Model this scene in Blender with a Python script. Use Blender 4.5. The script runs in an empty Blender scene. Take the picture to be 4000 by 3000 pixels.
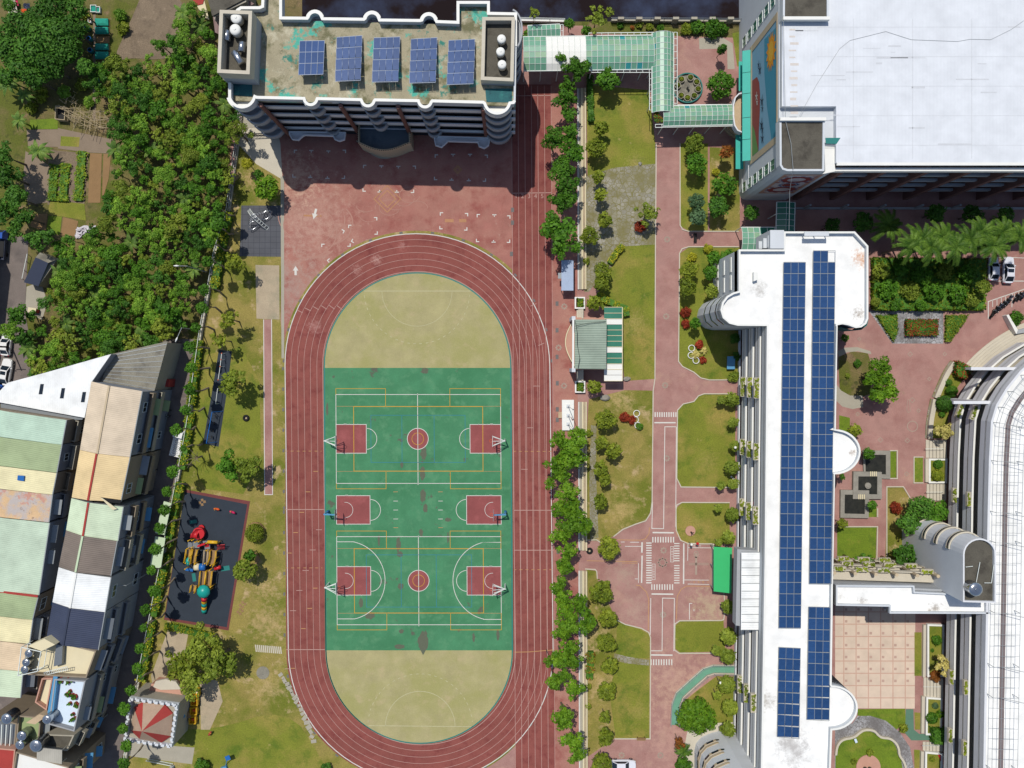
import bpy, math, random
from mathutils import Vector, Matrix
from math import pi, sin, cos, radians, hypot, atan2
C = bpy.context.scene.collection
R = random.Random(7)
# ---------------- camera: a drone looking straight down ----------------
H = 130.0                      # flight height
F = 3000.0                     # focal length in photo pixels (4000 wide)
NX, NY = 2000.0, 1430.0        # the point right under the drone
cam = bpy.data.cameras.new('camera'); cam_o = bpy.data.objects.new('camera', cam); C.objects.link(cam_o)
cam.sensor_width = 36.0; cam.lens = 36.0*F/4000.0
cam.shift_y = -(1500.0-NY)/4000.0
cam.clip_start = 1.0; cam.clip_end = 2000.0
cam_o.location = (0, 0, H)
sc = bpy.context.scene; sc.camera = cam_o
# ---------------- light ----------------
SUN = Vector((-0.185, 0.44, 1.0)).normalized()
wd = bpy.data.worlds.new('World'); sc.world = wd; wd.use_nodes = True
nt = wd.node_tree; sky = nt.nodes.new('ShaderNodeTexSky'); sky.sky_type = 'NISHITA'; sky.sun_disc = False
sky.sun_elevation = math.asin(SUN.z); sky.sun_rotation = atan2(SUN.x, SUN.y)
sky.altitude = 100; sky.dust_density = 1.0
nt.links.new(sky.outputs['Color'], nt.nodes['Background'].inputs['Color'])
nt.nodes['Background'].inputs['Strength'].default_value = 0.115
sl = bpy.data.lights.new('sun', 'SUN'); sl.energy = 3.95; sl.angle = radians(0.55); sl.color = (1.0, 0.95, 0.87)
so = bpy.data.objects.new('sun', sl); C.objects.link(so)
so.rotation_euler = SUN.to_track_quat('Z', 'Y').to_euler()
sc.view_settings.view_transform = 'Standard'; sc.view_settings.look = 'None'
sc.view_settings.exposure = 0.0; sc.view_settings.gamma = 1.0; sc.view_settings.use_curve_mapping = False
# ---------------- helpers ----------------
def P(x, y, z=0.0):
    k = (H-z)/F
    return Vector(((x-NX)*k, (NY-y)*k, z))
def PP(pts, z=0.0): return [P(x, y, z) for x, y in pts]
M = {}
def lin(c):
    c = c/255.0
    return c/12.92 if c <= .04045 else ((c+.055)/1.055)**2.4
def alb(rgb, g=1.28): return tuple(min(.85, lin(v)/g) for v in rgb)
class NT:
    def __init__(s, name):
        s.m = bpy.data.materials.new(name); s.m.use_nodes = True; s.t = s.m.node_tree
        s.b = s.t.nodes['Principled BSDF']; s.pos = None
    def n(s, typ, **kw):
        o = s.t.nodes.new(typ)
        for k, v in kw.items():
            if k in o.inputs.keys(): o.inputs[k].default_value = v
            else: setattr(o, k, v)
        return o
    def l(s, a, b): s.t.links.new(a, b)
    def P(s, kind='world'):
        if kind == 'world': return s.n('ShaderNodeNewGeometry').outputs['Position']
        return s.n('ShaderNodeTexCoord').outputs['Object']
    def noise(s, scale, detail=4, vec=None, rough=.6, dist=0):
        o = s.n('ShaderNodeTexNoise'); o.inputs['Scale'].default_value = scale; o.inputs['Detail'].default_value = detail
        o.inputs['Roughness'].default_value = rough; o.inputs['Distortion'].default_value = dist
        s.l(vec if vec is not None else s.P(), o.inputs['Vector']); return o.outputs['Fac']
    def ramp(s, fac, *stops):
        o = s.n('ShaderNodeValToRGB'); e = o.color_ramp.elements
        while len(e) < len(stops): e.new(.5)
        for i, (p, c) in enumerate(stops):
            e[i].position = p; e[i].color = (c[0], c[1], c[2], 1) if not isinstance(c, (int, float)) else (c, c, c, 1)
        s.l(fac, o.inputs['Fac']); return o.outputs['Color']
    def mix(s, fac, a, b, mode='MIX'):
        o = s.n('ShaderNodeMix'); o.data_type = 'RGBA'; o.blend_type = mode; o.clamp_factor = True
        for v, i in ((fac, 0), (a, 6), (b, 7)):
            if isinstance(v, (int, float)): o.inputs[i].default_value = v
            elif isinstance(v, tuple): o.inputs[i].default_value = (v[0], v[1], v[2], 1)
            else: s.l(v, o.inputs[i])
        return o.outputs[2]
    def math(s, op, a, b=0.0, c=None):
        o = s.n('ShaderNodeMath'); o.operation = op
        for i, v in enumerate((a, b) if c is None else (a, b, c)):
            if isinstance(v, (int, float)): o.inputs[i].default_value = v
            else: s.l(v, o.inputs[i])
        return o.outputs[0]
    def bump(s, h, strength=.4, dist=.05):
        o = s.n('ShaderNodeBump'); o.inputs['Strength'].default_value = strength; o.inputs['Distance'].default_value = dist
        s.l(h, o.inputs['Height']); s.l(o.outputs['Normal'], s.b.inputs['Normal'])
    def done(s, col, rough=.8, metal=0.0, spec=.3):
        if isinstance(col, tuple): s.b.inputs['Base Color'].default_value = (col[0], col[1], col[2], 1)
        else: s.l(col, s.b.inputs['Base Color'])
        s.b.inputs['Roughness'].default_value = rough; s.b.inputs['Metallic'].default_value = metal
        s.b.inputs['Specular IOR Level'].default_value = spec
        return s.m
def sc3(c, k): return tuple(min(.9, v*k) for v in c)
def plain(name, rgb, rough=.8, metal=0.0, var=.18, scale=.6, spec=.3, bump=0.0):
    t = NT(name); c = alb(rgb)
    f = t.noise(scale, 6); f2 = t.noise(scale*9, 3)
    col = t.ramp(f, (.25, sc3(c, 1-var)), (.75, sc3(c, 1+var)))
    col = t.mix(.35, col, t.ramp(f2, (.3, sc3(c, 1-var*1.3)), (.7, sc3(c, 1+var))))
    if bump: t.bump(f2, bump)
    M[name] = t.done(col, rough, metal, spec); return M[name]
def patchy(name, base, patches, rough=.85, fine=.12, bump=.0, fscale=6.0, worn=()):
    """base colour with noise-shaped patches [(rgb, scale, lo, hi, seed)]"""
    t = NT(name); pos = t.P(); c = alb(base)
    col = t.ramp(t.noise(.35, 5, pos), (.3, sc3(c, .88)), (.7, sc3(c, 1.12)))
    for rgb, s_, lo, hi, seed in patches:
        mp = t.n('ShaderNodeMapping'); mp.inputs['Location'].default_value = (seed*13.7, seed*7.3, 0); t.l(pos, mp.inputs['Vector'])
        f = t.noise(s_, 7, mp.outputs['Vector'], .65)
        col = t.mix(t.ramp(f, (lo, 0.0), (hi, 1.0)), col, alb(rgb))
    for (wx_, wy_, *wz), wr, wc in worn:
        dn = t.n('ShaderNodeVectorMath'); dn.operation = 'DISTANCE'; t.l(pos, dn.inputs[0]); dn.inputs[1].default_value = tuple(P(wx_, wy_, wz[0] if wz else 0.0))
        k = t.math('SUBTRACT', 1.15, t.math('DIVIDE', dn.outputs['Value'], wr)); k = t.math('ADD', t.math('MULTIPLY', k, .75), t.math('MULTIPLY', t.math('SUBTRACT', t.noise(.9 if wr > 3 else 2.2, 8, pos, .75), .5), 3.0)); col = t.mix(t.ramp(k, (.3, 0.0), (1.0, .8)), col, alb(wc))
    fn = t.noise(fscale, 3, pos)
    col = t.mix(1.0, col, t.ramp(fn, (.2, 1-fine*2), (.8, 1+fine*2)), 'MULTIPLY')
    if bump: t.bump(fn, bump)
    M[name] = t.done(col, rough); return M[name]
def striped(name, rgb, period=.28, axis=0, depth=.5, dark=.75, rough=.55, dirt=.15, metal=0.0, kind='obj'):
    """corrugated sheet: ribs across the local axis"""
    t = NT(name); c = alb(rgb); v = t.P(kind)
    sp = t.n('ShaderNodeSeparateXYZ'); t.l(v, sp.inputs[0])
    if axis == 2: ax = t.math('ADD', t.math('MULTIPLY', sp.outputs[0], .21), t.math('MULTIPLY', sp.outputs[1], .98))
    else: ax = sp.outputs[axis]
    s = t.math('SINE', t.math('MULTIPLY', ax, 2*pi/period))
    g = t.math('GREATER_THAN', s, .75)
    col = t.ramp(t.noise(.4, 6), (.3, sc3(c, 1-dirt)), (.7, sc3(c, 1+dirt)))
    if dirt > .1: col = t.mix(t.ramp(t.noise(.8, 7, t.P()), (.6, 0.0), (.8, .35)), col, sc3(c, .68))
    col = t.mix(g, col, t.mix(1.0, col, ((1+dark)/2, (1+dark)/2, (1+dark)/2), 'MULTIPLY'))
    t.bump(s, depth*.45, period*.2)
    M[name] = t.done(col, rough, metal, .3); return M[name]
class MB:
    def __init__(s): s.v = []; s.f = []; s.mi = []
    def quad(s, a, b, c, d, mi=0):
        i = len(s.v); s.v += [Vector(a), Vector(b), Vector(c), Vector(d)]; s.f.append((i, i+1, i+2, i+3)); s.mi.append(mi); return s
    def poly(s, pts, mi=0):
        i = len(s.v); s.v += [Vector(p) for p in pts]; s.f.append(tuple(range(i, i+len(pts)))); s.mi.append(mi); return s
    def loft(s, rings, close=True, cap0=False, cap1=False, mi=0):
        n = len(rings[0]); b = len(s.v)
        for r in rings: s.v += [Vector(p) for p in r]
        for j in range(len(rings)-1):
            for i in range(n if close else n-1):
                i2 = (i+1) % n
                s.f.append((b+j*n+i, b+j*n+i2, b+(j+1)*n+i2, b+(j+1)*n+i)); s.mi.append(mi)
        if cap0: s.f.append(tuple(b+i for i in range(n-1, -1, -1))); s.mi.append(mi)
        if cap1: s.f.append(tuple(b+(len(rings)-1)*n+i for i in range(n))); s.mi.append(mi)
        return s
    def prism(s, pts, z0, z1, mi=0, topmi=None, bottom=True):
        pts = ccw(pts)
        lo = [Vector((p[0], p[1], z0)) for p in pts]; hi = [Vector((p[0], p[1], z1)) for p in pts]
        s.loft([lo, hi], True, bottom, False, mi); s.poly(hi, mi if topmi is None else topmi); return s
    def box(s, c, size, rz=0.0, mi=0):
        x, y, z = size[0]/2, size[1]/2, size[2]/2; ca, sa = cos(rz), sin(rz)
        pts = [(c[0]+ca*a-sa*b, c[1]+sa*a+ca*b) for a, b in ((-x, -y), (x, -y), (x, y), (-x, y))]
        return s.prism(pts, c[2]-z, c[2]+z, mi)
    def beam(s, a, b, w=.1, h=None, mi=0):
        """square bar from a to b"""
        a, b = Vector(a), Vector(b); d = (b-a)
        if d.length < 1e-6: return s
        d.normalize(); u = d.cross(Vector((0, 0, 1)))
        if u.length < 1e-3: u = Vector((1, 0, 0))
        u.normalize(); n = u.cross(d); u = u*w/2; n = n*(h or w)/2
        s.loft([[p+u+n, p-u+n, p-u-n, p+u-n] for p in (a, b)], True, True, True, mi); return s
    def tube(s, pts, r, n=6, mi=0, caps=True):
        pts = [Vector(p) for p in pts]; rings = []
        for i, p in enumerate(pts):
            d = (pts[min(i+1, len(pts)-1)]-pts[max(i-1, 0)]).normalized()
            u = d.cross(Vector((0, 0, 1)))
            if u.length < 1e-3: u = Vector((1, 0, 0))
            u.normalize(); w = u.cross(d); rr = r[i] if isinstance(r, (list, tuple)) else r
            rings.append([p+(u*cos(2*pi*k/n)+w*sin(2*pi*k/n))*rr for k in range(n)])
        s.loft(rings, True, caps, caps, mi); return s
    def dome(s, c, r, h=None, n=12, m=4, mi=0, skew=1.0):
        h = h or r; rings = []
        for j in range(m):
            a = j/m*pi/2
            rings.append([(c[0]+r*cos(a)*cos(2*pi*k/n), c[1]+r*cos(a)*sin(2*pi*k/n), c[2]+h*sin(a)) for k in range(n)])
        s.loft(rings, True, False, True, mi); return s
    def cyl(s, c, r, z0, z1, n=14, mi=0):
        return s.prism([(c[0]+r*cos(2*pi*k/n), c[1]+r*sin(2*pi*k/n)) for k in range(n)], z0, z1, mi)
    def ball(s, c, r, n=8, m=6, mi=0):
        rings = []
        rx, ry, rz = r if isinstance(r, tuple) else (r, r, r)
        for j in range(1, m):
            a = -pi/2+pi*j/m
            rings.append([(c[0]+rx*cos(a)*cos(2*pi*k/n), c[1]+ry*cos(a)*sin(2*pi*k/n), c[2]+rz*sin(a)) for k in range(n)])
        s.loft(rings, True, True, True, mi); return s
    def build(s, name, mats, parent=None, smooth=False, origin=None, label=None):
        if not isinstance(mats, (list, tuple)): mats = [mats]
        off = Vector(origin) if origin is not None else Vector((0, 0, 0))
        p = parent
        poff = Vector((0, 0, 0))
        while p is not None: poff = poff+p.location; p = p.parent
        sub = off+poff
        me = bpy.data.meshes.new(name)
        me.from_pydata([tuple(v-sub) for v in s.v], [], s.f)
        for m in mats: me.materials.append(M[m] if isinstance(m, str) else m)
        for i, p_ in enumerate(me.polygons):
            p_.material_index = s.mi[i]; p_.use_smooth = smooth
        me.update()
        o = bpy.data.objects.new(name, me); C.objects.link(o)
        o.location = off
        if parent is not None: o.parent = parent
        if label: o['label'] = label
        return o
def ccw(pts):
    a = 0
    for i in range(len(pts)):
        p, q = pts[i], pts[(i+1) % len(pts)]; a += p[0]*q[1]-q[0]*p[1]
    return list(pts) if a > 0 else list(pts)[::-1]
def offs(path, d, closed=False):
    """shift a 2-D path to its left by d (mitred)"""
    n = len(path); out = []
    for i in range(n):
        def dr(a, b):
            v = Vector((b[0]-a[0], b[1]-a[1])); return v.normalized() if v.length > 1e-9 else None
        d0 = dr(path[i-1], path[i]) if (i > 0 or closed) else None
        d1 = dr(path[i], path[(i+1) % n]) if (i < n-1 or closed) else None
        d0 = d0 or d1; d1 = d1 or d0
        n0 = Vector((-d0.y, d0.x)); n1 = Vector((-d1.y, d1.x)); m = n0+n1
        if m.length < 1e-6: m = n0
        m.normalize(); k = d/max(.35, m.dot(n0))
        out.append((path[i][0]+m.x*k, path[i][1]+m.y*k))
    return out
def wallstrip(b, path, z0, z1, th, closed=False, mi=0):
    """upright wall along a path, thickness th to the left"""
    q = offs(path, th, closed); n = len(path)
    rings = [[(*path[i][:2], z0), (*path[i][:2], z1), (*q[i][:2], z1), (*q[i][:2], z0)] for i in range(n)]
    if closed: rings.append(rings[0])
    b.loft(rings, True, not closed, not closed, mi); return b
def ribbon(b, path, w, z, closed=False, mi=0):
    l = offs(path, w/2, closed); r = offs(path, -w/2, closed); n = len(path)
    for i in range(n if closed else n-1):
        j = (i+1) % n
        b.quad((*r[i], z), (*r[j], z), (*l[j], z), (*l[i], z), mi)
    return b
def arc(cx, cy, rx, ry, a0, a1, n=24):
    return [(cx+rx*cos(radians(a0+(a1-a0)*i/n)), cy+ry*sin(radians(a0+(a1-a0)*i/n))) for i in range(n+1)]
def xy(pts, z=0.0): return [tuple(P(x, y, z)[:2]) for x, y in pts]
def smooth_pts(pts, it=2, closed=True):
    pts = [tuple(p) for p in pts]
    for _ in range(it):
        o = []; n = len(pts)
        if not closed: o.append(pts[0])
        for i in range(n if closed else n-1):
            a, b = pts[i], pts[(i+1) % n]
            o += [(a[0]*.75+b[0]*.25, a[1]*.75+b[1]*.25), (a[0]*.25+b[0]*.75, a[1]*.25+b[1]*.75)]
        if not closed: o.append(pts[-1])
        pts = o
    return pts
def tag(o, label, cat, group=None):
    o['label'] = label; o['category'] = cat
    if group: o['group'] = group
    return o
def thing(name, label, cat, loc=(0, 0, 0), group=None):
    o = bpy.data.objects.new(name, None); C.objects.link(o); o.location = loc
    o.empty_display_size = .5
    return tag(o, label, cat, group)
def struct(name, b, mats, kind='structure', smooth=False):
    o = b.build(name, mats, smooth=smooth); o['kind'] = kind; return o
KIDS = {}
def kids(o):
    return [c for c in o.children]
def copy_tree(o, parent=None):
    c = o.copy(); C.objects.link(c)
    if parent is not None: c.parent = parent
    for ch in o.children: copy_tree(ch, c)
    return c
ORD = ['first', 'second', 'third', 'fourth', 'fifth', 'sixth', 'seventh', 'eighth', 'ninth', 'tenth', 'eleventh', 'twelfth', 'thirteenth', 'fourteenth', 'fifteenth', 'sixteenth', 'seventeenth', 'eighteenth', 'nineteenth', 'twentieth', 'twenty-first', 'twenty-second', 'twenty-third', 'twenty-fourth', 'twenty-fifth', 'twenty-sixth', 'twenty-seventh', 'twenty-eighth', 'twenty-ninth', 'thirtieth', 'thirty-first', 'thirty-second', 'thirty-third', 'thirty-fourth', 'thirty-fifth', 'thirty-sixth', 'thirty-seventh', 'thirty-eighth']
# ---------------- materials ----------------
plain('white_paint', (236, 236, 230), .6, var=.05)
plain('line_white', (215, 212, 204), .8, var=.14, scale=1.5)
plain('lane_white', (186, 148, 138), .8, var=.15, scale=1.5)
plain('line_faint', (190, 185, 146), .8, var=.2, scale=1.5)
plain('line_orange', (205, 158, 50), .8, var=.1, scale=1.5)
plain('line_yellow_faint', (196, 150, 100), .8, var=.15, scale=1.5)
plain('line_blue', (52, 130, 150), .8, var=.12, scale=1.5)
plain('line_grey', (168, 148, 134), .85, var=.2, scale=1.2)
plain('wall_white', (208, 213, 217), .8, var=.07)
plain('wall_grey', (168, 172, 176), .8, var=.08)
plain('wall_beige', (196, 178, 148), .8, var=.1)
plain('wall_pink', (196, 150, 130), .8, var=.1)
plain('pv_line', (150, 162, 182), .5)
plain('gutter_brown', (124, 112, 112), .9)
plain('wall_pale', (216, 220, 224), .8, var=.06)
plain('plaza_dot', (188, 158, 144), .9)
plain('band_grey', (222, 224, 227), .8, var=.08)
plain('pillar_brown', (128, 92, 84), .8, var=.1)
plain('recess_shade', (40, 40, 48), .9, var=.2)  # near-black stands in for the shade inside open corridors and recesses
plain('glass_dark', (34, 44, 54), .15, var=.1, spec=.5)
plain('concrete', (170, 164, 148), .9, var=.12, bump=.1)
plain('concrete_pale', (202, 194, 176), .9, var=.1)
plain('kerb', (186, 172, 150), .9, var=.15)
plain('steel', (190, 195, 200), .22, .9, var=.05)
plain('steel_dull', (140, 146, 150), .45, .6, var=.1)
plain('frame_white', (226, 232, 226), .5, var=.05)
plain('frame_grey', (150, 156, 158), .5, var=.05)
plain('turq', (52, 176, 160), .55, var=.08)
plain('turq_dark', (36, 122, 116), .6, var=.1)
plain('teal_net', (40, 150, 130), .9, var=.2, scale=2)
plain('green_canopy', (58, 186, 112), .6, var=.04)
plain('green_glass', (46, 120, 98), .3, var=.15, spec=.5)
plain('black', (24, 24, 26), .7, var=.2)
plain('rubber', (52, 60, 70), .95, var=.15)
plain('red', (196, 40, 48), .4, var=.06)
plain('red_dull', (168, 62, 56), .8, var=.14)
plain('yellow', (226, 178, 40), .4, var=.06)
plain('orange', (220, 92, 40), .4, var=.06)
plain('blue', (36, 104, 176), .4, var=.06)
plain('blue_light', (88, 150, 190), .5, var=.06)
plain('teal', (30, 158, 146), .35, var=.06)
plain('pink', (205, 44, 96), .4, var=.05)
plain('cream', (224, 212, 176), .8, var=.06)
plain('wood', (150, 120, 84), .9, var=.2)
plain('bamboo', (190, 172, 138), .8, var=.2)
plain('bark', (112, 100, 84), .95, var=.25, scale=2)
plain('bark_pale', (150, 136, 116), .95, var=.2, scale=2)
plain('stone', (150, 146, 136), .95, var=.25, scale=1.2, bump=.2)
plain('skin', (200, 150, 120), .6, var=.03)
plain('car_white', (240, 240, 238), .25, var=.01, spec=.5)
plain('car_silver', (226, 228, 236), .25, .0, var=.01, spec=.5)
plain('car_blue', (30, 84, 170), .3, var=.02, spec=.5)
plain('tyre', (30, 30, 32), .9, var=.1)
plain('tarp', (205, 200, 205), .6, var=.2, scale=2, bump=.5)
plain('soil', (146, 116, 80), .95, var=.14, bump=.2)
plain('soil_pale', (140, 124, 106), .95, var=.14, bump=.2)
plain('sage', (150, 166, 116), .6, var=.06)
plain('mint', (196, 214, 178), .6, var=.05)
plain('navy', (52, 60, 80), .6, var=.06)
plain('terrace_blue', (214, 230, 244), .7, var=.05)
# ground and paving
patchy('ground', (118, 104, 66), [((92, 98, 30), .12, .42, .58, 1), ((136, 112, 84), .3, .55, .68, 2), ((60, 66, 26), .5, .55, .7, 3)], fine=.22, bump=.3)
patchy('dirt', (128, 112, 92), [((104, 90, 74), .5, .5, .7, 4), ((150, 132, 110), 1.2, .55, .75, 5)], fine=.2, bump=.3)
patchy('asphalt', (122, 112, 106), [((100, 92, 88), .25, .5, .7, 6), ((140, 130, 122), .6, .58, .75, 7)], fine=.08)
patchy('paving', (170, 130, 121), [((154, 110, 103), .3, .45, .7, 8), ((186, 150, 132), .18, .58, .75, 9), ((150, 132, 104), .5, .66, .8, 10)], fine=.07, worn=(((2770, 2375), 5.5, (190, 170, 140)), ((2480, 2385), 4, (180, 150, 134)), ((2650, 2680), 9, (196, 160, 140)), ((2640, 2900), 7, (190, 150, 136)), ((2440, 2240), 4, (172, 146, 130))))
patchy('forecourt', (164, 109, 98), [((176, 130, 114), .11, .42, .66, 11), ((148, 84, 76), .3, .5, .7, 12), ((188, 160, 142), .6, .64, .82, 13)], fine=.07, worn=(((1190, 860), 12, (190, 152, 136)), ((1130, 1130), 9, (170, 144, 132)), ((1150, 690), 6, (206, 170, 146))))
patchy('track_red', (136, 76, 68), [((146, 82, 74), .1, .45, .65, 14), ((120, 56, 53), .5, .5, .7, 15), ((176, 130, 116), .6, .7, .86, 16)], fine=.1, fscale=9, worn=(((1470, 1015), 1.3, (190, 150, 140)), ((1395, 1055), 1.4, (176, 130, 120)), ((1230, 1275), 1.8, (176, 130, 122)), ((1570, 960), 1.2, (170, 120, 112))))
patchy('court_green', (72, 134, 94), [((62, 124, 84), .15, .45, .65, 17), ((92, 146, 106), .5, .52, .72, 18), ((92, 98, 82), .28, .63, .67, 19), ((96, 92, 74), .9, .71, .75, 20)], fine=.06, fscale=9)
patchy('key_red', (144, 78, 76), [((160, 90, 88), .4, .5, .7, 21)], fine=.06, fscale=9)
patchy('infield', (170, 162, 116), [((160, 156, 100), .12, .45, .62, 22), ((184, 168, 128), .4, .55, .75, 23)], fine=.07, fscale=9)
patchy('lawn', (120, 126, 40), [((150, 136, 66), .11, .47, .64, 24), ((90, 110, 26), .3, .52, .68, 25), ((176, 156, 100), .45, .64, .76, 26)], fine=.16, bump=.35, fscale=5, worn=(((2480, 1260), 3, (160, 146, 84)), ((2760, 1800), 3, (150, 140, 70)), ((2480, 640), 2.5, (160, 146, 84)), ((2720, 2050), 2, (150, 140, 70)), ((2500, 2780), 3, (150, 140, 70)), ((690, 2960), 4, (178, 156, 110))))
patchy('lawn_green', (106, 128, 30), [((134, 134, 52), .3, .52, .7, 27), ((80, 106, 22), .5, .5, .7, 28)], fine=.16, bump=.35, fscale=5)
patchy('dry_lawn', (148, 134, 70), [((108, 114, 34), .13, .44, .6, 29), ((184, 160, 118), .4, .56, .68, 30)], fine=.16, bump=.35, fscale=5, worn=(((2420, 1560), 3.5, (188, 164, 112)), ((2430, 1990), 4, (184, 160, 104)), ((2340, 2680), 4, (190, 164, 116)), ((2320, 2480), 4, (190, 164, 120)), ((1040, 2430), 4.5, (190, 162, 116)), ((1030, 2290), 3, (190, 162, 116)), ((1040, 2680), 4, (184, 160, 110)), ((985, 700), 3, (190, 160, 116)), ((870, 1700), 4, (112, 118, 34))))
patchy('sand', (178, 162, 136), [((150, 144, 120), .3, .5, .7, 31)], fine=.08)
patchy('tan_concrete', (196, 172, 140), [((176, 152, 122), .3, .5, .7, 32)], fine=.06)
patchy('roof_white', (246, 246, 242), [((190, 186, 176), .22, .66, .78, 33), ((150, 140, 128), .5, .72, .86, 34)], fine=.02, worn=(((3362, 1010, 14), 2.0, (206, 140, 84)), ((3355, 1222, 14), 1.3, (140, 122, 104)), ((3100, 2925, 14), 4, (176, 172, 168)), ((2992, 2740, 14), 2.2, (176, 170, 160)), ((3650, 2382, 12.4), 1.6, (146, 134, 122)), ((3370, 2350, 12.4), 1.1, (160, 152, 144)), ((2968, 1135, 14), 1.8, (186, 182, 176)), ((3330, 1770, 14), 1.0, (150, 130, 114))))
patchy('roof_stained', (166, 158, 132), [((112, 110, 80), .33, .5, .62, 35), ((84, 176, 156), .25, .56, .6, 36), ((60, 130, 116), .5, .6, .66, 37), ((76, 80, 56), .7, .64, .7, 55), ((196, 190, 166), .5, .55, .7, 38)], fine=.1)
patchy('roof_turq', (48, 100, 104), [((60, 130, 126), .4, .5, .64, 39), ((30, 62, 74), .5, .56, .7, 40)], fine=.1)
patchy('roof_dark', (92, 88, 78), [((70, 66, 58), .4, .5, .66, 41), ((150, 144, 128), .7, .68, .76, 42)], fine=.12)
patchy('terrace_floor', (92, 104, 112), [((70, 84, 96), .4, .5, .7, 43)], fine=.06)
patchy('peeled', (216, 182, 140), [((190, 180, 174), .3, .44, .54, 44), ((200, 148, 130), .4, .56, .62, 45), ((130, 104, 92), .6, .62, .7, 46)], fine=.06)
patchy('old_sheet', (140, 136, 122), [((112, 108, 98), .5, .5, .64, 47)], fine=.12)
def _water():
    t = NT('canal_water'); pos = t.P()
    col = t.ramp(t.noise(.12, 6, pos), (.42, alb((34, 26, 28))), (.66, alb((58, 66, 88))))  # bluish patches paint the water's reflection into its colour
    t.bump(t.noise(2.5, 3, pos), .15, .05)
    M['canal_water'] = t.done(col, .7, 0, .03)
    t = NT('pool_water'); pos = t.P()
    t.bump(t.noise(4, 3, pos), .1, .03)
    M['pool_water'] = t.done(t.ramp(t.noise(1.5, 5, pos), (.3, alb((32, 34, 32))), (.7, alb((54, 54, 48)))), 0.45, 0, .2)
_water()
def _vor(name, ca, cb, scale, gap):
    t = NT(name); pos = t.P(); v = t.n('ShaderNodeTexVoronoi'); v.feature = 'DISTANCE_TO_EDGE'; v.inputs['Scale'].default_value = scale; t.l(pos, v.inputs['Vector'])
    v2 = t.n('ShaderNodeTexVoronoi'); v2.inputs['Scale'].default_value = scale; t.l(pos, v2.inputs['Vector'])
    hs = t.n('ShaderNodeSeparateColor'); t.l(v2.outputs['Color'], hs.inputs[0])
    st = t.ramp(hs.outputs[0], (.0, sc3(alb(ca), .8)), (1.0, sc3(alb(ca), 1.15)))
    col = t.mix(t.ramp(v.outputs['Distance'], (gap*.5, 1.0), (gap, 0.0)), st, alb(cb))
    col = t.mix(t.ramp(t.noise(.3, 6, pos), (.4, 0.0), (.62, .85)), col, alb(cb))
    M[name] = t.done(col, .9)
_vor('cobble', (156, 152, 140), (124, 118, 74), 1.6, .07)
_vor('flagstone', (166, 166, 168), (110, 106, 104), 2.2, .06)
def _grid(name, tile, line, pitch, lw, kind='world', sq=None):
    t = NT(name); v = t.P(kind); b = t.n('ShaderNodeTexBrick'); b.offset = 0.0; b.squash = 1.0
    b.inputs['Color1'].default_value = (*sc3(alb(tile), .97), 1); b.inputs['Color2'].default_value = (*sc3(alb(tile), 1.03), 1); b.inputs['Mortar'].default_value = (*alb(line), 1)
    b.inputs['Scale'].default_value = 1.0; b.inputs['Brick Width'].default_value = pitch; b.inputs['Row Height'].default_value = pitch
    b.inputs['Mortar Size'].default_value = lw; b.inputs['Mortar Smooth'].default_value = .1
    t.l(v, b.inputs['Vector'])
    col = t.mix(1.0, b.outputs['Color'], t.ramp(t.noise(.5, 5), (.3, .9), (.7, 1.08)), 'MULTIPLY')
    M[name] = t.done(col, .85)
_grid('plaza_tile', (216, 196, 176), (200, 164, 146), 2.08, .09, 'obj')
_grid('rubber_tile', (88, 90, 96), (62, 64, 72), .95, .03)
def _pv():
    t = NT('solar_cell'); v = t.P('obj'); b = t.n('ShaderNodeTexBrick'); b.offset = 0.0
    b.inputs['Color1'].default_value = (*alb((34, 66, 110)), 1); b.inputs['Color2'].default_value = (*alb((40, 74, 120)), 1); b.inputs['Mortar'].default_value = (*alb((58, 92, 138)), 1)
    b.inputs['Scale'].default_value = 1.0; b.inputs['Brick Width'].default_value = .16; b.inputs['Row Height'].default_value = .16; b.inputs['Mortar Size'].default_value = .006
    t.l(v, b.inputs['Vector'])
    oi = t.n('ShaderNodeObjectInfo')
    col = t.mix(1.0, b.outputs['Color'], t.ramp(oi.outputs['Random'], (0, .88), (1, 1.14)), 'MULTIPLY')
    M['solar_cell'] = t.done(col, .25, .0, .5)
    t = NT('solar_cell_pale'); v = t.P('obj'); b = t.n('ShaderNodeTexBrick'); b.offset = 0.0
    b.inputs['Color1'].default_value = (*alb((38, 70, 122)), 1); b.inputs['Color2'].default_value = (*alb((44, 76, 128)), 1); b.inputs['Mortar'].default_value = (*alb((64, 94, 140)), 1)
    b.inputs['Scale'].default_value = 1.0; b.inputs['Brick Width'].default_value = .16; b.inputs['Row Height'].default_value = .16; b.inputs['Mortar Size'].default_value = .008
    t.l(v, b.inputs['Vector'])
    oi = t.n('ShaderNodeObjectInfo')
    M['solar_cell_pale'] = t.done(t.mix(1.0, b.outputs['Color'], t.ramp(oi.outputs['Random'], (0, .86), (1, 1.1)), 'MULTIPLY'), .35, .0, .25)
_pv()
striped('sheet_white', (240, 242, 240), .35, 1, .3, .93)
striped('sheet_white_x', (240, 242, 240), .35, 0, .3, .93)
striped('gym_roof', (220, 224, 229), .5, 0, .06, .965, kind='world', dirt=.08)
striped('sheet_tan', (218, 200, 174), .3, 2, .4, .86)
striped('sheet_orange', (230, 204, 154), .3, 2, .4, .9)
striped('sheet_mint', (206, 222, 190), .3, 2, .4, .9)
striped('sheet_brown', (126, 114, 104), .3, 2, .5, .8)
striped('sheet_navy', (60, 68, 90), .3, 2, .4, .85)
striped('sheet_cream', (232, 222, 176), .3, 2, .4, .92)
striped('sheet_aqua', (186, 212, 190), .3, 2, .4, .9)
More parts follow.
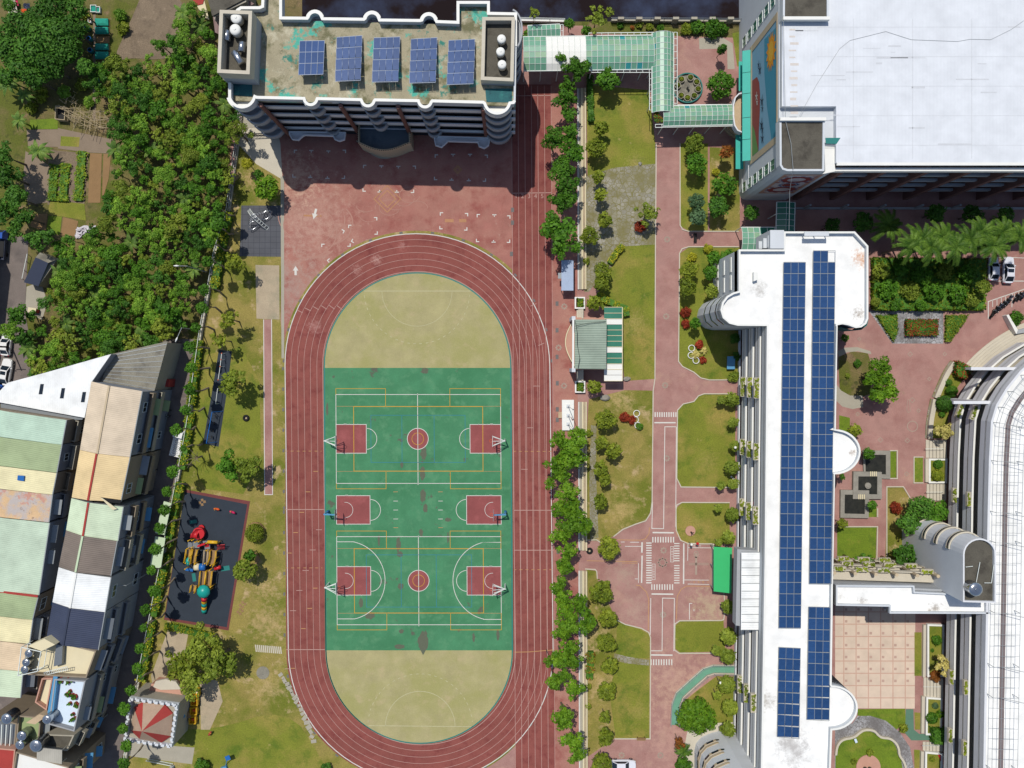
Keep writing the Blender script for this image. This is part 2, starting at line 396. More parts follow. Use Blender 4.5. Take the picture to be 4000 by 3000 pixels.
striped('sheet_sage', (162, 178, 134), .3, 2, .4, .9)
striped('sheet_pale', (192, 210, 186), .3, 2, .4, .9)
striped('sheet_peach', (228, 204, 170), .3, 2, .4, .9)
striped('sheet_grey', (176, 172, 160), .3, 0, .5, .85)
striped('sheet_red', (176, 60, 56), .3, 0, .4, .9)
striped('stage_roof', (140, 156, 140), .38, 1, .5, .62, kind='world')
striped('eave_sheet', (128, 100, 96), .5, 0, .5, .6, kind='world')
plain('scuff', (176, 132, 118), .9, var=.1)
plain('mat_border', (116, 64, 62), .9)
plain('castle_cream', (180, 154, 132), .9)
plain('faint_yellow', (182, 134, 98), .9)
plain('shelter_roof', (160, 176, 200), .5, var=.12)
plain('grate', (112, 108, 106), .8)
plain('green_path', (92, 128, 108), .85, var=.12)
plain('court_stain', (96, 102, 84), .9, var=.12, scale=3)
# foliage
def leafmat(name, dark, light, hue=(0, 0, 0), rnd=.25):
    t = NT(name); oi = t.n('ShaderNodeObjectInfo'); v = t.P('obj')
    f = t.noise(1.1, 3, v); col = t.ramp(f, (.3, alb(dark, 1.0)), (.7, alb(light, 1.0)))
    f2 = t.noise(7, 2, v); col = t.mix(1.0, col, t.ramp(f2, (.25, .6), (.75, 1.4)), 'MULTIPLY')
    col = t.mix(1.0, col, t.ramp(oi.outputs['Random'], (0, (1-rnd, 1-rnd*.8, 1-rnd)), (1, (1+rnd, 1+rnd*.8, 1+rnd))), 'MULTIPLY')
    m = t.done(col, .6, 0, .2)
    tr = t.n('ShaderNodeBsdfTranslucent'); t.l(col, tr.inputs['Color']); mx = t.n('ShaderNodeMixShader'); mx.inputs[0].default_value = .25
    t.l(t.b.outputs[0], mx.inputs[1]); t.l(tr.outputs[0], mx.inputs[2])
    out = [n for n in t.t.nodes if n.type == 'OUTPUT_MATERIAL'][0]; t.l(mx.outputs[0], out.inputs['Surface'])
    M[name] = m
leafmat('leaf_orchard', (74, 116, 30), (130, 166, 54), rnd=.4)
leafmat('leaf_olive', (92, 112, 32), (140, 154, 54))
leafmat('leaf_dark', (46, 86, 26), (86, 130, 42), rnd=.35)
leafmat('leaf_deep', (48, 88, 20), (90, 136, 34))
leafmat('leaf_bright', (60, 102, 16), (116, 152, 34))
leafmat('leaf_lawn_tree', (78, 96, 24), (142, 154, 46))
leafmat('leaf_yellow', (140, 140, 28), (186, 182, 50))
leafmat('leaf_hedge', (90, 108, 24), (142, 154, 44))
leafmat('leaf_red', (112, 36, 24), (168, 70, 40))
leafmat('leaf_rust', (104, 70, 26), (150, 88, 36))
leafmat('leaf_pale', (160, 152, 80), (206, 196, 120))
leafmat('leaf_palm', (42, 76, 22), (98, 128, 44))
leafmat('leaf_banana', (56, 92, 34), (116, 140, 62))
leafmat('leaf_veg', (84, 120, 26), (132, 160, 48))
leafmat('leaf_blue', (56, 86, 54), (96, 124, 84))
# ======================= ground, paving, lawns =======================
NSH = [0]
def sheet(name, pts, mat, lv, sm=0, kind='structure'):
    w = xy(pts)
    if sm: w = smooth_pts(w, sm)
    NSH[0] += 1
    b = MB(); b.poly([(x, y, lv*.006+(NSH[0] % 11)*.0004) for x, y in ccw(w)])
    return struct(name, b, mat, kind)
def kerb(pts, closed=True, sm=0, w=.16, h=.13, mat='kerb', name='kerb'):
    p = xy(pts)
    if sm: p = smooth_pts(p, sm, closed)
    b = MB(); wallstrip(b, offs(p, -w/2, closed), -.02, h, w, closed); return struct(name, b, mat)
b = MB(); b.poly([(-400, -400, -.03), (400, -400, -.03), (400, 400, -.03), (-400, 400, -.03)]); struct('ground', b, 'ground')
b = MB(); b.poly([P(x, y, -.022) for x, y in ((1180, 120), (1180, -400), (4600, -400), (4600, 84), (2030, 84))][::-1]); struct('canal_water', b, 'canal_water')
# campus base paving
sheet('paving', [(905, 480), (1010, 300), (2030, 100), (2960, 100), (4400, 100), (4400, 3300), (520, 3300), (560, 2700), (700, 1960), (760, 1500), (890, 860)], 'paving', 0)
# street and garden
sheet('street', [(640, 1325), (790, 1325), (775, 1480), (752, 1570), (700, 1850), (640, 2130), (585, 2420), (520, 2760), (455, 3060), (440, 3300), (-60, 3300), (-60, 1600), (300, 1640), (600, 1500)], 'asphalt', 1)
sheet('street', [(-200, 915), (112, 925), (104, 1080), (98, 1220), (112, 1300), (120, 1480), (60, 1560), (-200, 1640)], 'asphalt', 1)
sheet('pavement', [(104, 1120), (160, 1100), (185, 1180), (165, 1250), (98, 1215)], 'concrete', 1)
sheet('dirt', [(440, 240), (470, 170), (520, 60), (560, -40), (690, -40), (740, 90), (740, 170), (700, 220), (600, 235), (520, 225)], 'dirt', 1, 2)
for nm, pts, mt in (
    ('soil', [(104, 507), (226, 505), (228, 574), (110, 572)], 'soil_pale'),
    ('grass', [(238, 532), (312, 536), (308, 574), (236, 570)], 'lawn'),
    ('soil', [(320, 538), (426, 545), (430, 592), (322, 584)], 'soil_pale'),
    ('soil', [(100, 590), (200, 650), (196, 790), (110, 800), (90, 700)], 'soil_pale'),
    ('soil', [(190, 585), (345, 600), (330, 800), (186, 800)], 'dirt'),
    ('soil', [(352, 598), (398, 600), (392, 792), (344, 792)], 'soil'),
    ('soil', [(404, 600), (434, 604), (424, 700), (398, 788)], 'soil'),
    ('grass', [(196, 782), (330, 796), (336, 862), (186, 836)], 'lawn'),
    ('soil', [(122, 838), (186, 834), (178, 902), (120, 886)], 'soil'),
    ('grass', [(190, 842), (242, 846), (234, 918), (180, 906)], 'lawn_green'),
    ('soil', [(248, 848), (306, 864), (292, 922), (238, 918)], 'soil'),
    ('grass', [(118, 468), (226, 462), (226, 504), (116, 504)], 'lawn_green'),
    ('soil', [(376, 140), (428, 142), (428, 168), (378, 167)], 'soil'),
    ('soil', [(374, 246), (432, 246), (428, 276), (376, 274)], 'soil'),
    ('path', [(364, 55), (374, 55), (374, 470), (362, 470)], 'soil_pale'),
    ('path', [(226, 500), (440, 545), (440, 600), (345, 596), (226, 580)], 'soil_pale')):
    sheet(nm, pts, mt, 2 if nm != 'path' and mt != 'dirt' else 1)
# west lawn
sheet('lawn', [(930, 560), (1000, 640), (1100, 690), (1100, 1000), (1096, 1250), (1108, 1400), (1125, 2560), (1200, 2740), (1340, 2930), (1560, 3040), (1700, 3300), (455, 3300), (528, 2720), (606, 2420), (684, 1910), (766, 1480), (850, 1000), (900, 760)], 'dry_lawn', 1)
sheet('lawn', [(740, 1400), (1010, 1340), (1024, 1940), (730, 1900)], 'lawn', 2, 1)
sheet('lawn', [(560, 2830), (820, 2860), (1120, 2760), (1260, 2960), (1300, 3100), (540, 3100)], 'lawn', 2, 2)
sheet('pavement', [(928, 560), (950, 500), (1075, 500), (1100, 545), (1120, 690), (1100, 700), (1000, 640)], 'concrete_pale', 2)
sheet('pavement', [(940, 440), (1060, 420), (1095, 505), (950, 498)], 'concrete', 2)
sheet('play_mat', [(943, 803), (1097, 803), (1097, 1003), (936, 1001)], 'rubber_tile', 3)
sheet('sand_pit', [(998, 1035), (1091, 1037), (1092, 1248), (1030, 1246), (1002, 1244)], 'sand', 3)
sheet('runway', [(1030, 1248), (1061, 1248), (1065, 1932), (1034, 1932)], 'paving', 3)
sheet('drain', [(1096, 690), (1110, 690), (1110, 1400), (1100, 1400)], 'concrete', 4)
sheet('play_mat', [(855, 1366), (906, 1372), (886, 1532), (854, 1745), (793, 1732), (832, 1510)], 'rubber', 3)
sheet('play_surface', [(724, 1912), (977, 1958), (893, 2463), (640, 2421)], 'mat_border', 3)
sheet('play_surface', [(722, 1922), (966, 1970), (886, 2450), (644, 2412)], 'rubber', 4)
sheet('pavement', [(500, 2890), (690, 2915), (760, 2920), (750, 2985), (480, 2950)], 'concrete', 3)
sheet('pavement', [(660, 2450), (740, 2450), (720, 2560), (600, 2700), (590, 2640)], 'sand', 3)
sheet('pavement', [(780, 2640), (850, 2660), (870, 2740), (820, 2850), (785, 2850)], 'sand', 3)
b = MB(); b.cyl(P(1027, 2628), 1.1, 0, .03, 20); struct('manhole_slab', b, 'old_sheet')
b = MB()
for i in range(14):
    q = P(1000+i*7.5, 2532+i*.6); b.box((q.x, q.y, .02), (.2, 1.2, .05), .12)
struct('stepping_path', b, 'concrete_pale')
b = MB(); rr = random.Random(3)
for i in range(18):
    t = i/17; x = 1108+t*130; y = 2635+t*260-60*sin(t*pi)*.3
    q = P(x-10+rr.uniform(-3, 3), y); b.box((q.x, q.y, .04), (rr.uniform(.5, 1.0), rr.uniform(.4, .8), .1), rr.uniform(0, 1))
struct('paving_slabs', b, 'concrete')
# forecourt and sports field
sheet('forecourt', [(1075, 470), (2010, 470), (2010, 1260), (1820, 1010), (1640, 900), (1430, 935), (1260, 1080), (1150, 1260), (1106, 1400), (1103, 690), (1095, 560)], 'forecourt', 2)
def fx(x, y): return (x+.0058*(y-1500), y)
def stadium(inset, n=40):
    rx = 519-inset; cx = 1631.5
    pts = [(cx+rx*cos(radians(a)), 1430+rx*sin(radians(a))) for a in [-180+180*i/n for i in range(n+1)]]
    pts += [(cx+rx*cos(radians(a)), 2539+rx*sin(radians(a))) for a in [180*i/n for i in range(n+1)]]
    return [fx(*p) for p in pts]
sheet('drain', stadium(-10), 'dry_lawn', 3)
sheet('running_track', stadium(0), 'track_red', 4)
sheet('running_track', [fx(2004, 330), fx(2160, 330), fx(2160, 3300), fx(2004, 3300)], 'track_red', 5)
sheet('pavement', [fx(2160, 300), fx(2256, 340), fx(2256, 3300), fx(2160, 3300)], 'forecourt', 5)
sheet('infield', stadium(152), 'infield', 6)
sheet('court_surface', [fx(1264, 1437), fx(1999, 1437), fx(1999, 2540), fx(1264, 2540)], 'court_green', 7)
# drain grates along the outer edge
b = MB(); st = xy(stadium(-5))
for i in range(0, len(st), 3):
    a, c = st[i], st[(i+1) % len(st)]; b.box(((a[0]+c[0])/2, (a[1]+c[1])/2, .035), (.55, .3, .02), atan2(c[1]-a[1], c[0]-a[0]))
for y in range(1440, 2540, 80):
    q = P(*fx(1106, y)); b.box((q.x, q.y, .035), (.3, .55, .02))
for x, y in ((2176, 1186), (2176, 1290), (2176, 1394), (2177, 1497), (2177, 1599), (2177, 1640), (2180, 2155), (2174, 400), (2174, 628), (2002, 820), (2002, 870), (1998, 992)):
    q = P(x, y); b.box((q.x, q.y, .045), (.5, .75, .02))
struct('drain_grates', b, 'grate')
# ---- field markings
class Mark(MB):
    def ln(s, pts, w=.08, lv=9, closed=False):
        ribbon(s, xy([fx(*p) for p in pts]), w, lv*.006, closed); return s
    def ln0(s, pts, w=.08, lv=9, closed=False):
        ribbon(s, xy(pts), w, lv*.006, closed); return s
    def dash(s, pts, w, lv, on, off):
        p = xy([fx(*q) for q in pts]); acc = 0; seg = []
        for i in range(len(p)-1):
            L = hypot(p[i+1][0]-p[i][0], p[i+1][1]-p[i][1]); k = max(1, int(L/.1))
            for j in range(k):
                t = j/k; q = (p[i][0]+(p[i+1][0]-p[i][0])*t, p[i][1]+(p[i+1][1]-p[i][1])*t)
                acc += L/k
                if acc % (on+off) < on: seg.append(q)
                else:
                    if len(seg) > 1: ribbon(s, seg, w, lv*.006)
                    seg = []
        if len(seg) > 1: ribbon(s, seg, w, lv*.006)
        return s
m = Mark(); me = Mark()
for k in range(1, 6): m.ln(stadium(152*k/6.0-.5), .065, 8, True)
m.ln(stadium(149), .1, 8, True)
me.ln(stadium(2), .14, 8, True)
for i, x in enumerate((2005, 2030, 2056, 2082, 2107, 2133, 2159)): m.ln([(x, 335), (x, 3200)], .075, 9)
m.ln([(2005, 375), (2159, 373)], .12, 9); m.ln([(2005, 755), (2159, 753)], .12, 9)
for x0, x1, y in ((1113, 1263, 1990), (1113, 1263, 2537), (2004, 2158, 1993), (2004, 2158, 2149)): m.ln([(x0, y), (x1, y)], .12, 10)
# staggered start marks in the lanes
for i, (lx, y) in enumerate(((1243, 2069), (1218, 2148), (1190, 2228), (1165, 2306), (1140, 2385), (1118, 2612))): m.ln([(lx-12, y), (lx+12, y)], .1, 10)
for i, (lx, y) in enumerate(((2096, 1508), (2070, 1671), (2046, 1833))): m.ln([(lx-12, y), (lx+13, y)], .1, 10)
for i in range(6):
    a = 205+i*2.4; r0 = 519-152*(i+1)/6; r1 = 519-152*i/6
    for aa, ox in ((a, 0),):
        m.ln([(1631.5+r*cos(radians(aa)), 1430+r*sin(radians(aa))) for r in (r0, r1)], .1, 10)
for i, (x, y, an) in enumerate(((2086, 1190, -28), (2116, 1344, -10))): m.ln([(x-12, y+6), (x+11, y-4)], .1, 10)
struct('lane_lines', m, 'lane_white'); struct('track_edge_line', me, 'line_white')
mo = Mark()
for lx, y in ((1232, 1841), (1201, 1921), (1176, 2001), (1152, 2080), (1127, 2160), (1227, 2297), (1205, 2376), (1180, 2455), (1138, 2610)): mo.ln([(lx-9, y), (lx+9, y)], .1, 10)
mo.dash([(1113, 1762), (1258, 1762)], .08, 10, .6, .4); mo.dash([(1113, 2218), (1258, 2218)], .08, 10, .6, .4)
mo.dash([(2004, 1763), (2158, 1763)], .08, 10, .6, .4); mo.dash([(2004, 2225), (2158, 2225)], .08, 10, .6, .4)
mo.ln([(2004, 2547), (2060, 2546), (2110, 2542), (2158, 2538)], .1, 10)
struct('lane_mark_orange', mo, 'line_yellow_faint')
mf = Mark()
mf.ln([(1425, 1137), (1840, 1137)], .12, 8); mf.ln(arc(1631, 1137, 137, 137, 0, 180), .07, 8); mf.dash(arc(1631, 1137, 206, 206, 4, 176, 60), .09, 8, .55, .5)
mf.ln([(1432, 2834), (1838, 2838)], .1, 8); mf.ln(arc(1634, 2836, 136, 136, 180, 360), .09, 8); mf.dash(arc(1634, 2836, 204, 204, 184, 356, 60), .09, 8, .55, .5)
struct('infield_lines', mf, 'line_faint')
me = Mark(); p = xy(stadium(155)); ribbon(me, p, .2, 8*.006, True); struct('infield_edge', me, 'turq_dark')
# basketball courts
w = Mark(); o = Mark(); bl = Mark(); yf = Mark(); kr = Mark()
def rect(a, b_, c, d): return [(a, b_), (c, b_), (c, d), (a, d)]
def courtrects(x0, x1, y0, y1, oy0, oy1, mx0, mx1, my0, my1, cxx, bx):
    w.ln(rect(x0, y0, x1, y1), .1, 10, True); w.ln([(cxx, y0-4), (cxx, y1+6)], .1, 10)
    for a, c in ((x0, x0+194), (x1-198, x1)):
        o.ln([(a, my0), (a, oy0), (c, oy0), (c, my0)] if a != x0 else [(c, my0), (c, oy0), (a, oy0), (a, y0)], .08, 11)
        o.ln([(a, my1), (a, oy1), (c, oy1), (c, my1)] if a != x0 else [(c, my1), (c, oy1), (a, oy1), (a, y1)], .08, 11)
    o.ln(rect(mx0, my0, mx1, my1), .1, 11, True)
    yf.ln([(x0, my0-1), (x1, my0-1)], .05, 10); yf.ln([(x0, my1+1), (x1, my1+1)], .05, 10)
    bl.ln(rect(*bx[:4]), .08, 10, True)
    for x in bx[4:]: bl.ln([(x, bx[1]), (x, bx[3])], .08, 10)
def keys(x0, kx0, kx1, x1, y0, y1, small=False, inner=True):
    cy = (y0+y1)/2
    for a, c in ((x0, kx0), (kx1, x1)):
        kr.poly([(*q, .051) for q in ccw(xy([fx(*p) for p in rect(a, y0, c, y1)]))]); w.ln(rect(a, y0, c, y1), .1, 12, True)
        for i in range(4):
            tx = a+(c-a)*(.3+.14*i) if a == x0 else c-(c-a)*(.3+.14*i)
            for yy, d in ((y0, -3), (y1, 3)): w.ln([(tx, yy), (tx, yy+d)], .07 if i else .5, 12)
    w.ln(arc(kx0, cy, 41, 41, -90, 90), .09, 12); w.ln(arc(kx1, cy, 41, 41, 90, 270), .09, 12)
    if inner:
        w.ln(arc(x0+34, cy, 30, 30, -95, 95), .07, 12); w.ln(arc(x1-34, cy, 30, 30, 85, 275), .07, 12)
def circle(cx, cy):
    kr.poly([(*q, .051) for q in ccw(xy([fx(*p) for p in arc(cx, cy, 41, 41, 0, 350, 35)]))]); w.ln(arc(cx, cy, 41, 41, 0, 360, 40), .1, 12); o.ln(arc(cx, cy, 23, 23, 0, 360, 30), .07, 12)
courtrects(1312, 1955, 1541, 1888, 1518, 1909, 1381, 1885, 1588, 1840, 1631, (1448, 1622, 1816, 1806, 1569, 1695))
keys(1312, 1430, 1835, 1955, 1658, 1770, inner=False); circle(1631, 1714)
keys(1312, 1443, 1820, 1955, 1936, 2047)
courtrects(1312, 1953, 2096, 2440, 2074, 2460, 1380, 1884, 2143, 2394, 1631, (1427, 2167, 1838, 2371, 1563, 1700))
keys(1312, 1444, 1820, 1953, 2213, 2324); circle(1631, 2268)
w.ln([(1312, 2116), (1380, 2116)]+arc(1346, 2267, 154, 154, -77, 77, 40)+[(1380, 2417), (1312, 2417)], .1, 12)
w.ln([(1953, 2118), (1884, 2118)]+arc(1919, 2268, 154, 154, 257, 103, 40)+[(1884, 2419), (1953, 2419)], .1, 12)
for x in (1543, 1718):
    for y in (1957, 1992, 2027): w.ln([(x-9, y), (x+9, y)], .08, 10)
    for y in (1921, 2061): yf.ln([(x-9, y), (x+9, y)], .08, 10)
struct('court_key', kr, 'key_red'); struct('court_lines_white', w, 'line_white'); struct('court_lines_orange', o, 'line_orange')
struct('court_lines_blue', bl, 'line_blue'); struct('court_lines_faint', yf, 'line_yellow_faint')
# runway lines and forecourt marks
m = Mark()
m.ln0([(1030, 1248), (1034, 1932), (1065, 1932), (1061, 1248)], .12, 5)
def ell(x, y, a, s=11):
    d1 = (cos(radians(a)), sin(radians(a))); d2 = (-d1[1], d1[0])
    m.ln0([(x+d1[0]*s, y+d1[1]*s), (x, y), (x+d2[0]*s, y+d2[1]*s)], .16, 5)
def tee(x, y, a, s=8):
    d1 = (cos(radians(a)), sin(radians(a))); d2 = (-d1[1], d1[0])
    m.ln0([(x-d1[0]*s, y-d1[1]*s), (x+d1[0]*s, y+d1[1]*s)], .16, 5); m.ln0([(x, y), (x+d2[0]*s, y+d2[1]*s)], .16, 5)
for x, y, a in ((1150, 587, 0), (1350, 587, 90), (1144, 692, 270), (1346, 697, 180), (1420, 646, 0), (1623, 649, 90), (1418, 747, 270), (1616, 752, 180), (1700, 605, 0), (1904, 606, 90), (1697, 702, 270), (1897, 708, 180), (1472, 850, 90), (1720, 831, 0), (1827, 834, 90), (1718, 894, 270), (1824, 899, 180), (1864, 838, 0), (1992, 843, 90), (1861, 944, 270), (1991, 947, 180), (1362, 880, 0), (1345, 902, 120), (1474, 915, 180), (1373, 943, 300), (1368, 962, 180), (1257, 954, 0), (1279, 1017, 320)): ell(x, y, a)
for x, y, a in ((1216, 588, 0), (1283, 590, 0), (1212, 693, 180), (1279, 697, 180), (1490, 648, 0), (1556, 650, 0), (1483, 750, 180), (1550, 751, 180), (1770, 603, 0), (1836, 603, 0), (1764, 704, 180), (1831, 706, 180), (1931, 839, 0), (1928, 946, 180)): tee(x, y, a)
def arrow(x, y, a, L=34):
    d = (cos(radians(a)), sin(radians(a))); n = (-d[1], d[0])
    m.ln0([(x-d[0]*L/2, y-d[1]*L/2), (x+d[0]*L*.1, y+d[1]*L*.1)], .38, 5)
    b0 = [(x+d[0]*L/2, y+d[1]*L/2), (x+n[0]*11, y+n[1]*11), (x-n[0]*11, y-n[1]*11)]
    m.poly([(*q, .031) for q in ccw(xy(b0))])
arrow(1230, 836, 105, 42); arrow(1155, 1057, 270, 36)
struct('ground_marks', m, 'line_white')
m = Mark()
def diamond(x, y, s, w_=.16, lv=5): m.ln0([(x, y-s), (x+s, y), (x, y+s), (x-s, y)], w_, lv, True)
diamond(1513, 777, 33); diamond(1513, 777, 52); diamond(1788, 663, 16); diamond(1788, 663, 9)
m.ln0([(1738, 862), (1772, 862)], .55, 5); m.ln0([(1794, 862), (1822, 862)], .55, 5); m.ln0([(1186, 842), (1256, 844)], .3, 4)
struct('ground_pattern', m, 'faint_yellow')
m = Mark(); rr = random.Random(8)
for i in range(16): x, y, r, a = rr.uniform(1180, 1300), rr.uniform(840, 940), rr.uniform(60, 150), rr.uniform(0, 360); m.ln0(arc(x, y, r, r*.8, a, a+rr.uniform(40, 140)), rr.uniform(.08, .25), 4+i*.04)
for i in range(10): x, y = rr.uniform(1400, 1640), rr.uniform(740, 840); m.ln0(arc(x, y, 40, 30, rr.uniform(0, 360), rr.uniform(0, 360)), .1, 4.2+i*.04)
struct('tyre_scuffs', m, 'scuff')
m = Mark()
for x, y, w_, h_ in ((1655, 1770, 26, 60), (1650, 1850, 22, 60), (1652, 1935, 24, 60), (1662, 1985, 18, 40), (1655, 2505, 44, 100), (1560, 2525, 44, 22), (1568, 2465, 22, 18), (1556, 2125, 20, 60), (1562, 2165, 28, 24), (1480, 2110, 10, 50), (1445, 2405, 44, 30), (1750, 2030, 26, 18), (1750, 2100, 8, 50), (1645, 2080, 18, 30), (1570, 1815, 14, 26), (1660, 1448, 34, 26), (1410, 2355, 20, 40), (1565, 2290, 26, 30), (1945, 2480, 14, 50), (1850, 2490, 12, 40), (1278, 1600, 10, 60)):
    n = 22; m.poly([(*q, .0476+(x % 7)*.0001) for q in ccw(xy([(x+w_*.5*cos(k*2*pi/n)*rr.uniform(.65, 1.1), y+h_*.5*sin(k*2*pi/n)*rr.uniform(.7, 1.1)) for k in range(n)]))])
struct('worn_patches', m, 'court_stain')
# ---------------- east side: lawns ----------------
LAWNS = [
 ('lawn', [(2290, 330), (2534, 352), (2560, 560), (2560, 672), (2450, 700), (2350, 690), (2295, 690)], 'lawn', 1, 0),
 ('cobble_path', [(2286, 690), (2400, 655), (2560, 640), (2560, 965), (2470, 965), (2420, 1010), (2340, 1090), (2300, 1140), (2282, 1140)], 'cobble', 2, 0),
 ('lawn', [(2440, 962), (2558, 955), (2556, 1480), (2440, 1488), (2420, 1300), (2340, 1190), (2345, 1130), (2390, 1040)], 'lawn', 3, 0),
 ('lawn', [(2657, 560), (2765, 560), (2765, 902), (2690, 902), (2660, 885)], 'lawn', 1, 0),
 ('lawn', [(2772, 575), (2890, 580), (2890, 902), (2772, 902)], 'dry_lawn', 1, 0),
 ('lawn', [(2690, 966), (2890, 966), (2890, 1482), (2770, 1482), (2738, 1474), (2712, 1452), (2668, 1430), (2652, 1410), (2656, 990)], 'lawn', 1, 0),
 ('lawn', [(2872, 1540), (2750, 1540), (2730, 1548), (2712, 1570), (2668, 1580), (2648, 1604), (2645, 1868), (2662, 1900), (2872, 1902)], 'lawn', 1, 0),
 ('lawn', [(2664, 1964), (2850, 1965), (2850, 2125), (2690, 2122), (2660, 2108), (2643, 2070), (2642, 1984)], 'lawn', 1, 0),
 ('lawn', [(2300, 1560), (2440, 1524), (2551, 1526), (2548, 1700), (2545, 1960), (2540, 2000), (2522, 2032), (2480, 2046), (2430, 2066), (2394, 2096), (2345, 2115), (2290, 2110), (2286, 1800)], 'dry_lawn', 1, 0),
 ('lawn', [(2290, 2225), (2330, 2230), (2332, 2260), (2410, 2425), (2440, 2440), (2505, 2456), (2532, 2472), (2540, 2490), (2538, 2885), (2400, 2885), (2290, 2960)], 'dry_lawn', 1, 0),
 ('lawn', [(2410, 2430), (2500, 2458), (2536, 2480), (2537, 2570), (2470, 2572), (2405, 2552)], 'lawn', 2, 0),
 ('lawn', [(2410, 2585), (2536, 2600), (2534, 2882), (2405, 2882), (2380, 2700)], 'lawn', 2, 0),
 ('cobble_path', [(2400, 2552), (2450, 2565), (2535, 2578), (2535, 2600), (2440, 2590), (2398, 2575)], 'cobble', 3, 0),
 ('cobble_path', [(2308, 1660), (2330, 1665), (2328, 1850), (2338, 2100), (2305, 2110), (2302, 1900)], 'cobble', 2, 0),
 ('lawn', [(2655, 2426), (2826, 2424), (2834, 2545), (2656, 2549), (2638, 2535), (2637, 2445)], 'lawn', 1, 0),
 ('lawn', [(2870, 2650), (2800, 2640), (2720, 2700), (2665, 2745), (2658, 2830), (2800, 2835), (2870, 2830)], 'lawn', 1, 0),
 ('plaza', [(2690, 2830), (2880, 2820), (2880, 3100), (2640, 3100)], 'concrete_pale', 1, 0),
 # courtyard side
 ('flagstone_path', [(3394, 1215), (3685, 1215), (3685, 1342), (3486, 1342)], 'flagstone', 1, 0),
 ('lawn', [(3278, 1622), (3320, 1632), (3320, 1690), (3278, 1690)], 'lawn_green', 1, 0),
 ('lawn', [(3474, 1763), (3501, 1763), (3501, 1866), (3474, 1866)], 'lawn_green', 1, 0),
 ('lawn', [(3572, 1788), (3605, 1788), (3605, 1883), (3572, 1883)], 'lawn_green', 1, 0),
 ('lawn', [(3466, 1904), (3526, 1904), (3552, 1946), (3560, 2190), (3458, 2190)], 'dry_lawn', 1, 0),
 ('lawn', [(3390, 1980), (3424, 1980), (3424, 2020), (3390, 2020)], 'lawn_green', 1, 0),
 ('lawn', [(3270, 2060), (3424, 2060), (3421, 2180), (3270, 2180)], 'lawn_green', 1, 0),
 ('flower_bed', [(3274, 1395), (3330, 1372), (3390, 1380), (3410, 1440), (3400, 1540), (3330, 1560), (3280, 1530)], 'ground', 1, 0),
 ('pavement', [(3266, 1375), (3300, 1358), (3350, 1356), (3400, 1372), (3404, 1384), (3350, 1372), (3310, 1376), (3280, 1392)], 'concrete', 1, 0),
 ('pavement', [(3266, 1500), (3285, 1525), (3320, 1545), (3370, 1545), (3372, 1590), (3330, 1598), (3290, 1588), (3266, 1565)], 'concrete', 2, 0),
 ('plaza', [(3262, 2300), (3576, 2300), (3573, 2768), (3262, 2766)], 'plaza_tile', 1, 0),
 ('lawn', [(3572, 2470), (3600, 2470), (3600, 2640), (3572, 2640)], 'lawn', 1, 0),
 ('lawn', [(3350, 2770), (3536, 2768), (3538, 2825), (3500, 2850), (3430, 2805), (3350, 2795)], 'lawn_green', 1, 0),
 ('path', [(3538, 2770), (3568, 2770), (3570, 2850), (3590, 2866), (3680, 2868), (3680, 2892), (3560, 2892), (3536, 2865)], 'green_path', 1, 0),
 ('path', [(3555, 2895), (3603, 2897), (3603, 2925), (3565, 2925)], 'paving', 2, 0),
 ('cobble_path', [(3262, 2840), (3330, 2825), (3350, 2797), (3400, 2796), (3460, 2815), (3515, 2860), (3555, 2920), (3570, 3000), (3570, 3100), (3260, 3100)], 'flagstone', 1, 0),
 ('lawn', [(3264, 2910), (3290, 2885), (3330, 2880), (3350, 2865), (3370, 2855), (3410, 2858), (3430, 2878), (3470, 2884), (3495, 2905), (3508, 2945), (3525, 2980), (3534, 3100), (3262, 3100)], 'lawn_green', 2, 1),
 ('lawn', [(3572, 2782), (3600, 2785), (3596, 2850), (3574, 2850)], 'lawn', 1, 0),
 ('lawn', [(3570, 2928), (3594, 2930), (3600, 3100), (3575, 3100)], 'lawn', 1, 0),
 ('paving', [(2640, 145), (2870, 145), (2870, 410), (2640, 410)], 'paving', 1, 0),
 ('lawn', [(2300, 100), (2960, 95), (2960, 150), (2300, 130)], 'ground', 1, 0),
 ('path', [(2730, 148), (2820, 145), (2862, 170), (2870, 270), (2842, 270), (2840, 180), (2815, 190), (2732, 192)], 'concrete', 2, 0),
 ('lawn', [(2860, 130), (2960, 110), (2960, 240), (2880, 260)], 'lawn', 1, 0),
]
for nm, pts, mt, lv, sm in LAWNS: sheet(nm, pts, mt, lv, sm)
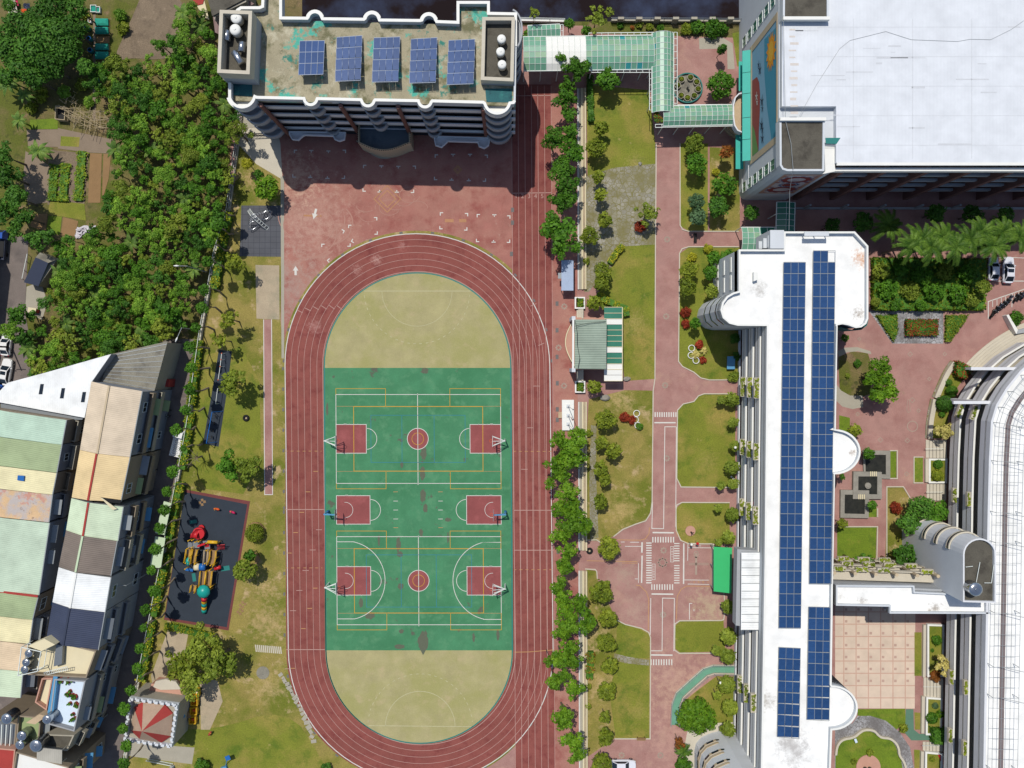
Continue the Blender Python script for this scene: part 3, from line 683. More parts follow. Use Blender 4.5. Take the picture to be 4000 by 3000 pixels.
for pts in ([(2563, 560), (2560, 965), (2558, 1480), (2551, 1526), (2547, 1960), (2541, 2005), (2522, 2034), (2480, 2048), (2432, 2068), (2396, 2096)],
            [(2656, 560), (2656, 880), (2666, 897), (2690, 904), (2885, 904)],
            [(2885, 964), (2690, 964), (2664, 972), (2654, 990), (2650, 1412), (2666, 1432), (2710, 1454), (2736, 1476), (2770, 1484), (2885, 1484)],
            [(2872, 1538), (2750, 1538), (2728, 1546), (2710, 1568), (2668, 1578), (2646, 1602), (2643, 1868), (2660, 1902), (2872, 1904)],
            [(2850, 1963), (2664, 1962), (2644, 1972), (2640, 1990), (2641, 2070), (2658, 2110), (2690, 2124), (2780, 2124)],
            [(2826, 2300), (2832, 2380), (2826, 2420), (2816, 2423), (2655, 2424), (2636, 2436), (2634, 2538), (2652, 2551), (2800, 2551)],
            [(2410, 2422), (2442, 2438), (2506, 2454), (2534, 2470), (2541, 2490), (2539, 2885), (2400, 2885)],
            [(3272, 2057), (3427, 2057), (3424, 2185)], [(3463, 2190), (3463, 1901), (3528, 1901), (3554, 1944)],
            [(3474, 1760), (3504, 1760), (3504, 1869), (3450, 1869)], [(3606, 1785), (3569, 1785), (3569, 1886), (3606, 1886)],
            [(3427, 2020), (3427, 1985)], [(2285, 2110), (2330, 2108), (2345, 2118)], [(2285, 2222), (2325, 2224), (2331, 2232), (2333, 2260)]):
    kerb(pts, False, mat='concrete_pale')
# road marks of the practice crossroads
m = Mark(); my = Mark(); mg = Mark()
for x in range(2559, 2642, 9): m.ln0([(x, 1610), (x, 1629)], .2, 6)
m.ln0([(2556, 1651), (2639, 1651)], .22, 6)
m.ln0([(2642, 1667), (2597, 1667), (2592, 2065), (2546, 2064), (2549, 1960)], .12, 6); m.ln0([(2642, 1667), (2639, 2064)], .12, 6)
m.ln0([(2549, 2080), (2632, 2081)], .24, 6)
for i in range(9): m.ln0([(2550+i*10.1, 2097), (2550+i*10.1, 2119)], .2, 6)
for i in range(17): m.ln0([(2524, 2121+i*9.7), (2545, 2121+i*9.7)], .2, 6)
for i in range(17):
    if i not in (8,): m.ln0([(2633, 2123+i*9.6), (2654, 2123+i*9.6)], .17, 6)
for i in range(9): m.ln0([(2546+i*10.1, 2282), (2546+i*10.1, 2304)], .2, 6)
m.ln0([(2545, 2320), (2630, 2321)], .24, 6)
m.ln0([(2542, 2336), (2540, 2480)], .12, 6); m.ln0([(2586, 2542), (2588, 2336), (2634, 2337), (2632, 2543)], .12, 6); m.ln0([(2541, 2542), (2586, 2542)], .12, 6)
m.ln0([(2542, 2558), (2627, 2559)], .24, 6)
for i in range(9): m.ln0([(2543+i*10.1, 2575), (2543+i*10.1, 2598)], .2, 6)
m.ln0([(2508, 2118), (2507, 2159)], .26, 6); m.ln0([(2508, 2170), (2506, 2277)], .22, 6)
m.ln0([(2441, 2134), (2505, 2134)], .1, 6); m.ln0([(2494, 2200), (2494, 2277)], .1, 6); m.ln0([(2480, 2261), (2494, 2261)], .1, 6)
m.ln0([(2425, 2117), (2440, 2117)], .1, 6); m.ln0([(2462, 2118), (2496, 2118)], .1, 6)
m.ln0([(2671, 2122), (2670, 2281)], .22, 6); m.ln0([(2687, 2122), (2780, 2124)], .12, 6); m.ln0([(2687, 2139), (2778, 2140)], .1, 6); m.ln0([(2687, 2122), (2686, 2190)], .1, 6)
m.ln0([(2672, 2265), (2768, 2266)], .1, 6); m.ln0([(2686, 2281), (2770, 2283)], .1, 6)
m.ln0([(2704, 2357), (2693, 2357), (2693, 2420)], .12, 6)
for cx, y0, y1 in ((2553, 2203, 2264), (2625, 2135, 2195)): m.ln0(rect(cx-6, y0, cx+6, y1), .07, 6, True)
struct('road_marking', m, 'line_white')
my.ln0([(2537, 2060), (2535, 2085), (2520, 2105), (2500, 2110), (2395, 2108)], .1, 6)
my.ln0([(2638, 2060), (2645, 2090), (2665, 2112), (2690, 2121)], .1, 6)
my.ln0([(2292, 2190), (2490, 2194)], .09, 6); my.ln0([(2430, 2199), (2490, 2200)], .07, 6)
my.ln0([(2484, 2285), (2500, 2288), (2525, 2312), (2534, 2340), (2532, 2460)], .1, 6)
my.ln0([(2778, 2290), (2682, 2289), (2660, 2302), (2645, 2330), (2642, 2420)], .1, 6)
struct('road_marking_yellow', my, 'line_yellow_faint')
m = mg
def star(x, y, s=12):
    for i in range(8):
        a = i*45; q = P(x+s*cos(radians(a)), y+s*sin(radians(a))); m.box((q.x, q.y, .028), (.3, .3, .006), radians(45))
for x, y in ((2606, 935), (2602, 1236), (2604, 1790), (2598, 1505), (2592, 2150), (2590, 2401), (2428, 2950), (2580, 2950), (2183, 1500)): star(x, y, 9)
star(2588, 2197, 17); star(2588, 2197, 13)
m.ln0(arc(2719, 2165, 8, 12, 0, 360), .15, 6); m.ln0([(2719, 2160), (2719, 2245)], .35, 6); m.ln0([(2690, 2200), (2768, 2200)], .12, 6); m.ln0([(2690, 2206), (2768, 2206)], .12, 6)
for x, y, s in ((3555, 1383, 9), (3690, 1383, 7), (3630, 1480, 7), (3563, 1563, 10), (3588, 1604, 7), (3439, 1718, 9), (3544, 1721, 9), (3541, 1851, 8), (3350, 1617, 7), (3356, 1324, 6)):
    m.ln0([(x, y-s), (x+s, y), (x, y+s), (x-s, y)], .12, 6, True)
m.ln0(arc(3564, 1665, 20, 20, 0, 360), .15, 5); m.ln0([(3551, 1560), (3556, 1606), (3548, 1612), (3541, 1602), (3546, 1560)], .08, 6)
for x, y in ((2204, 1197), (2182, 1358), (2203, 1507)):
    for dx, dy in ((-9, 0), (9, 0), (0, -9), (0, 9), (-6, -6), (6, 6), (-6, 6), (6, -6)):
        q = P(x+dx, y+dy); m.box((q.x, q.y, .04), (.28, .28, .012))
struct('paving_pattern', m, 'line_grey')
# painted characters
def painted(s, x, y, size, rot, mat, lv=.04, name='painted_text', gap=None):
    cu = bpy.data.curves.new(name, 'FONT'); cu.body = s; cu.size = size; cu.align_x = 'CENTER'; cu.align_y = 'CENTER'
    cu.materials.append(M[mat]); o_ = bpy.data.objects.new(name, cu); C.objects.link(o_)
    q = P(x, y); o_.location = (q.x, q.y, lv); o_.rotation_euler = (0, 0, radians(rot)); o_['kind'] = 'structure'; cu.resolution_u = 3
    if gap: cu.space_character = gap
    return o_
for i, x in enumerate((2018, 2043, 2069, 2094, 2120)): painted(str(i+1), x-2, 767, 1.05, 0, 'lane_white', .062)
for i, ch in enumerate('行人穿越道'):
    painted(ch, 2553, 2214+i*9.8, .34, 0, 'line_white', .042); painted(ch, 2625, 2186-i*10.8, .34, 180, 'line_white', .042)
for i, ch in enumerate('停車慢行'):
    painted(ch, 2735-i*11.6, 2131, .34, 180, 'line_white', .042); painted(ch, 2711+i*18, 2274, .36, 0, 'line_yellow_faint', .042)
painted('R', 2711, 2384, .5, 0, 'line_white', .042); painted('1', 2734, 2383, .45, 20, 'line_white', .042)
# ======================= buildings of the school =======================
def rot2(p, a): return (p[0]*cos(a)-p[1]*sin(a), p[0]*sin(a)+p[1]*cos(a))
def solar(name, label, corners, z_lo, z_hi, rows, cols, mat, group, roofz, skip=()):
    """corners px TL,TR,BR,BL; top edge at z_lo, bottom edge at z_hi; every panel its own part, copied from the first"""
    A, B = P(*corners[0], z_lo), P(*corners[1], z_lo); D, E = P(*corners[2], z_hi), P(*corners[3], z_hi)
    t = thing(name, label, 'solar array', ((A.x+D.x)/2, (A.y+D.y)/2, roofz), group)
    fr = MB()
    ux = (B-A)/cols; uy = (E-A)/rows; lx, ly = ux.length, uy.length
    X = ux.normalized(); N = X.cross(uy.normalized()).normalized(); N = N if N.z > 0 else -N; Y = N.cross(X)
    base = None; off = t.location
    mt = Matrix((X, Y, N)).transposed().to_4x4()
    for r in range(rows):
        for c in range(cols):
            if (r, c) in skip: continue
            ctr = A+ux*(c+.5)+uy*(r+.5)
            if base is None:
                pb = MB(); pb.box((0, 0, 0), (lx-.05, ly-.1, .05)); pb.mi = [0]*len(pb.f); pb.mi[-1] = 1
                base = pb.build('panel', ['frame_grey', mat]); o = base
            else:
                o = base.copy(); C.objects.link(o)
            o.parent = t; o.matrix_local = Matrix.Translation(ctr-off) @ mt
    dn = N*.07
    for i in range(3):
        k = (.08, .5, .92)[i]; a = A+(E-A)*k-dn; c = B+(D-B)*k-dn; fr.beam(a, c, .07)
    fr.build('rail', 'frame_grey', t)
    fw = MB()
    for i in range(rows+1): fw.beam(A+uy*i+N*.012, B+(D-B)*(i/rows)+N*.012, .07, .03)
    for k in range(cols+1): fw.beam(A+ux*k+N*.01, E+(D-E)*(k/cols)+N*.01, .05, .03)
    fw.build('frame', 'pv_line' if mat == 'solar_cell_pale' else 'frame_grey', t)
    pz = MB(); n = max(2, rows//3+1)
    for j in range(n):
        k = .05+.9*j/(n-1)
        for q in (A+(E-A)*k+(B-A)*.06, A+(E-A)*k+(B-A)*.94):
            pz.beam((q.x, q.y, roofz), (q.x, q.y, q.z-.08), .07)
    pz.build('post_row', 'frame_grey', t)
    return t
def tank(label, x, y, z, r, h, group, mat='steel', base=None, cat='water tank'):
    q = P(x, y, z+h); t = thing('water_tank', label, cat, (q.x, q.y, z), group)
    b = MB(); b.cyl((q.x, q.y), r, z+.35, z+h-r*.3, 16); b.build('drum', mat, t, True)
    b = MB(); b.dome((q.x, q.y, z+h-r*.3), r*.99, r*.3, 16, 4); b.cyl((q.x, q.y), r*.25, z+h-.02, z+h+.06, 10); b.build('lid', mat, t, True)
    b = MB()
    for a in range(4): b.beam((q.x+r*.7*cos(a*pi/2), q.y+r*.7*sin(a*pi/2), z), (q.x+r*.7*cos(a*pi/2), q.y+r*.7*sin(a*pi/2), z+.4), .08)
    b.build('stand', 'steel_dull', t); return t
def rail(b, path, z, h=1.0, step=1.6, r=.03):
    for zz in (z+h, z+h*.5): b.tube([(p[0], p[1], zz) for p in path], r, 5)
    for i in range(len(path)-1):
        a, c = Vector(path[i][:2]), Vector(path[i+1][:2]); n = max(1, int((c-a).length/step))
        for k in range(n): q = a+(c-a)*k/n; b.tube([(q.x, q.y, z), (q.x, q.y, z+h)], r, 5)
def window(parent, c, u, n, w, h, name='window', pane='glass_dark', fr='frame_white', proud=.04, bars=1):
    """window centred at c on a wall: u along the wall, n outward"""
    c, u, n = Vector(c), Vector(u).normalized(), Vector(n).normalized(); z = Vector((0, 0, 1))
    b = MB(); o = c+n*proud
    def slab(x0, x1, y0, y1, d0, d1):
        ring = [[o+u*x+z*y+n*d for x, y in ((x0, y0), (x1, y0), (x1, y1), (x0, y1))] for d in (d0, d1)]
        b.loft(ring, True, True, True)
    f = .07
    slab(-w/2, w/2, h/2-f, h/2, -.03, .05); slab(-w/2, w/2, -h/2, -h/2+f, -.03, .05)
    slab(-w/2, -w/2+f, -h/2+f, h/2-f, -.03, .05); slab(w/2-f, w/2, -h/2+f, h/2-f, -.03, .05)
    for k in range(bars):
        x = -w/2+w*(k+1)/(bars+1); slab(x-.03, x+.03, -h/2+f, h/2-f, -.02, .03)
    fo = b.build(name, fr, parent)
    b = MB(); q = o-n*.02; b.quad(q-u*(w/2-f)-z*(h/2-f), q+u*(w/2-f)-z*(h/2-f), q+u*(w/2-f)+z*(h/2-f), q-u*(w/2-f)+z*(h/2-f)); b.build('pane', pane, fo)
    return fo
# ---------- teaching building with the stained roof (top of the picture) ----------
ZR = 17.0
T = thing('school_building', 'five-storey school building with stained concrete roof, round bays and blue solar panels on top', 'building', P(1440, 540))
def at(pts, z=18.0): return [tuple(P(x, y, z)[:2]) for x, y in pts]
south = [(893, 384), (1000, 385), (1185, 388), (1240, 389), (1405, 393), (1465, 394), (1630, 397), (1690, 398), (1890, 403), (2014, 405)]
foot = at([(893, 384), (2014, 404), (2018, 50), (1912, 48), (1912, 6), (1785, 6), (1785, 84), (1100, 67), (1100, -60), (1025, -60), (1025, 40), (858, 42), (860, 300), (893, 320)])
core = at([(893, 372), (2005, 390), (2012, 60), (1100, 80), (1020, 50), (868, 60)])
b = MB(); b.prism(core, 0, ZR-.1); b.build('wall', 'recess_shade', T)  # set-back wall, corridor shade put into its colour
b = MB(); b.prism(foot, ZR-.35, ZR); b.build('roof', 'roof_stained', T)
# parapet with round bays on both long sides
def bay(cx, cy, r, up, n=14, a0=15):
    return [(cx-r*cos(radians(a0+(180-2*a0)*i/n)), cy+(-1 if up else 1)*(r*sin(radians(a0+(180-2*a0)*i/n))-r*.15)) for i in range(n+1)]
sp = [(893, 322), (893, 372)]+bay(945, 376, 54, False)+[(1002, 384), (1184, 388)]+bay(1213, 388, 29, False)+[(1242, 389), (1407, 393)]+bay(1437, 393, 29, False)+[(1467, 394), (1631, 397)]+bay(1660, 397, 29, False)+[(1690, 398), (1886, 403)]+bay(1942, 400, 54, False)+[(2008, 404), (2014, 395)]
np_ = [(2018, 180), (2018, 50), (1912, 48), (1912, 5), (1785, 5), (1785, 83), (1708, 80)]+bay(1675, 78, 31, True)[::-1]+[(1640, 76), (1485, 74)]+bay(1453, 72, 31, True)[::-1]+[(1420, 71), (1262, 69)]+bay(1230, 68, 31, True)[::-1]+[(1198, 67), (1100, 66), (1100, -60)]
b = MB(); wallstrip(b, at(sp, 18.1), ZR-.5, 18.1, .3); wallstrip(b, at(np_, 18.1), ZR-.5, 18.1, .3); wallstrip(b, at([(2014, 395), (2018, 180)], 18.1), ZR-.5, 18.1, .3)
wallstrip(b, at([(1025, -60), (1022, 22), (1012, 26), (940, 26), (925, 36), (918, 46)], 18.1), ZR-.5, 18.1, .3)
b.build('parapet', 'wall_white', T)
b = MB()
for path in (sp, np_): wallstrip(b, offs(at(path, 18.2), -.06), 18.1, 18.2, .42)
wallstrip(b, offs(at([(1025, -60), (1022, 22), (1012, 26), (940, 26), (925, 36), (918, 46)], 18.2), -.06), 18.1, 18.2, .42)
b.build('coping', 'white_paint', T)
# outer lower rings around the round bays (the white double rings seen from above)
for cx, cy, r, up in ((1213, 388, 35, False), (1437, 393, 35, False), (1660, 397, 35, False), (945, 376, 62, False), (1942, 400, 62, False), (1230, 68, 36, True), (1453, 72, 36, True), (1675, 78, 36, True)):
    b = MB(); p = at(bay(cx, cy, r, up), 17.3); p = p if not up else p[::-1]
    wallstrip(b, p, 16.2, 17.3, .22); b.prism(at(bay(cx, cy, r-1, up), 17.3), 16.2, 16.4)
    b.build('bay_ring', 'white_paint', T)
def top2(p, z=18.1): return at(p, z)
# floor bands and round bay balconies on the south face
sf = at(south)
for fl in range(1, 5):
    z = 3.4*fl
    b = MB(); wallstrip(b, sf, z-.25, z+1.1, .18); b.build('balcony_wall', 'band_grey', T)
    b = MB(); q = sf+offs(sf, 2.2)[::-1]; b.prism(q, z-.22, z); b.build('floor_slab', 'concrete', T)
    for cx, cy, r in ((1213, 388, 33), (1437, 393, 33), (1660, 397, 33), (945, 376, 60), (1942, 400, 60)):
        if cx == 1437 and fl < 2: continue
        b = MB(); p = at(bay(cx, cy, r, False)); wallstrip(b, p, z-.25, z+1.05, .22); b.prism(p, z-.22, z)
        b.build('bay_balcony', 'wall_grey', T)
for x, y in ((1008, 390), (1323, 393), (1550, 398), (1886, 406)):
    b = MB(); q = P(x, y, 18); b.cyl((q.x, q.y-.35), .33, 0 if x in (1008, 1886) else 4.4, 16.9, 10); b.build('pillar', 'pillar_brown', T, True)
b = MB()
for i in range(40):
    k = i/39; a = Vector(sf[0])+(Vector(sf[-1])-Vector(sf[0]))*k
    for fl in range(5):
        if i % 3: b.box((a.x, a.y+1.62+.02*k, 3.4*fl+1.9), (.95, .06, 1.3))
b.build('classroom_windows', 'glass_dark', T)
# low porch canopies and entrance terrace
for pts in ([(1128, 524), (1140, 545), (1165, 548), (1182, 532), (1190, 528), (1300, 532), (1306, 545), (1325, 552), (1346, 545), (1350, 522), (1350, 515), (1128, 512)],
            [(1695, 545), (1700, 568), (1725, 576), (1742, 560), (1750, 552), (1865, 556), (1870, 572), (1892, 580), (1910, 568), (1914, 545), (1914, 536), (1695, 530)]):
    b = MB(); b.prism(at(pts, 3.6), 3.1, 3.5); wallstrip(b, at(pts, 4.0), 3.5, 4.0, .18, True); b.build('porch_canopy', 'band_grey', T)
ter = [(1397, 485), (1397, 555)]+[(1397+203*i/12, 555+32*sin(pi*i/12)) for i in range(1, 12)]+[(1602, 558), (1600, 485)]
b = MB(); b.prism(at(ter, 4.6), .0, 4.4, 0); b.build('entrance_terrace', 'wall_beige', T)
b = MB(); b.prism(offs(at(ter, 4.6), .3, True) if False else at([(1402, 487), (1402, 552)]+[(1402+193*i/12, 552+31*sin(pi*i/12)) for i in range(1, 12)]+[(1597, 554), (1596, 487)], 4.6), 4.4, 4.46); b.build('terrace_floor', 'terrace_floor', T)
b = MB(); wallstrip(b, at(ter, 5.5), 4.46, 5.35, .2); b.build('terrace_balustrade', 'wall_beige', T)
b = MB(); p = at(ter, 5.5)
for i in range(len(p)-1):
    a, c = Vector(p[i]), Vector(p[i+1]); n = max(1, int((c-a).length/.3))
    for k in range(n): q = a+(c-a)*k/n; b.box((q.x, q.y, 5.4), (.12, .12, .1))
b.build('baluster_caps', 'black', T)
b = MB()
for i in range(4):
    e = 10+i*8; pts = [(1412-e*.6, 548)]+[(1412-e*.6+(186+e)*k/12, 552+(34+e)*sin(pi*k/12)) for k in range(13)]+[(1590+e*.5, 550)]
    b.prism(at(pts, .2), 0, .66-.16*i)
b.build('entrance_steps', 'concrete', T)
# east stair bay
for fl in range(0, 6):
    z = [3.4*f for f in range(1, 5)]+[ZR-.4, 14.6]; z = z[fl]
    c = P(2006, 112, 18); p = [(c.x+(-.35)+1.7*cos(radians(a)), c.y+3.1*sin(radians(a))) for a in range(-80, 81, 10)]
    b = MB(); wallstrip(b, p, z-.25, z+1.05, .22); b.prism(p+[(c.x-.5, c.y)], z-.22, z); b.build('stair_balcony', 'wall_grey', T)
# roof houses (open topped, tanks inside)
def roofhouse(px, z0, z1, par=1.2):
    pts = at(px, z1)
    b = MB(); b.prism(pts, z0, z1-par); b.build('roof_house_wall', 'wall_grey', T)
    b = MB(); b.prism(offs(pts if pts == ccw(pts) else ccw(pts), .5, True), z1-par, z1-par+.03); b.build('roof_house_floor', 'roof_dark', T)
    b = MB(); q = ccw(pts); wallstrip(b, q, z1-par, z1, .5, True); b.build('roof_house_parapet', 'concrete_pale', T)
roofhouse([(858, 38), (985, 42), (975, 290), (848, 284)], ZR, 21.2, 2.0)
b = MB(); q = at([(893, 318), (985, 322), (985, 376), (893, 370)], 17.1); b.prism(q, ZR, ZR+.03); b.build('roof_patch', 'roof_turq', T)
b = MB(); q = at([(1895, 345), (2000, 345), (2000, 400), (1900, 398)], 17.1); b.prism(q, ZR, ZR+.03); b.build('roof_patch', 'roof_turq', T)
b = MB(); q = at([(1790, 20), (1905, 20), (1900, 140), (1840, 130), (1835, 60), (1792, 80)], 17.1); b.prism(q, ZR, ZR+.028); b.build('roof_patch', 'roof_stained', T)
roofhouse([(1884, 66), (2012, 66), (2006, 318), (1878, 312)], ZR, 18.9, 1.3)
for i, (x, y) in enumerate(((920, 66), (916, 112))): tank(['pale domed water tank at the far corner of the open roof house', 'pale domed water tank beside the two lying steel cylinders'][i], x, y, 19.4, .78, 1.7, 'pale tanks in the tall roof house', 'white_paint')
for i, (x, y) in enumerate(((1959, 149), (1955, 199), (1961, 249))): tank(['domed water tank farthest from the playground in the low roof house', 'middle domed water tank of the row in the low roof house', 'domed water tank with a white pipe in the low roof house'][i], x, y, 17.7, .62, 1.5, 'domed tanks in the low roof house', 'white_paint')
for i, (x, y, a, l, lab) in enumerate(((886, 138, 1.4, 1.5, 'short lying steel cylinder tank near the roof house edge'), (944, 182, 1.45, 1.4, 'small upright-looking lying steel tank by the inner parapet'), (928, 224, 2.15, 2.1, 'long lying steel cylinder tank at an angle on the roof'))):
    q = P(x, y, 20.2); t = thing('steel_tank', lab, 'water tank', (q.x, q.y, 19.4), 'lying steel tanks in the tall roof house')
    d = Vector((cos(a), sin(a), 0)); c = Vector((q.x, q.y, 20.05)); b = MB(); b.tube([c-d*l/2, c-d*l*.46, c+d*l*.46, c+d*l/2], [.4, .52, .52, .4], 14); b.build('drum', 'steel', t, True)
    b = MB()
    for s in (-.3, .3): b.beam(c+d*l*s+Vector((0, 0, -.65)), c+d*l*s+Vector((0, 0, -.45)), .7, .2)
    b.build('cradle', 'steel_dull', t)
g = 'solar arrays on the stained roof'
labs = ['smaller solar array of three panel rows on the stained roof', 'solar array next to the smaller one on the stained roof', 'middle solar array of the five on the stained roof', 'fourth solar array from the small one on the stained roof', 'solar array beside the low roof house with three tanks']
for i, (cs, r) in enumerate((([(1171, 160), (1268, 159), (1262, 290), (1166, 293)], 3), ([(1316, 146), (1415, 139), (1408, 314), (1309, 318)], 4), ([(1461, 148), (1563, 144), (1554, 319), (1453, 321)], 4), ([(1606, 153), (1708, 147), (1701, 322), (1599, 325)], 4), ([(1753, 158), (1856, 153), (1849, 327), (1745, 331)], 4))):
    solar('solar_array', labs[i], cs, ZR+.5, ZR+1.7, r, 4, 'solar_cell_pale', g, ZR)
# ---------- gymnasium ----------
ZG = 20.0
Gy = thing('gymnasium', 'big white-roofed sports hall with a painted mural on its side wall', 'building', P(3500, 600))
def ag(pts, z=ZG): return [tuple(P(x, y, z)[:2]) for x, y in pts]
gx0 = P(3048, 0, ZG).x; gy0 = P(0, 664, ZG).y
gfoot = [(gx0, gy0+1.2), (gx0+.25, gy0+.5), (gx0+.6, gy0+.15), (gx0+1.3, gy0), (140, gy0), (140, 125), (gx0, 125)]
tw = P(3262, 0, ZG).x
b = MB(); b.prism(gfoot[:4]+[(tw, gy0), (tw, gy0+3), (140, gy0+3), (140, 125), (gx0, 125)], 0, ZG-.6); b.build('wall', 'wall_white', Gy)
b = MB(); b.prism([(gx0+.1, gy0+9), (tw, gy0+9), (tw, gy0+.95), (140, gy0+.95), (140, 90), (gx0+.1, 90)], ZG-.6, ZG+.35); b.build('roof', 'gym_roof', Gy)
b = MB(); b.beam((tw+.1, gy0+.75, ZG+.3), (140, gy0+.75, ZG+.3), .4, .3); b.beam((tw, gy0+.2, ZG-.9), (140, gy0+.2, ZG-.9), .5, .9); b.build('gutter', 'white_paint', Gy)
for nm, pts in (('stair_tower', [(3045, 468), (3222, 468), (3220, 668), (3075, 668), (3056, 662), (3046, 645)]), ('stair_tower', [(3060, -120), (3238, -120), (3238, 72), (3058, 72)])):
    q = ag(pts, ZG+1); b = MB(); b.prism(q, ZG-.6, ZG+.8); st = b.build(nm, 'wall_white', Gy)
    b = MB(); qc = ccw(q); b.prism(offs(qc, .3, True), ZG+.8, ZG+.84); b.build('tower_roof', 'roof_dark', st)
    b = MB(); wallstrip(b, qc, ZG+.8, ZG+1.0, .28, True); b.build('tower_parapet', 'wall_white', st)
    b = MB(); a, c = ((3045, 467), (3224, 467)) if pts[0][1] > 0 else ((3057, 74), (3239, 74)); b.beam(P(*a, ZG+1.1), P(*c, ZG+1.1), .45, .6); b.build('tower_coping', 'white_paint', st)
b = MB(); q = ag([(3222, 560), (3264, 560), (3264, 668), (3216, 678), (3226, 668)], ZG); b.prism(q, ZG-.6, ZG-.2); b.build('roof_ledge', 'white_paint', Gy)
b = MB(); q = ag([(3224, 538), (3284, 538), (3268, 562), (3226, 560)], ZG+.4); b.prism(q, ZG+.355, ZG+.37); b.build('roof_recess', 'turq_dark', Gy)  # thin dark green sheet drawn in place of a sunken recess
# south face: columns and beams in the shade
b = MB(); b.prism([(tw+.3, gy0+2.9), (140, gy0+2.9), (140, gy0+3.1), (tw+.3, gy0+3.1)], .2, ZG-1); b.build('recess_glass', 'recess_shade', Gy)
for i in range(11):
    x = tw+1.6+i*6.2; b = MB(); b.prism([(x-.35, gy0), (x+.35, gy0), (x+.35, gy0+2.8), (x-.35, gy0+2.8)], 0, ZG-1); b.build('column', 'pillar_brown', Gy)
for z in (3.6, 7.0, 10.2, 13.4, 16.2):
    b = MB(); b.beam((tw+.2, gy0+.9, z), (140, gy0+.9, z), .35, .9); b.build('spandrel', 'wall_grey', Gy)
b = MB(); wallstrip(b, [(tw+.2, gy0-1.6), (140, gy0-1.6)], 0, .8, .25)
for i in range(11): b.box((tw+3+i*6.2, gy0-1.5, 1.65), (.3, .3, 3.3))
b.build('porch_wall', 'wall_grey', Gy)
# west wall: mural, bands, windows
def wq(b, y0, y1, z0, z1, d=.05, mi=0):
    x = gx0-d; b.quad((x, y1, z0), (x, y0, z0), (x, y0, z1), (x, y1, z1), mi)
def wy(px_y, z): return P(0, px_y, z).y
my0, my1 = 33.4, 50.2
b = MB(); wallstrip(b, [(gx0-.06, my0-1), (gx0-.06, my1+1)], 6.3, 7.2, .06); wallstrip(b, [(gx0-.06, my0-1), (gx0-.06, my1+1)], 18.6, 19.0, .06)
wallstrip(b, [(gx0-.05, my0-1), (gx0-.05, my0)], 7.2, 18.6, .05); wallstrip(b, [(gx0-.05, my1), (gx0-.05, my1+1)], 7.2, 18.6, .05)
b.build('mural_frame', 'wall_beige', Gy)
plain('mural_sky', (132, 176, 200), .8, var=.04); plain('mural_deep', (70, 148, 172), .8, var=.05); plain('mural_hill', (158, 74, 66), .8, var=.05); plain('mural_green', (112, 150, 84), .8, var=.05); plain('mural_sun', (226, 150, 40), .8, var=.05); plain('mural_core', (232, 178, 60), .8, var=.04); plain('mural_dark', (52, 70, 92), .8)
mu = MB(); wq(mu, my0, my1, 7.3, 18.5, .03); mural = mu.build('mural', 'mural_sky', Gy)
def wallpoly(yz, d, mat, nm):
    b = MB(); x = gx0-d; b.poly([(x, y, z) for y, z in yz]); return b.build(nm, mat, mural)
wallpoly([(my1-1.0, 18.45), (my1-.5, 13.2), (44.5, 13.2), (39, 14.4), (my0+.1, 16.4), (my0+.1, 18.45)], .045, 'mural_deep', 'painted_band')
wallpoly([(my0+.1, 7.35), (my0+.1, 10.5), (36.5, 10.6), (39.5, 11.1), (42, 11.2), (44, 10.8), (45.3, 9.7), (45.6, 7.35)], .06, 'mural_hill', 'painted_hill')
wallpoly([(my0+.1, 7.35), (my0+.1, 10.4), (35, 9.6), (37.2, 8.6), (38.6, 7.35)], .07, 'mural_green', 'painted_slope')
sunp = []
for i in range(28):
    r = (2.6, 1.75)[i % 2]; a = 2*pi*i/28; sunp.append((46.6+r*cos(a)*1.15, 16.3+r*sin(a)*.85))
wallpoly(sunp, .085, 'mural_sun', 'painted_sun'); wallpoly([(46.6+1.5*cos(a*.4), 16.3+1.1*sin(a*.4)) for a in range(16)], .1, 'mural_core', 'painted_sun_core')
for y, z, s in ((45.8, 11.2, 1), (46.8, 10.6, .7), (40.6, 12.2, 1), (39.4, 12.4, .7), (37.0, 12.0, 1.1), (36.2, 12.4, .8), (34.8, 12.4, 1), (42.2, 9.6, .8), (41.2, 9.9, .6)):
    b = MB(); x = gx0-.11
    for a, l in ((.3, 1.0), (1.4, .9), (2.5, 1.0), (4.0, .8), (5.3, 1.1)):
        d = Vector((0, cos(a), sin(a)*.8)); n = Vector((0, -d.z, d.y)).normalized()*.13*s; p0 = Vector((x, y, z)); p1 = p0+d*l*s
        b.quad(p0-n, p1-n*.5, p1+n*.5, p0+n)
    b.build('painted_figure', 'mural_dark' if z > 11 or y > 45 else 'white_paint', mural)
for i in range(6):
    z = 3.2+i*2.75
    for yy in (29.6, 53.6): window(Gy, (gx0-.02, yy if i < 6 else yy, z), (0, 1, 0), (-1, 0, 0), 1.7, 1.9, pane='green_glass')
b = MB()
for z in (2.0, 5.4): wallstrip(b, [(gx0-.07, gy0+1.4), (gx0-.07, 33)], z, z+.12, .07)
b.build('wall_band', 'band_grey', Gy)
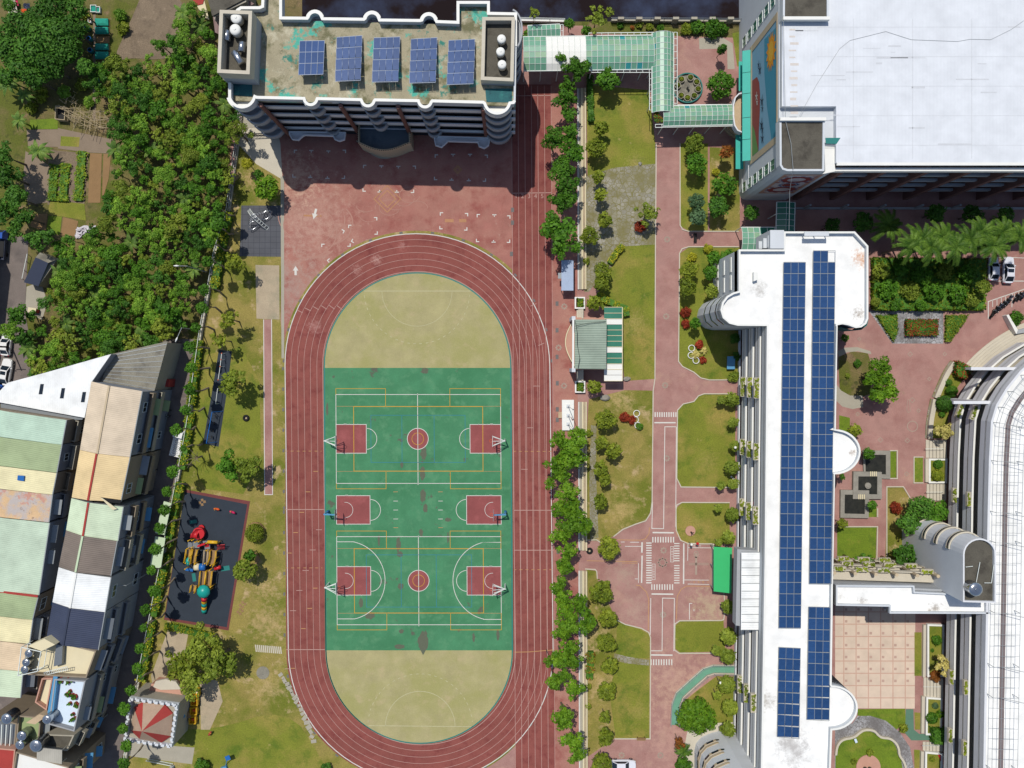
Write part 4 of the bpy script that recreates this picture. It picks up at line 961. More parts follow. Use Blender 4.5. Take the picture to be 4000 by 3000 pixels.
# south tower panel with the ring ornaments
pl = MB(); y = gy0-.04; px0, px1 = gx0+1.5, P(3232, 0, 18).x-.3
pl.quad((px0, y, 5.2), (px1, y, 5.2), (px1, y, 17.5), (px0, y, 17.5)); panel = pl.build('ornament_panel', 'wall_pink', Gy)
plain('ornament_cream', (204, 190, 190), .8); plain('ornament_red', (150, 62, 56), .8, var=.1); plain('ornament_blue', (98, 108, 140), .8)
b = MB(); b.quad((px0+.5, y-.012, 5.8), (px1-.7, y-.012, 5.8), (px1-.7, y-.012, 17), (px0+.5, y-.012, 17)); b.build('panel_field', 'ornament_cream', panel)
cx = (px0+px1)/2
def ring(cz, r0, r1, mat, d):
    b = MB(); n = 24
    for i in range(n):
        a, c = 2*pi*i/n, 2*pi*(i+1)/n; rr = r1*(1.0+.12*(i % 2))
        b.quad((cx+r0*cos(a), y-d, cz+r0*.8*sin(a)), (cx+rr*cos(a), y-d, cz+rr*.8*sin(a)), (cx+rr*cos(c), y-d, cz+rr*.8*sin(c)), (cx+r0*cos(c), y-d, cz+r0*.8*sin(c)))
    b.build('painted_ring', mat, panel)
for cz in (14.4, 8.0): ring(cz, 1.5, 2.3, 'ornament_blue', .02); ring(cz, 1.35, 2.1, 'ornament_red', .03)
ring(11.2, 1.2, 1.5, 'ornament_blue', .02); ring(11.2, .05, 1.0, 'ornament_red', .03)
b = MB()
for dx, cz in ((-2.2, 16.2), (2.2, 16.2), (-2.2, 12.7), (2.2, 12.7), (-2.2, 9.7), (2.2, 9.7), (-2.2, 6.3), (2.2, 6.3)):
    b.quad((cx+dx-.5, y-.02, cz), (cx+dx, y-.02, cz-.3), (cx+dx+.5, y-.02, cz), (cx+dx, y-.02, cz+.3))
b.build('painted_diamond', 'ornament_red', panel)
plain('roof_streak', (206, 209, 213), .8, var=.1); plain('roof_rust', (214, 206, 198), .8, var=.12)
rr = random.Random(4); zz = ZG+.357
for i in range(13): b = MB(); q = P(3095, 120+i*27, ZG); b.box((q.x+rr.uniform(-.2, .2), q.y, zz), (rr.uniform(.8, 1.3), rr.uniform(.15, .4), .004)); b.build('rust_stain', 'roof_rust', Gy)
b = MB()
for i in range(5): q = P(3160, 110+i*115, ZG); b.box((q.x+36, q.y, zz), (70, .05, .006))
for x in (3330, 3560, 3790): q = P(x, 350, ZG); b.box((q.x, q.y, zz+.001), (.06, 20, .006))
for i in range(22): q = P(rr.uniform(3110, 3990), rr.uniform(100, 620), ZG); b.box((q.x, q.y, zz+.002), (rr.uniform(.4, 5), rr.uniform(.06, .25), .004))
b.build('roof_seams', 'roof_streak', Gy)
# turquoise awnings along the mural wall
aw = [198, 285, 367, 461, 546, 630]
for i in range(5):
    b = MB(); z = 6.2; y0 = P(0, aw[i]+1, z).y; y1 = P(0, aw[i+1]-1, z).y; xo = P(2900, 0, z).x
    b.loft([[(gx0, y0, z+.5), (xo, y0, z), (xo, y0, z-.12), (gx0, y0, z+.35)], [(gx0, y1, z+.5), (xo, y1, z), (xo, y1, z-.12), (gx0, y1, z+.35)]], True, True, True)
    b.build('awning', 'turq', Gy)
for y0, y1, x in ((240, 355, 2886), (527, 660, 2874)):
    b = MB(); z = 3.4; b.prism([tuple(P(a, c, z)[:2]) for a, c in ((x, y0), (x+30, y0), (x+30, y1), (x, y1))], z-.15, z); b.build('lower_awning', 'turq', Gy)
bal = [(2900, 360), (2885, 364), (2870, 380), (2863, 410), (2862, 450), (2868, 490), (2880, 510), (2898, 518)]
b = MB(); b.prism(at(bal, 4.6)+[(gx0, P(0, 518, 4.6).y), (gx0, P(0, 360, 4.6).y)], 4.0, 4.4); bo = b.build('balcony', 'tan_concrete', Gy)
b = MB(); wallstrip(b, at(bal, 5.4), 4.0, 5.4, .2); b.build('balcony_wall', 'band_grey', bo)
b = MB()
for i in range(5): b.cyl((gx0+.2, P(0, 470, 0).y), 3.2-.3*i, .8*i*.9, .8*(i+1)*.9-.02, 20)
b.build('round_steps', 'wall_beige', Gy)
cab = MB()
pts = [(3060, 60), (3068, 470), (3090, 560), (3098, 660)]
cab.tube([P(x, y, ZG+1.2) for x, y in pts]+[P(3085, 745, ZG-2), P(3082, 900, 14.9)], .035, 5)
pts2 = [(3120, 458), (3190, 330), (3280, 190), (3320, 158), (3460, 123), (3560, 155), (3740, 162), (3790, 153), (3870, 155), (3950, 115), (4000, 80)]
cab.tube([P(x, y, ZG+.385) for x, y in pts2], .022, 5)
tag(cab.build('cable', 'frame_grey'), 'thin grey cable trailing over the white hall roof and down to the classrooms', 'cable')
# ---------- long classroom block with two rows of solar panels ----------
ZC = 14.0
B = thing('classroom_block', 'long white-roofed classroom block with two rows of dark solar panels and stacked balconies', 'building', P(3060, 2000))
def ac(pts, z=ZC+.5): return [tuple(P(x, y, z)[:2]) for x, y in pts]
lobe = [(2884, 1138), (2862, 1144), (2838, 1158), (2820, 1182), (2813, 1212), (2822, 1242), (2848, 1264), (2880, 1272)]
sbay = lambda cy: [(3258+100*cos(radians(a))-(cy-1764)*.011, cy+87*sin(radians(a))) for a in range(-90, 91, 10)]
roofpx = [(2884, 976), (3060, 976), (3060, 906), (3336, 906), (3388, 962), (3388, 1245), (3380, 1265), (3362, 1278), (3340, 1281), (3310, 1270), (3288, 1266), (3268, 1270), (3261, 1676)]+sbay(1764)+[(3250, 2280), (3245, 2672)]+sbay(2762)+[(3236, 3160), (2968, 3160), (2985, 2200), (2994, 1273)]+lobe[::-1]
rp = ccw(ac(roofpx))
b = MB(); b.prism(rp, ZC-.5, ZC-.02); b.build('roof', 'roof_white', B)
b = MB(); wallstrip(b, rp, ZC-1.5, ZC+.7, .22, True); b.build('parapet', 'wall_white', B)
b = MB(); wallstrip(b, offs(rp, -.03, True), ZC+.7, ZC+.78, .28, True); b.build('coping', 'white_paint', B)
westpx = [(2994, 1273), (2985, 2200), (2968, 3160)]
wp = ac(westpx)                                   # facade line (going south)
inner = offs(wp, 2.3)
body = inner+ac([(3236, 3160), (3245, 2672)])+ac(sbay(2762))[::-1]+ac([(3250, 2280)])+ac(sbay(1764))[::-1]+ac([(3261, 1676), (3268, 1270), (3340, 1281), (3380, 1265), (3388, 1245), (3388, 962), (3336, 906), (3060, 906), (3060, 976), (3010, 976), (3010, 1270)])
b = MB(); b.prism(body, 0, ZC-.5); b.build('wall', 'recess_shade', B)  # wall behind the corridors, coloured as dark as their shade
b = MB(); wing = ac([(2884, 976), (3012, 976), (3012, 1272), (2880, 1272)]+lobe[::-1][1:]); b.prism(wing, 0, ZC-.5); b.build('wing_wall', 'wall_white', B)
# window slots on the wing and bands on its round end
wx = P(2884, 0, ZC+.5).x
for z in (3.0, 6.8, 10.6):
    for yy in (1018, 1090): 
        y = P(0, yy, ZC).y; b = MB(); b.box((wx-.06, y-.2, z), (.12, 2.3, .8)); b.build('window_slot', 'white_paint', B)
lw = ac(lobe[1:7])
for z in (4.5, 8.0, 11.4):
    b = MB(); wallstrip(b, offs(lw, -.05), z, z+.5, .06); b.build('window_band', 'glass_dark', B)
    b = MB(); wallstrip(b, offs(lw, -.04), z-.35, z-.12, .12); b.build('band_sill', 'wall_white', B)
for fl in range(1, 4):
    z = 3.5*fl
    b = MB(); wallstrip(b, wp, z-1.15, z+1.0, .2); b.build('balcony_wall', 'band_grey', B)
    b = MB(); wallstrip(b, offs(wp, -.05), z+1.0, z+1.08, .3); b.build('balcony_coping', 'white_paint', B)
    b = MB(); b.prism(wp+inner[::-1], z-.28, z-.02); b.build('corridor_slab', 'concrete', B)
b = MB(); wallstrip(b, wp, .1, .9, .2); b.build('ground_wall', 'band_grey', B)
b = MB()
for i in range(19):
    k = i/18; a = Vector(wp[0])+(Vector(wp[2])-Vector(wp[0]))*k
    if i: b.box((a.x+1.9, a.y, ZC/2-.4), (.4, .5, ZC-1.2))
b.build('column_row', 'recess_shade', B)  # columns share the painted corridor shade so they sink into it
def planter(parent, c, L, wd_, rz, mat='concrete_pale', nm='planter', leaf='leaf_lawn_tree', seed=0):
    b = MB(); x, y, z = c
    q = [(x+rot2(p, rz)[0], y+rot2(p, rz)[1]) for p in ((-wd_/2, -L/2), (wd_/2, -L/2), (wd_/2, L/2), (-wd_/2, L/2))]
    b.prism(q, z-.55, z-.12); wallstrip(b, q, z-.12, z, .07, True); o = b.build(nm, mat, parent)
    b = MB(); rr = random.Random(seed)
    for i in range(int(L*14)):
        p = rot2((rr.uniform(-wd_*.4, wd_*.4), rr.uniform(-L*.46, L*.46)), rz); s = rr.uniform(.08, .16); a = rr.uniform(0, 6.3); t = rr.uniform(-.5, .5)
        u = Vector((cos(a), sin(a), t))*s; v = Vector((-sin(a), cos(a), rr.uniform(-.4, .4)))*s; cc = Vector((x+p[0], y+p[1], z+rr.uniform(-.1, .12)))
        b.quad(cc-u-v, cc+u-v, cc+u+v, cc-u+v)
    b.build('planting', leaf, o); return o
seed = 0
for gy, Ls in ((1508, 3.2), (1735, 2.6), (1962, 2.8), (2630, 2.9)):
    for fl in range(1, 4):
        seed += 1; z = 3.5*fl+1.1
        k = (gy-1273)/(2200-1273); X = wp[0][0]+(wp[1][0]-wp[0][0])*min(1, k)-(.25 if gy > 2200 else 0)
        planter(B, (X-.45, P(0, gy, 0).y, z), Ls, .75, 0, seed=seed)
b = MB(); q = ac([(3060, 900), (3006, 900), (3006, 972), (3060, 972)]); b.prism(q, 8, ZC+.8); b.build('stair_head', 'wall_white', B)
b = MB()
for i in range(3): b.prism(ac([(2978+i*13, 935-i*9), (3008, 935-i*9), (3008, 965), (2978+i*13, 965)]), ZC-2-i*.1, ZC-1.2+i*.6)
b.build('stair_step_wall', 'wall_white', B)
b = MB(); b.prism(ac([(3144, 904), (3240, 904), (3240, 921), (3144, 921)], 16), 15.7, 15.85)
for x in (3148, 3192, 3236): b.beam(P(x, 908, 15.7), (P(x, 908, 15.7).x, P(x, 908, 15.7).y, ZC), .12)
b.build('roof_canopy', 'wall_white', B)
b = MB(); b.prism(ac([(2946, 1062), (2962, 1062), (2962, 1092), (2946, 1098)], 15), ZC, ZC+.8); b.build('roof_vent', 'white_paint', B)
b = MB(); rail(b, ac([(3266, 1275), (3258, 1676)], ZC+1), ZC+.75, .35, 2.0, .025); rail(b, ac([(3256, 1852), (3248, 2280)], ZC+1), ZC+.75, .35, 2.0, .025); b.build('roof_rail', 'frame_grey', B)
b = MB(); cpl = ac([(3390, 1240), (3384, 1268), (3364, 1284), (3330, 1287), (3284, 1274)], 13); wallstrip(b, offs(cpl, .1), 9.6, 12.9, .08); b.build('turquoise_band', 'turq_dark', B)
# annex with a white sheet roof on the west side, gray frame
ann = at([(2886, 2150), (2975, 2156), (2972, 2462), (2880, 2450)], 12)
b = MB(); b.prism(ann, 9.4, 11.2); b.build('annex_wall', 'wall_grey', B)
b = MB(); q = at([(2897, 2157), (2971, 2157), (2968, 2462), (2895, 2462)], 12.4); b.prism(q, 12.2, 12.32); b.build('annex_roof', 'sheet_white', B)
b = MB()
for i in range(11):
    y = 2157+i*30.4; b.beam(P(2897, y, 12.36), P(2970, y, 12.36), .06)
b.build('annex_roof_ribs', 'steel_dull', B)
# south wing with the rounded end
sw0 = P(2712, 2930); sw1 = P(2866, 2853)
sw = [(sw1.x+4, sw1.y-.4), (sw1.x-2.2, sw1.y), (sw0.x+2.8, sw0.y+2.9), (sw0.x+1.2, sw0.y+2.2), (sw0.x+.3, sw0.y+1.2), (sw0.x, sw0.y), (sw0.x, sw0.y-16), (sw1.x+4, sw0.y-16)]
b = MB(); b.prism(sw, 0, ZC); b.build('south_wing_wall', 'wall_pale', B)
cv = [(sw0.x+3.6, sw0.y+2.95), (sw0.x+2.8, sw0.y+2.9), (sw0.x+1.2, sw0.y+2.2), (sw0.x+.3, sw0.y+1.2), (sw0.x, sw0.y), (sw0.x, sw0.y-2.5)]
for z in (2.4, 5.6, 8.8, 12.0):
    b = MB(); wallstrip(b, offs(cv, -.08), z, z+.55, .1); wallstrip(b, offs(cv, -.08), z+.8, z+1.35, .1); b.build('window_band', 'wall_beige', B)
    b = MB()
    for i in range(len(cv)-1):
        a = (Vector(cv[i])+Vector(cv[i+1]))/2; n = Vector(cv[i+1])-Vector(cv[i]); b.box((a.x, a.y, z+.28), (n.length*.7, .3, .4), atan2(n.y, n.x))
    b.build('window_band_glass', 'glass_dark', B)
# solar arrays
g = 'dark solar arrays on the classroom roof'
solar('solar_array', 'longest dark solar array, beside the balconies of the classroom block', [(3061, 1024), (3147, 1024), (3128, 2454), (3042, 2453)], ZC+.35, ZC+.35, 32, 3, 'solar_cell', g, ZC)
solar('solar_array', 'dark solar array on the courtyard side starting with two odd panels', [(3177, 979), (3263, 979), (3246, 2281), (3161, 2280)], ZC+.35, ZC+.35, 29, 3, 'solar_cell', g, ZC, ((0, 2),))
solar('solar_array', 'short dark solar array of eight rows at the stained end of roof', [(3042, 2528), (3127, 2532), (3122, 2886), (3036, 2878)], ZC+.35, ZC+.35, 8, 3, 'solar_cell', g, ZC)
solar('solar_array', 'dark solar array of ten rows beside the lower round bay roof', [(3159, 2370), (3246, 2372), (3239, 2816), (3152, 2811)], ZC+.35, ZC+.35, 10, 3, 'solar_cell', g, ZC)
# ---------- link building ----------
L = thing('link_building', 'white-roofed link building with planted balconies between two blocks', 'building', P(3560, 2280))
lf = at([(3266, 2286), (3572, 2288), (3574, 2312), (3700, 2318), (3762, 2335), (3866, 2345), (3866, 2398), (3475, 2397), (3475, 2370), (3266, 2366)], 13)
b = MB(); b.prism(lf, 12.0, 12.4); b.build('roof', 'roof_white', L)
b = MB(); q = ccw(lf); wallstrip(b, q, 11.9, 13.0, .22, True); b.build('parapet', 'wall_white', L)
b = MB(); q = at([(3266, 2292), (3700, 2310), (3860, 2350), (3860, 2394), (3480, 2394), (3480, 2364), (3266, 2360)], 13); b.prism(q, 0, 12); b.build('wall', 'wall_grey', L)
nf = at([(3266, 2286), (3700, 2300)], 13)
seed = 50
for fl in range(1, 4):
    z = 3.3*fl-.2; b = MB(); wallstrip(b, offs(nf, 1.6), z-.2, z+.75, .15); b.prism(nf+offs(nf, 1.7)[::-1], z-.2, z); b.build('balcony_wall', 'concrete_pale', L)
    for i in range(5):
        seed += 1; a = Vector(offs(nf, 1.9)[0]); c = Vector(offs(nf, 1.9)[1]); q = a+(c-a)*((i+.25+.22*(fl % 2))/5)
        if fl == 3 and i == 3: continue
        planter(L, (q.x, q.y, z+.9), 1.9, .7, pi/2, 'concrete_pale', leaf='leaf_hedge', seed=seed)
for i in range(6):
    a = Vector(offs(nf, 1.5)[0]); c = Vector(offs(nf, 1.5)[1]); q = a+(c-a)*(i/5.3+.02); b = MB(); b.cyl((q.x, q.y), .28, 0, 11.6, 8); b.build('pillar', 'wall_beige', L, True)
# ---------- stair tower with the round grooved wall ----------
ZT = 17.0
S = thing('stair_tower', 'tall grey stair tower with grooved round wall and a flat dirty roof', 'stair tower', P(3650, 2120))
sq = [(3762, 2340), (3762, 2165)]+[(3827-65*cos(radians(a)), 2166-63*sin(radians(a))) for a in range(15, 180, 15)]+[(3891, 2178), (3891, 2356), (3762, 2352)]
s_ = at(sq, ZT+.6); b = MB(); b.prism(s_, 0, ZT+.1); b.build('wall', 'wall_pale', S)
b = MB(); q = ccw(s_); wallstrip(b, q, ZT+.1, ZT+.6, .22, True); b.build('parapet', 'band_grey', S)
b = MB(); b.prism(offs(q, .22, True), ZT+.1, ZT+.14); b.build('roof', 'roof_dark', S)
arcp = at([(3827-66.5*cos(radians(a)), 2166-64.5*sin(radians(a))) for a in range(0, 136, 9)], ZT+.6)
for z in (3.2, 6.6, 10.0, 13.4):
    b = MB(); wallstrip(b, arcp, z, z+.22, .2); wallstrip(b, arcp, z+.7, z+.9, .2); b.build('groove_ledge', 'concrete_pale', S)
    b = MB(); wallstrip(b, offs(arcp, .08), z+.22, z+.7, .1); b.build('groove', 'glass_dark', S)
tank('silver domed water tank on the round-walled stair tower', 3817, 2305, ZT+.14, 1.0, 2.2, None)
b = MB()
for p0, p1 in (((3812, 2282), (3828, 2196)), ((3845, 2277), (3873, 2277)), ((3873, 2277), (3886, 2176)), ((3772, 2215), (3800, 2212))): b.tube([P(*p0, ZT+.4), P(*p1, ZT+.4)], .05, 5)
b.build('roof_pipe', 'frame_white', S)
# ---------- curved building on the right ----------
ZK = 12.0
K = thing('curved_building', 'curved school building with stacked balconies and a pale roof edged by metal lattice', 'building', P(3850, 2200))
edge = [(3836, 3200), (3841, 3000), (3848, 2600), (3852, 2390), (3858, 2000), (3863, 1800), (3871, 1647), (3891, 1581), (3931, 1515), (3985, 1448), (4050, 1390), (4150, 1330)]
ke = at(edge, ZK+1)                                # outer line, going north
b = MB(); b.prism(ke+[(105, P(0, 1330, 13).y), (105, ke[0][1])], ZK-.4, ZK); b.build('roof', 'roof_white', K)
kin = offs(ke, -2.2); b = MB(); b.prism(kin+[(105, kin[-1][1]), (105, kin[0][1])], 0, ZK-.4); b.build('wall', 'recess_shade', K)  # inner wall with balcony shade painted into its colour
b = MB(); wallstrip(b, ke, ZK-1.5, ZK+1.0, -.35); b.build('parapet', 'band_grey', K)
for fl in range(1, 3):
    z = 4.0*fl-.3; b = MB(); wallstrip(b, ke, z-1.2, z+1.15, -.22); b.build('balcony_wall', 'band_grey', K)
    b = MB(); wallstrip(b, offs(ke, .04), z+1.15, z+1.22, -.3); b.build('balcony_coping', 'white_paint', K)
    b = MB(); b.prism(ke+kin[::-1], z-.28, z-.02); b.build('corridor_slab', 'concrete', K)
    for gy in (1600, 1915, 2600, 2820):
        q = min(ke, key=lambda p: abs(p[1]-P(0, gy, 0).y)); yv = P(0, gy, 0).y
        for i in range(len(ke)-1):
            if ke[i][1] <= yv <= ke[i+1][1]:
                k = (yv-ke[i][1])/(ke[i+1][1]-ke[i][1]); q = (ke[i][0]+(ke[i+1][0]-ke[i][0])*k, yv)
        seed += 1; planter(K, (q[0]-.4, q[1], z+1.25), 2.3, .6, -.35 if gy < 1700 else 0, 'concrete_pale', seed=seed)
for y, x0, x1 in ((1572, 3722, 3888), (1440, 3790, 4100)):
    yv = P(0, y, 11).y; b = MB(); b.prism([(P(x0+120, 0, 11).x, yv-.22), (P(x1, 0, 11).x, yv-.22), (P(x1, 0, 11).x, yv+.22), (P(x0+120, 0, 11).x, yv+.22)], 0, 10.8)
    b.prism([(P(x0, 0, 11).x, yv-.23), (P(x1+20, 0, 11).x, yv-.23), (P(x1+20, 0, 11).x, yv+.23), (P(x0, 0, 11).x, yv+.23)], 10.8, 11.2); b.build('fin_wall', 'band_grey', K)
b = MB(); p0 = offs(ke, -1.0)
lat = []
for d in (1.0, 2.3, 3.6, 4.9):
    p = offs(ke, -d); lat.append(p); b.tube([(x, y, ZK+1.5) for x, y in p], .035, 5)
for i in range(len(ke)-1):
    n = max(1, int(hypot(ke[i+1][0]-ke[i][0], ke[i+1][1]-ke[i][1])/1.45))
    for k in range(n):
        t = k/n; q = [(p[i][0]+(p[i+1][0]-p[i][0])*t, p[i][1]+(p[i+1][1]-p[i][1])*t) for p in lat]
        b.tube([(*q[0], ZK+1.5), (*q[3], ZK+1.5)], .026, 4)
        if k % 7 == 0:
            for s in (0, 3): b.tube([(*q[s], ZK), (*q[s], ZK+1.5)], .05, 4)
            b.tube([(*q[1], ZK+1.5), (q[3][0]+.6, q[3][1]-.5, ZK+2.2)], .04, 4)
b.build('roof_lattice', 'frame_grey', K)
b = MB(); pz = offs(ke, -2.9); wallstrip(b, pz, ZK, ZK+.12, -.7); b.build('roof_gutter', 'gutter_brown', K)
# steps up to the curved building and its seat walls
b = MB(); ko = [(x, y) for x, y in at(edge, 0)]
for i in range(8):
    o_ = [(3636+i*9+(y < 1500)*0, y) for y in ()]
sc_ = P(4230, 1830)
for i in range(7):
    r = 26.6-i*.42
    p = [(sc_.x-r*cos(radians(a)), sc_.y+r*sin(radians(a))) for a in range(40, 76, 2)]
    wallstrip(b, p, -.02, .14*(i+1), -.45)
p = [(sc_.x-23.7*cos(radians(a)), sc_.y+23.7*sin(radians(a))) for a in range(34, 80, 2)]; b.prism(p+[(sc_.x-17*cos(radians(a)), sc_.y+17*sin(radians(a))) for a in range(78, 32, -2)], 0, 1.05)
struct('steps', b, 'concrete_pale')

b = MB()
for i in range(7):
    for j in range(8):
        x = 3305+i*48.1; y = 2334+j*46.5
        if x < 3570 and y < 2765:
            q = P(x, y); b.box((q.x, q.y, .014), (.42, .42, .004))
struct('plaza_squares', b, 'plaza_dot')
plain('house_grey', (138, 142, 148), .85, var=.12)
plain('house_beige', (150, 136, 116), .85, var=.14)
plain('house_white', (160, 162, 164), .85, var=.1)
# ======================= terrace houses and the street =======================
def facade(par, A, B_, zs, seed, ztop, awn=True):
    """windows, awnings and sills on a wall from A (north) to B_ (south); outward is to the east"""
    rr = random.Random(seed); A = Vector((A[0], A[1], 0)); B_ = Vector((B_[0], B_[1], 0)); u = (B_-A); Ln = u.length; u.normalize(); n = Vector((-u.y, u.x, 0))
    n = n if n.x > 0 else -n
    for fi, z in enumerate(zs):
        k = max(1, int(Ln/3.4))
        for i in range(k):
            c = A+u*(Ln*(i+.5)/k)+Vector((0, 0, z))
            t = rr.random()
            if t < .75: window(par, c, u, n, rr.choice((1.2, 1.6, 2.0)), rr.choice((1.2, 1.4)))
            if t < .5 and awn:
                L = rr.uniform(1.6, min(3.4, Ln/k)); b = MB(); d = rr.uniform(.7, 1.2); a0 = c-u*L/2+Vector((0, 0, .95)); a1 = c+u*L/2+Vector((0, 0, .95))
                b.loft([[a+n*.02, a+n*d-Vector((0, 0, .35)), a+n*d-Vector((0, 0, .42)), a+n*.02-Vector((0, 0, .08))] for a in (a0, a1)], True, True, True)
                b.build('awning', rr.choice(('blue_light', 'frame_grey', 'steel_dull', 'sage')), par)
        if fi and rr.random() < .8:
            b = MB(); z0 = z-1.35; d = rr.uniform(.6, 1.1); q = [A+u*.2, B_-u*.2, B_-u*.2+n*d, A+u*.2+n*d]
            b.prism([(p.x, p.y) for p in q], z0-.15, z0); wallstrip(b, [tuple(p[:2]) for p in (q[0], q[3], q[2], q[1])], z0, z0+.9, -.12 if True else .12)
            b.build('balcony', rr.choice(('house_grey', 'concrete', 'house_beige')), par)
def house(label, TL, TR, BR, BL, rmat, wmat, rf=None, zr=1.0, ze=11.0, seed=0, ridge='red_dull', face=True, group='terrace houses beside the school', name='terrace_house'):
    tl, tr, br, bl = [P(*p, ze) for p in (TL, TR, BR, BL)]
    ins = 0.15
    H_ = thing(name, label, 'house', ((tl.x+br.x)/2, (tl.y+br.y)/2, 0), group)
    c = (tl+tr+br+bl)/4
    w = [p+(c-p)*.025 for p in (tl, tr, br, bl)]
    b = MB(); b.prism([(p.x, p.y) for p in w], 0, ze-.12); b.build('wall', wmat, H_)
    b = MB()
    if rf is None:
        b.loft([[tl, tr, br, bl], [p+Vector((0, 0, .18)) for p in (tl, tr, br, bl)]], True, True, True)
    else:
        def rp_(a, d): return a+(d-a)*rf+Vector((0, 0, zr))
        r0, r1 = rp_(tl, tr), rp_(bl, br); dz = Vector((0, 0, .1))
        b.loft([[tl, r0, tr, tr-dz, r0-dz, tl-dz], [bl, r1, br, br-dz, r1-dz, bl-dz]], True, True, True)
    ro = b.build('roof', rmat, H_)
    if rf is not None and ridge:
        b = MB(); e = Vector((0, 0, .05)); b.beam(r0+e, r1+e, .3, .1); b.build('ridge_cap', ridge, ro)
        b = MB(); b.poly([w[0]-dz, w[1]-dz, Vector((r0.x, r0.y-.1, r0.z-.1))]); b.poly([w[3]-dz, Vector((r1.x, r1.y+.1, r1.z-.1)), w[2]-dz]); b.build('gable', wmat, H_)
    b = MB(); b.beam(tr+Vector((.06, 0, -.08)), br+Vector((.06, 0, -.08)), .14, .14); b.build('eave_gutter', 'frame_grey', H_)
    if face: facade(H_, w[1], w[2], (1.9, 5.4, 8.8) if ze > 9 else (1.9, 5.2), seed, ze)
    return H_
g = 'terrace houses beside the school'
house('house with long tan corrugated roof, first of the row on the street', (357, 1490), (554, 1528), (506, 1785), (312, 1757), 'sheet_tan', 'house_grey', .42, 1.0, seed=1, ridge='wall_beige')
house('house with orange-yellow corrugated roof next to the tan one', (312, 1758), (506, 1786), (470, 1960), (280, 1943), 'sheet_orange', 'house_beige', .41, 1.0, 10.9, seed=2)
house('house with pale mint roof and a red ridge line', (279, 1946), (480, 1980), (459, 2113), (258, 2071), 'sheet_mint', 'house_grey', .4, 1.0, 10.8, seed=3, ridge='red_dull')
house('house with a dark brown tiled roof and pale green ridge strip', (258, 2072), (456, 2114), (431, 2249), (229, 2214), 'sheet_brown', 'house_grey', .4, 1.0, 11.0, seed=4, ridge='mint')
house('house with bright white roof between the brown and navy roofs', (229, 2216), (432, 2256), (409, 2391), (205, 2352), 'sheet_white', 'house_white', .4, .9, 10.9, seed=5, ridge='white_paint')
house('house with dark navy corrugated roof', (205, 2353), (408, 2392), (382, 2540), (181, 2494), 'sheet_navy', 'house_white', .4, 1.0, 11.0, seed=6, ridge='navy')
# torn cladding sheet hanging from the orange roof
t = thing('loose_sheet', 'torn pale roofing sheet hanging at the edge of the orange roof', 'roof sheet', P(430, 1970, 11))
b = MB(); b.loft([[P(392, 1944, 11.8), P(398, 1944, 11.8), P(398, 1944, 11.7), P(392, 1944, 11.7)], [P(440, 1992, 11.5), P(458, 1988, 11.3), P(458, 1988, 11.2), P(440, 1992, 11.4)]], True, True, True); b.build('sheet', 'cream', t)
b = MB(); b.poly([P(392, 1942, 11.62), P(474, 1953, 11.2), P(470, 1967, 11.15), P(425, 1962, 11.4)][::-1]); b.build('gap', 'black', t)
# left row, mostly cut by the picture edge
left = [('house with aqua green roof at the picture edge behind the white shed', (-70, 1590), (258, 1641), (240, 1737), (-90, 1690), 'sheet_aqua', 'house_beige', .36),
 ('house with sage green roof below the aqua roof', (-92, 1692), (240, 1738), (220, 1846), (-105, 1800), 'sheet_sage', 'house_grey', .38),
 ('house with cream yellow roof carrying a small blue skylight', (-106, 1802), (220, 1848), (203, 1932), (-115, 1890), 'sheet_cream', 'house_beige', .36),
 ('house with peeling patched roof of grey, red and orange', (-116, 1892), (203, 1933), (189, 2040), (-130, 1998), 'peeled', 'house_grey', .4),
 ('house with the longest pale grey-green roof in the left row', (-130, 2000), (192, 2043), (150, 2326), (-165, 2285), 'sheet_pale', 'house_grey', .47),
 ('house with muted sage roof between the red ridge strip and yellow roof', (-166, 2288), (147, 2330), (125, 2421), (-180, 2375), 'sheet_sage', 'house_beige', .45),
 ('house with yellowish cream roof above the peach roof', (-181, 2377), (126, 2422), (113, 2515), (-190, 2470), 'sheet_cream', 'house_grey', .45),
 ('house with peach orange roof beside the tank cage', (-191, 2472), (108, 2518), (85, 2622), (-205, 2580), 'sheet_peach', 'house_beige', .45),
 ('house with pale mint roof beside the dark gap', (-206, 2582), (88, 2624), (78, 2726), (-220, 2690), 'sheet_mint', 'house_grey', .45)]
for i, (lab, a, b_, c, d, rm, wm, rf) in enumerate(left): house(lab, a, b_, c, d, rm, wm, rf, .7, 11.0+.05*(i % 3), seed=20+i, ridge=None)
t = tag(MB().prism([tuple(P(x, y, 12)[:2]) for x, y in ((65, 1858), (90, 1860), (88, 1880), (63, 1877))], 11.3, 11.75).build('skylight', 'blue'), 'small blue skylight box on the cream yellow roof', 'skylight')
b = MB(); b.beam(P(-150, 2293, 11.8), P(148, 2329, 11.3), .35, .12); tag(b.build('roof_flashing', 'red_dull'), 'dark red flashing strip between pale and sage roofs', 'flashing')
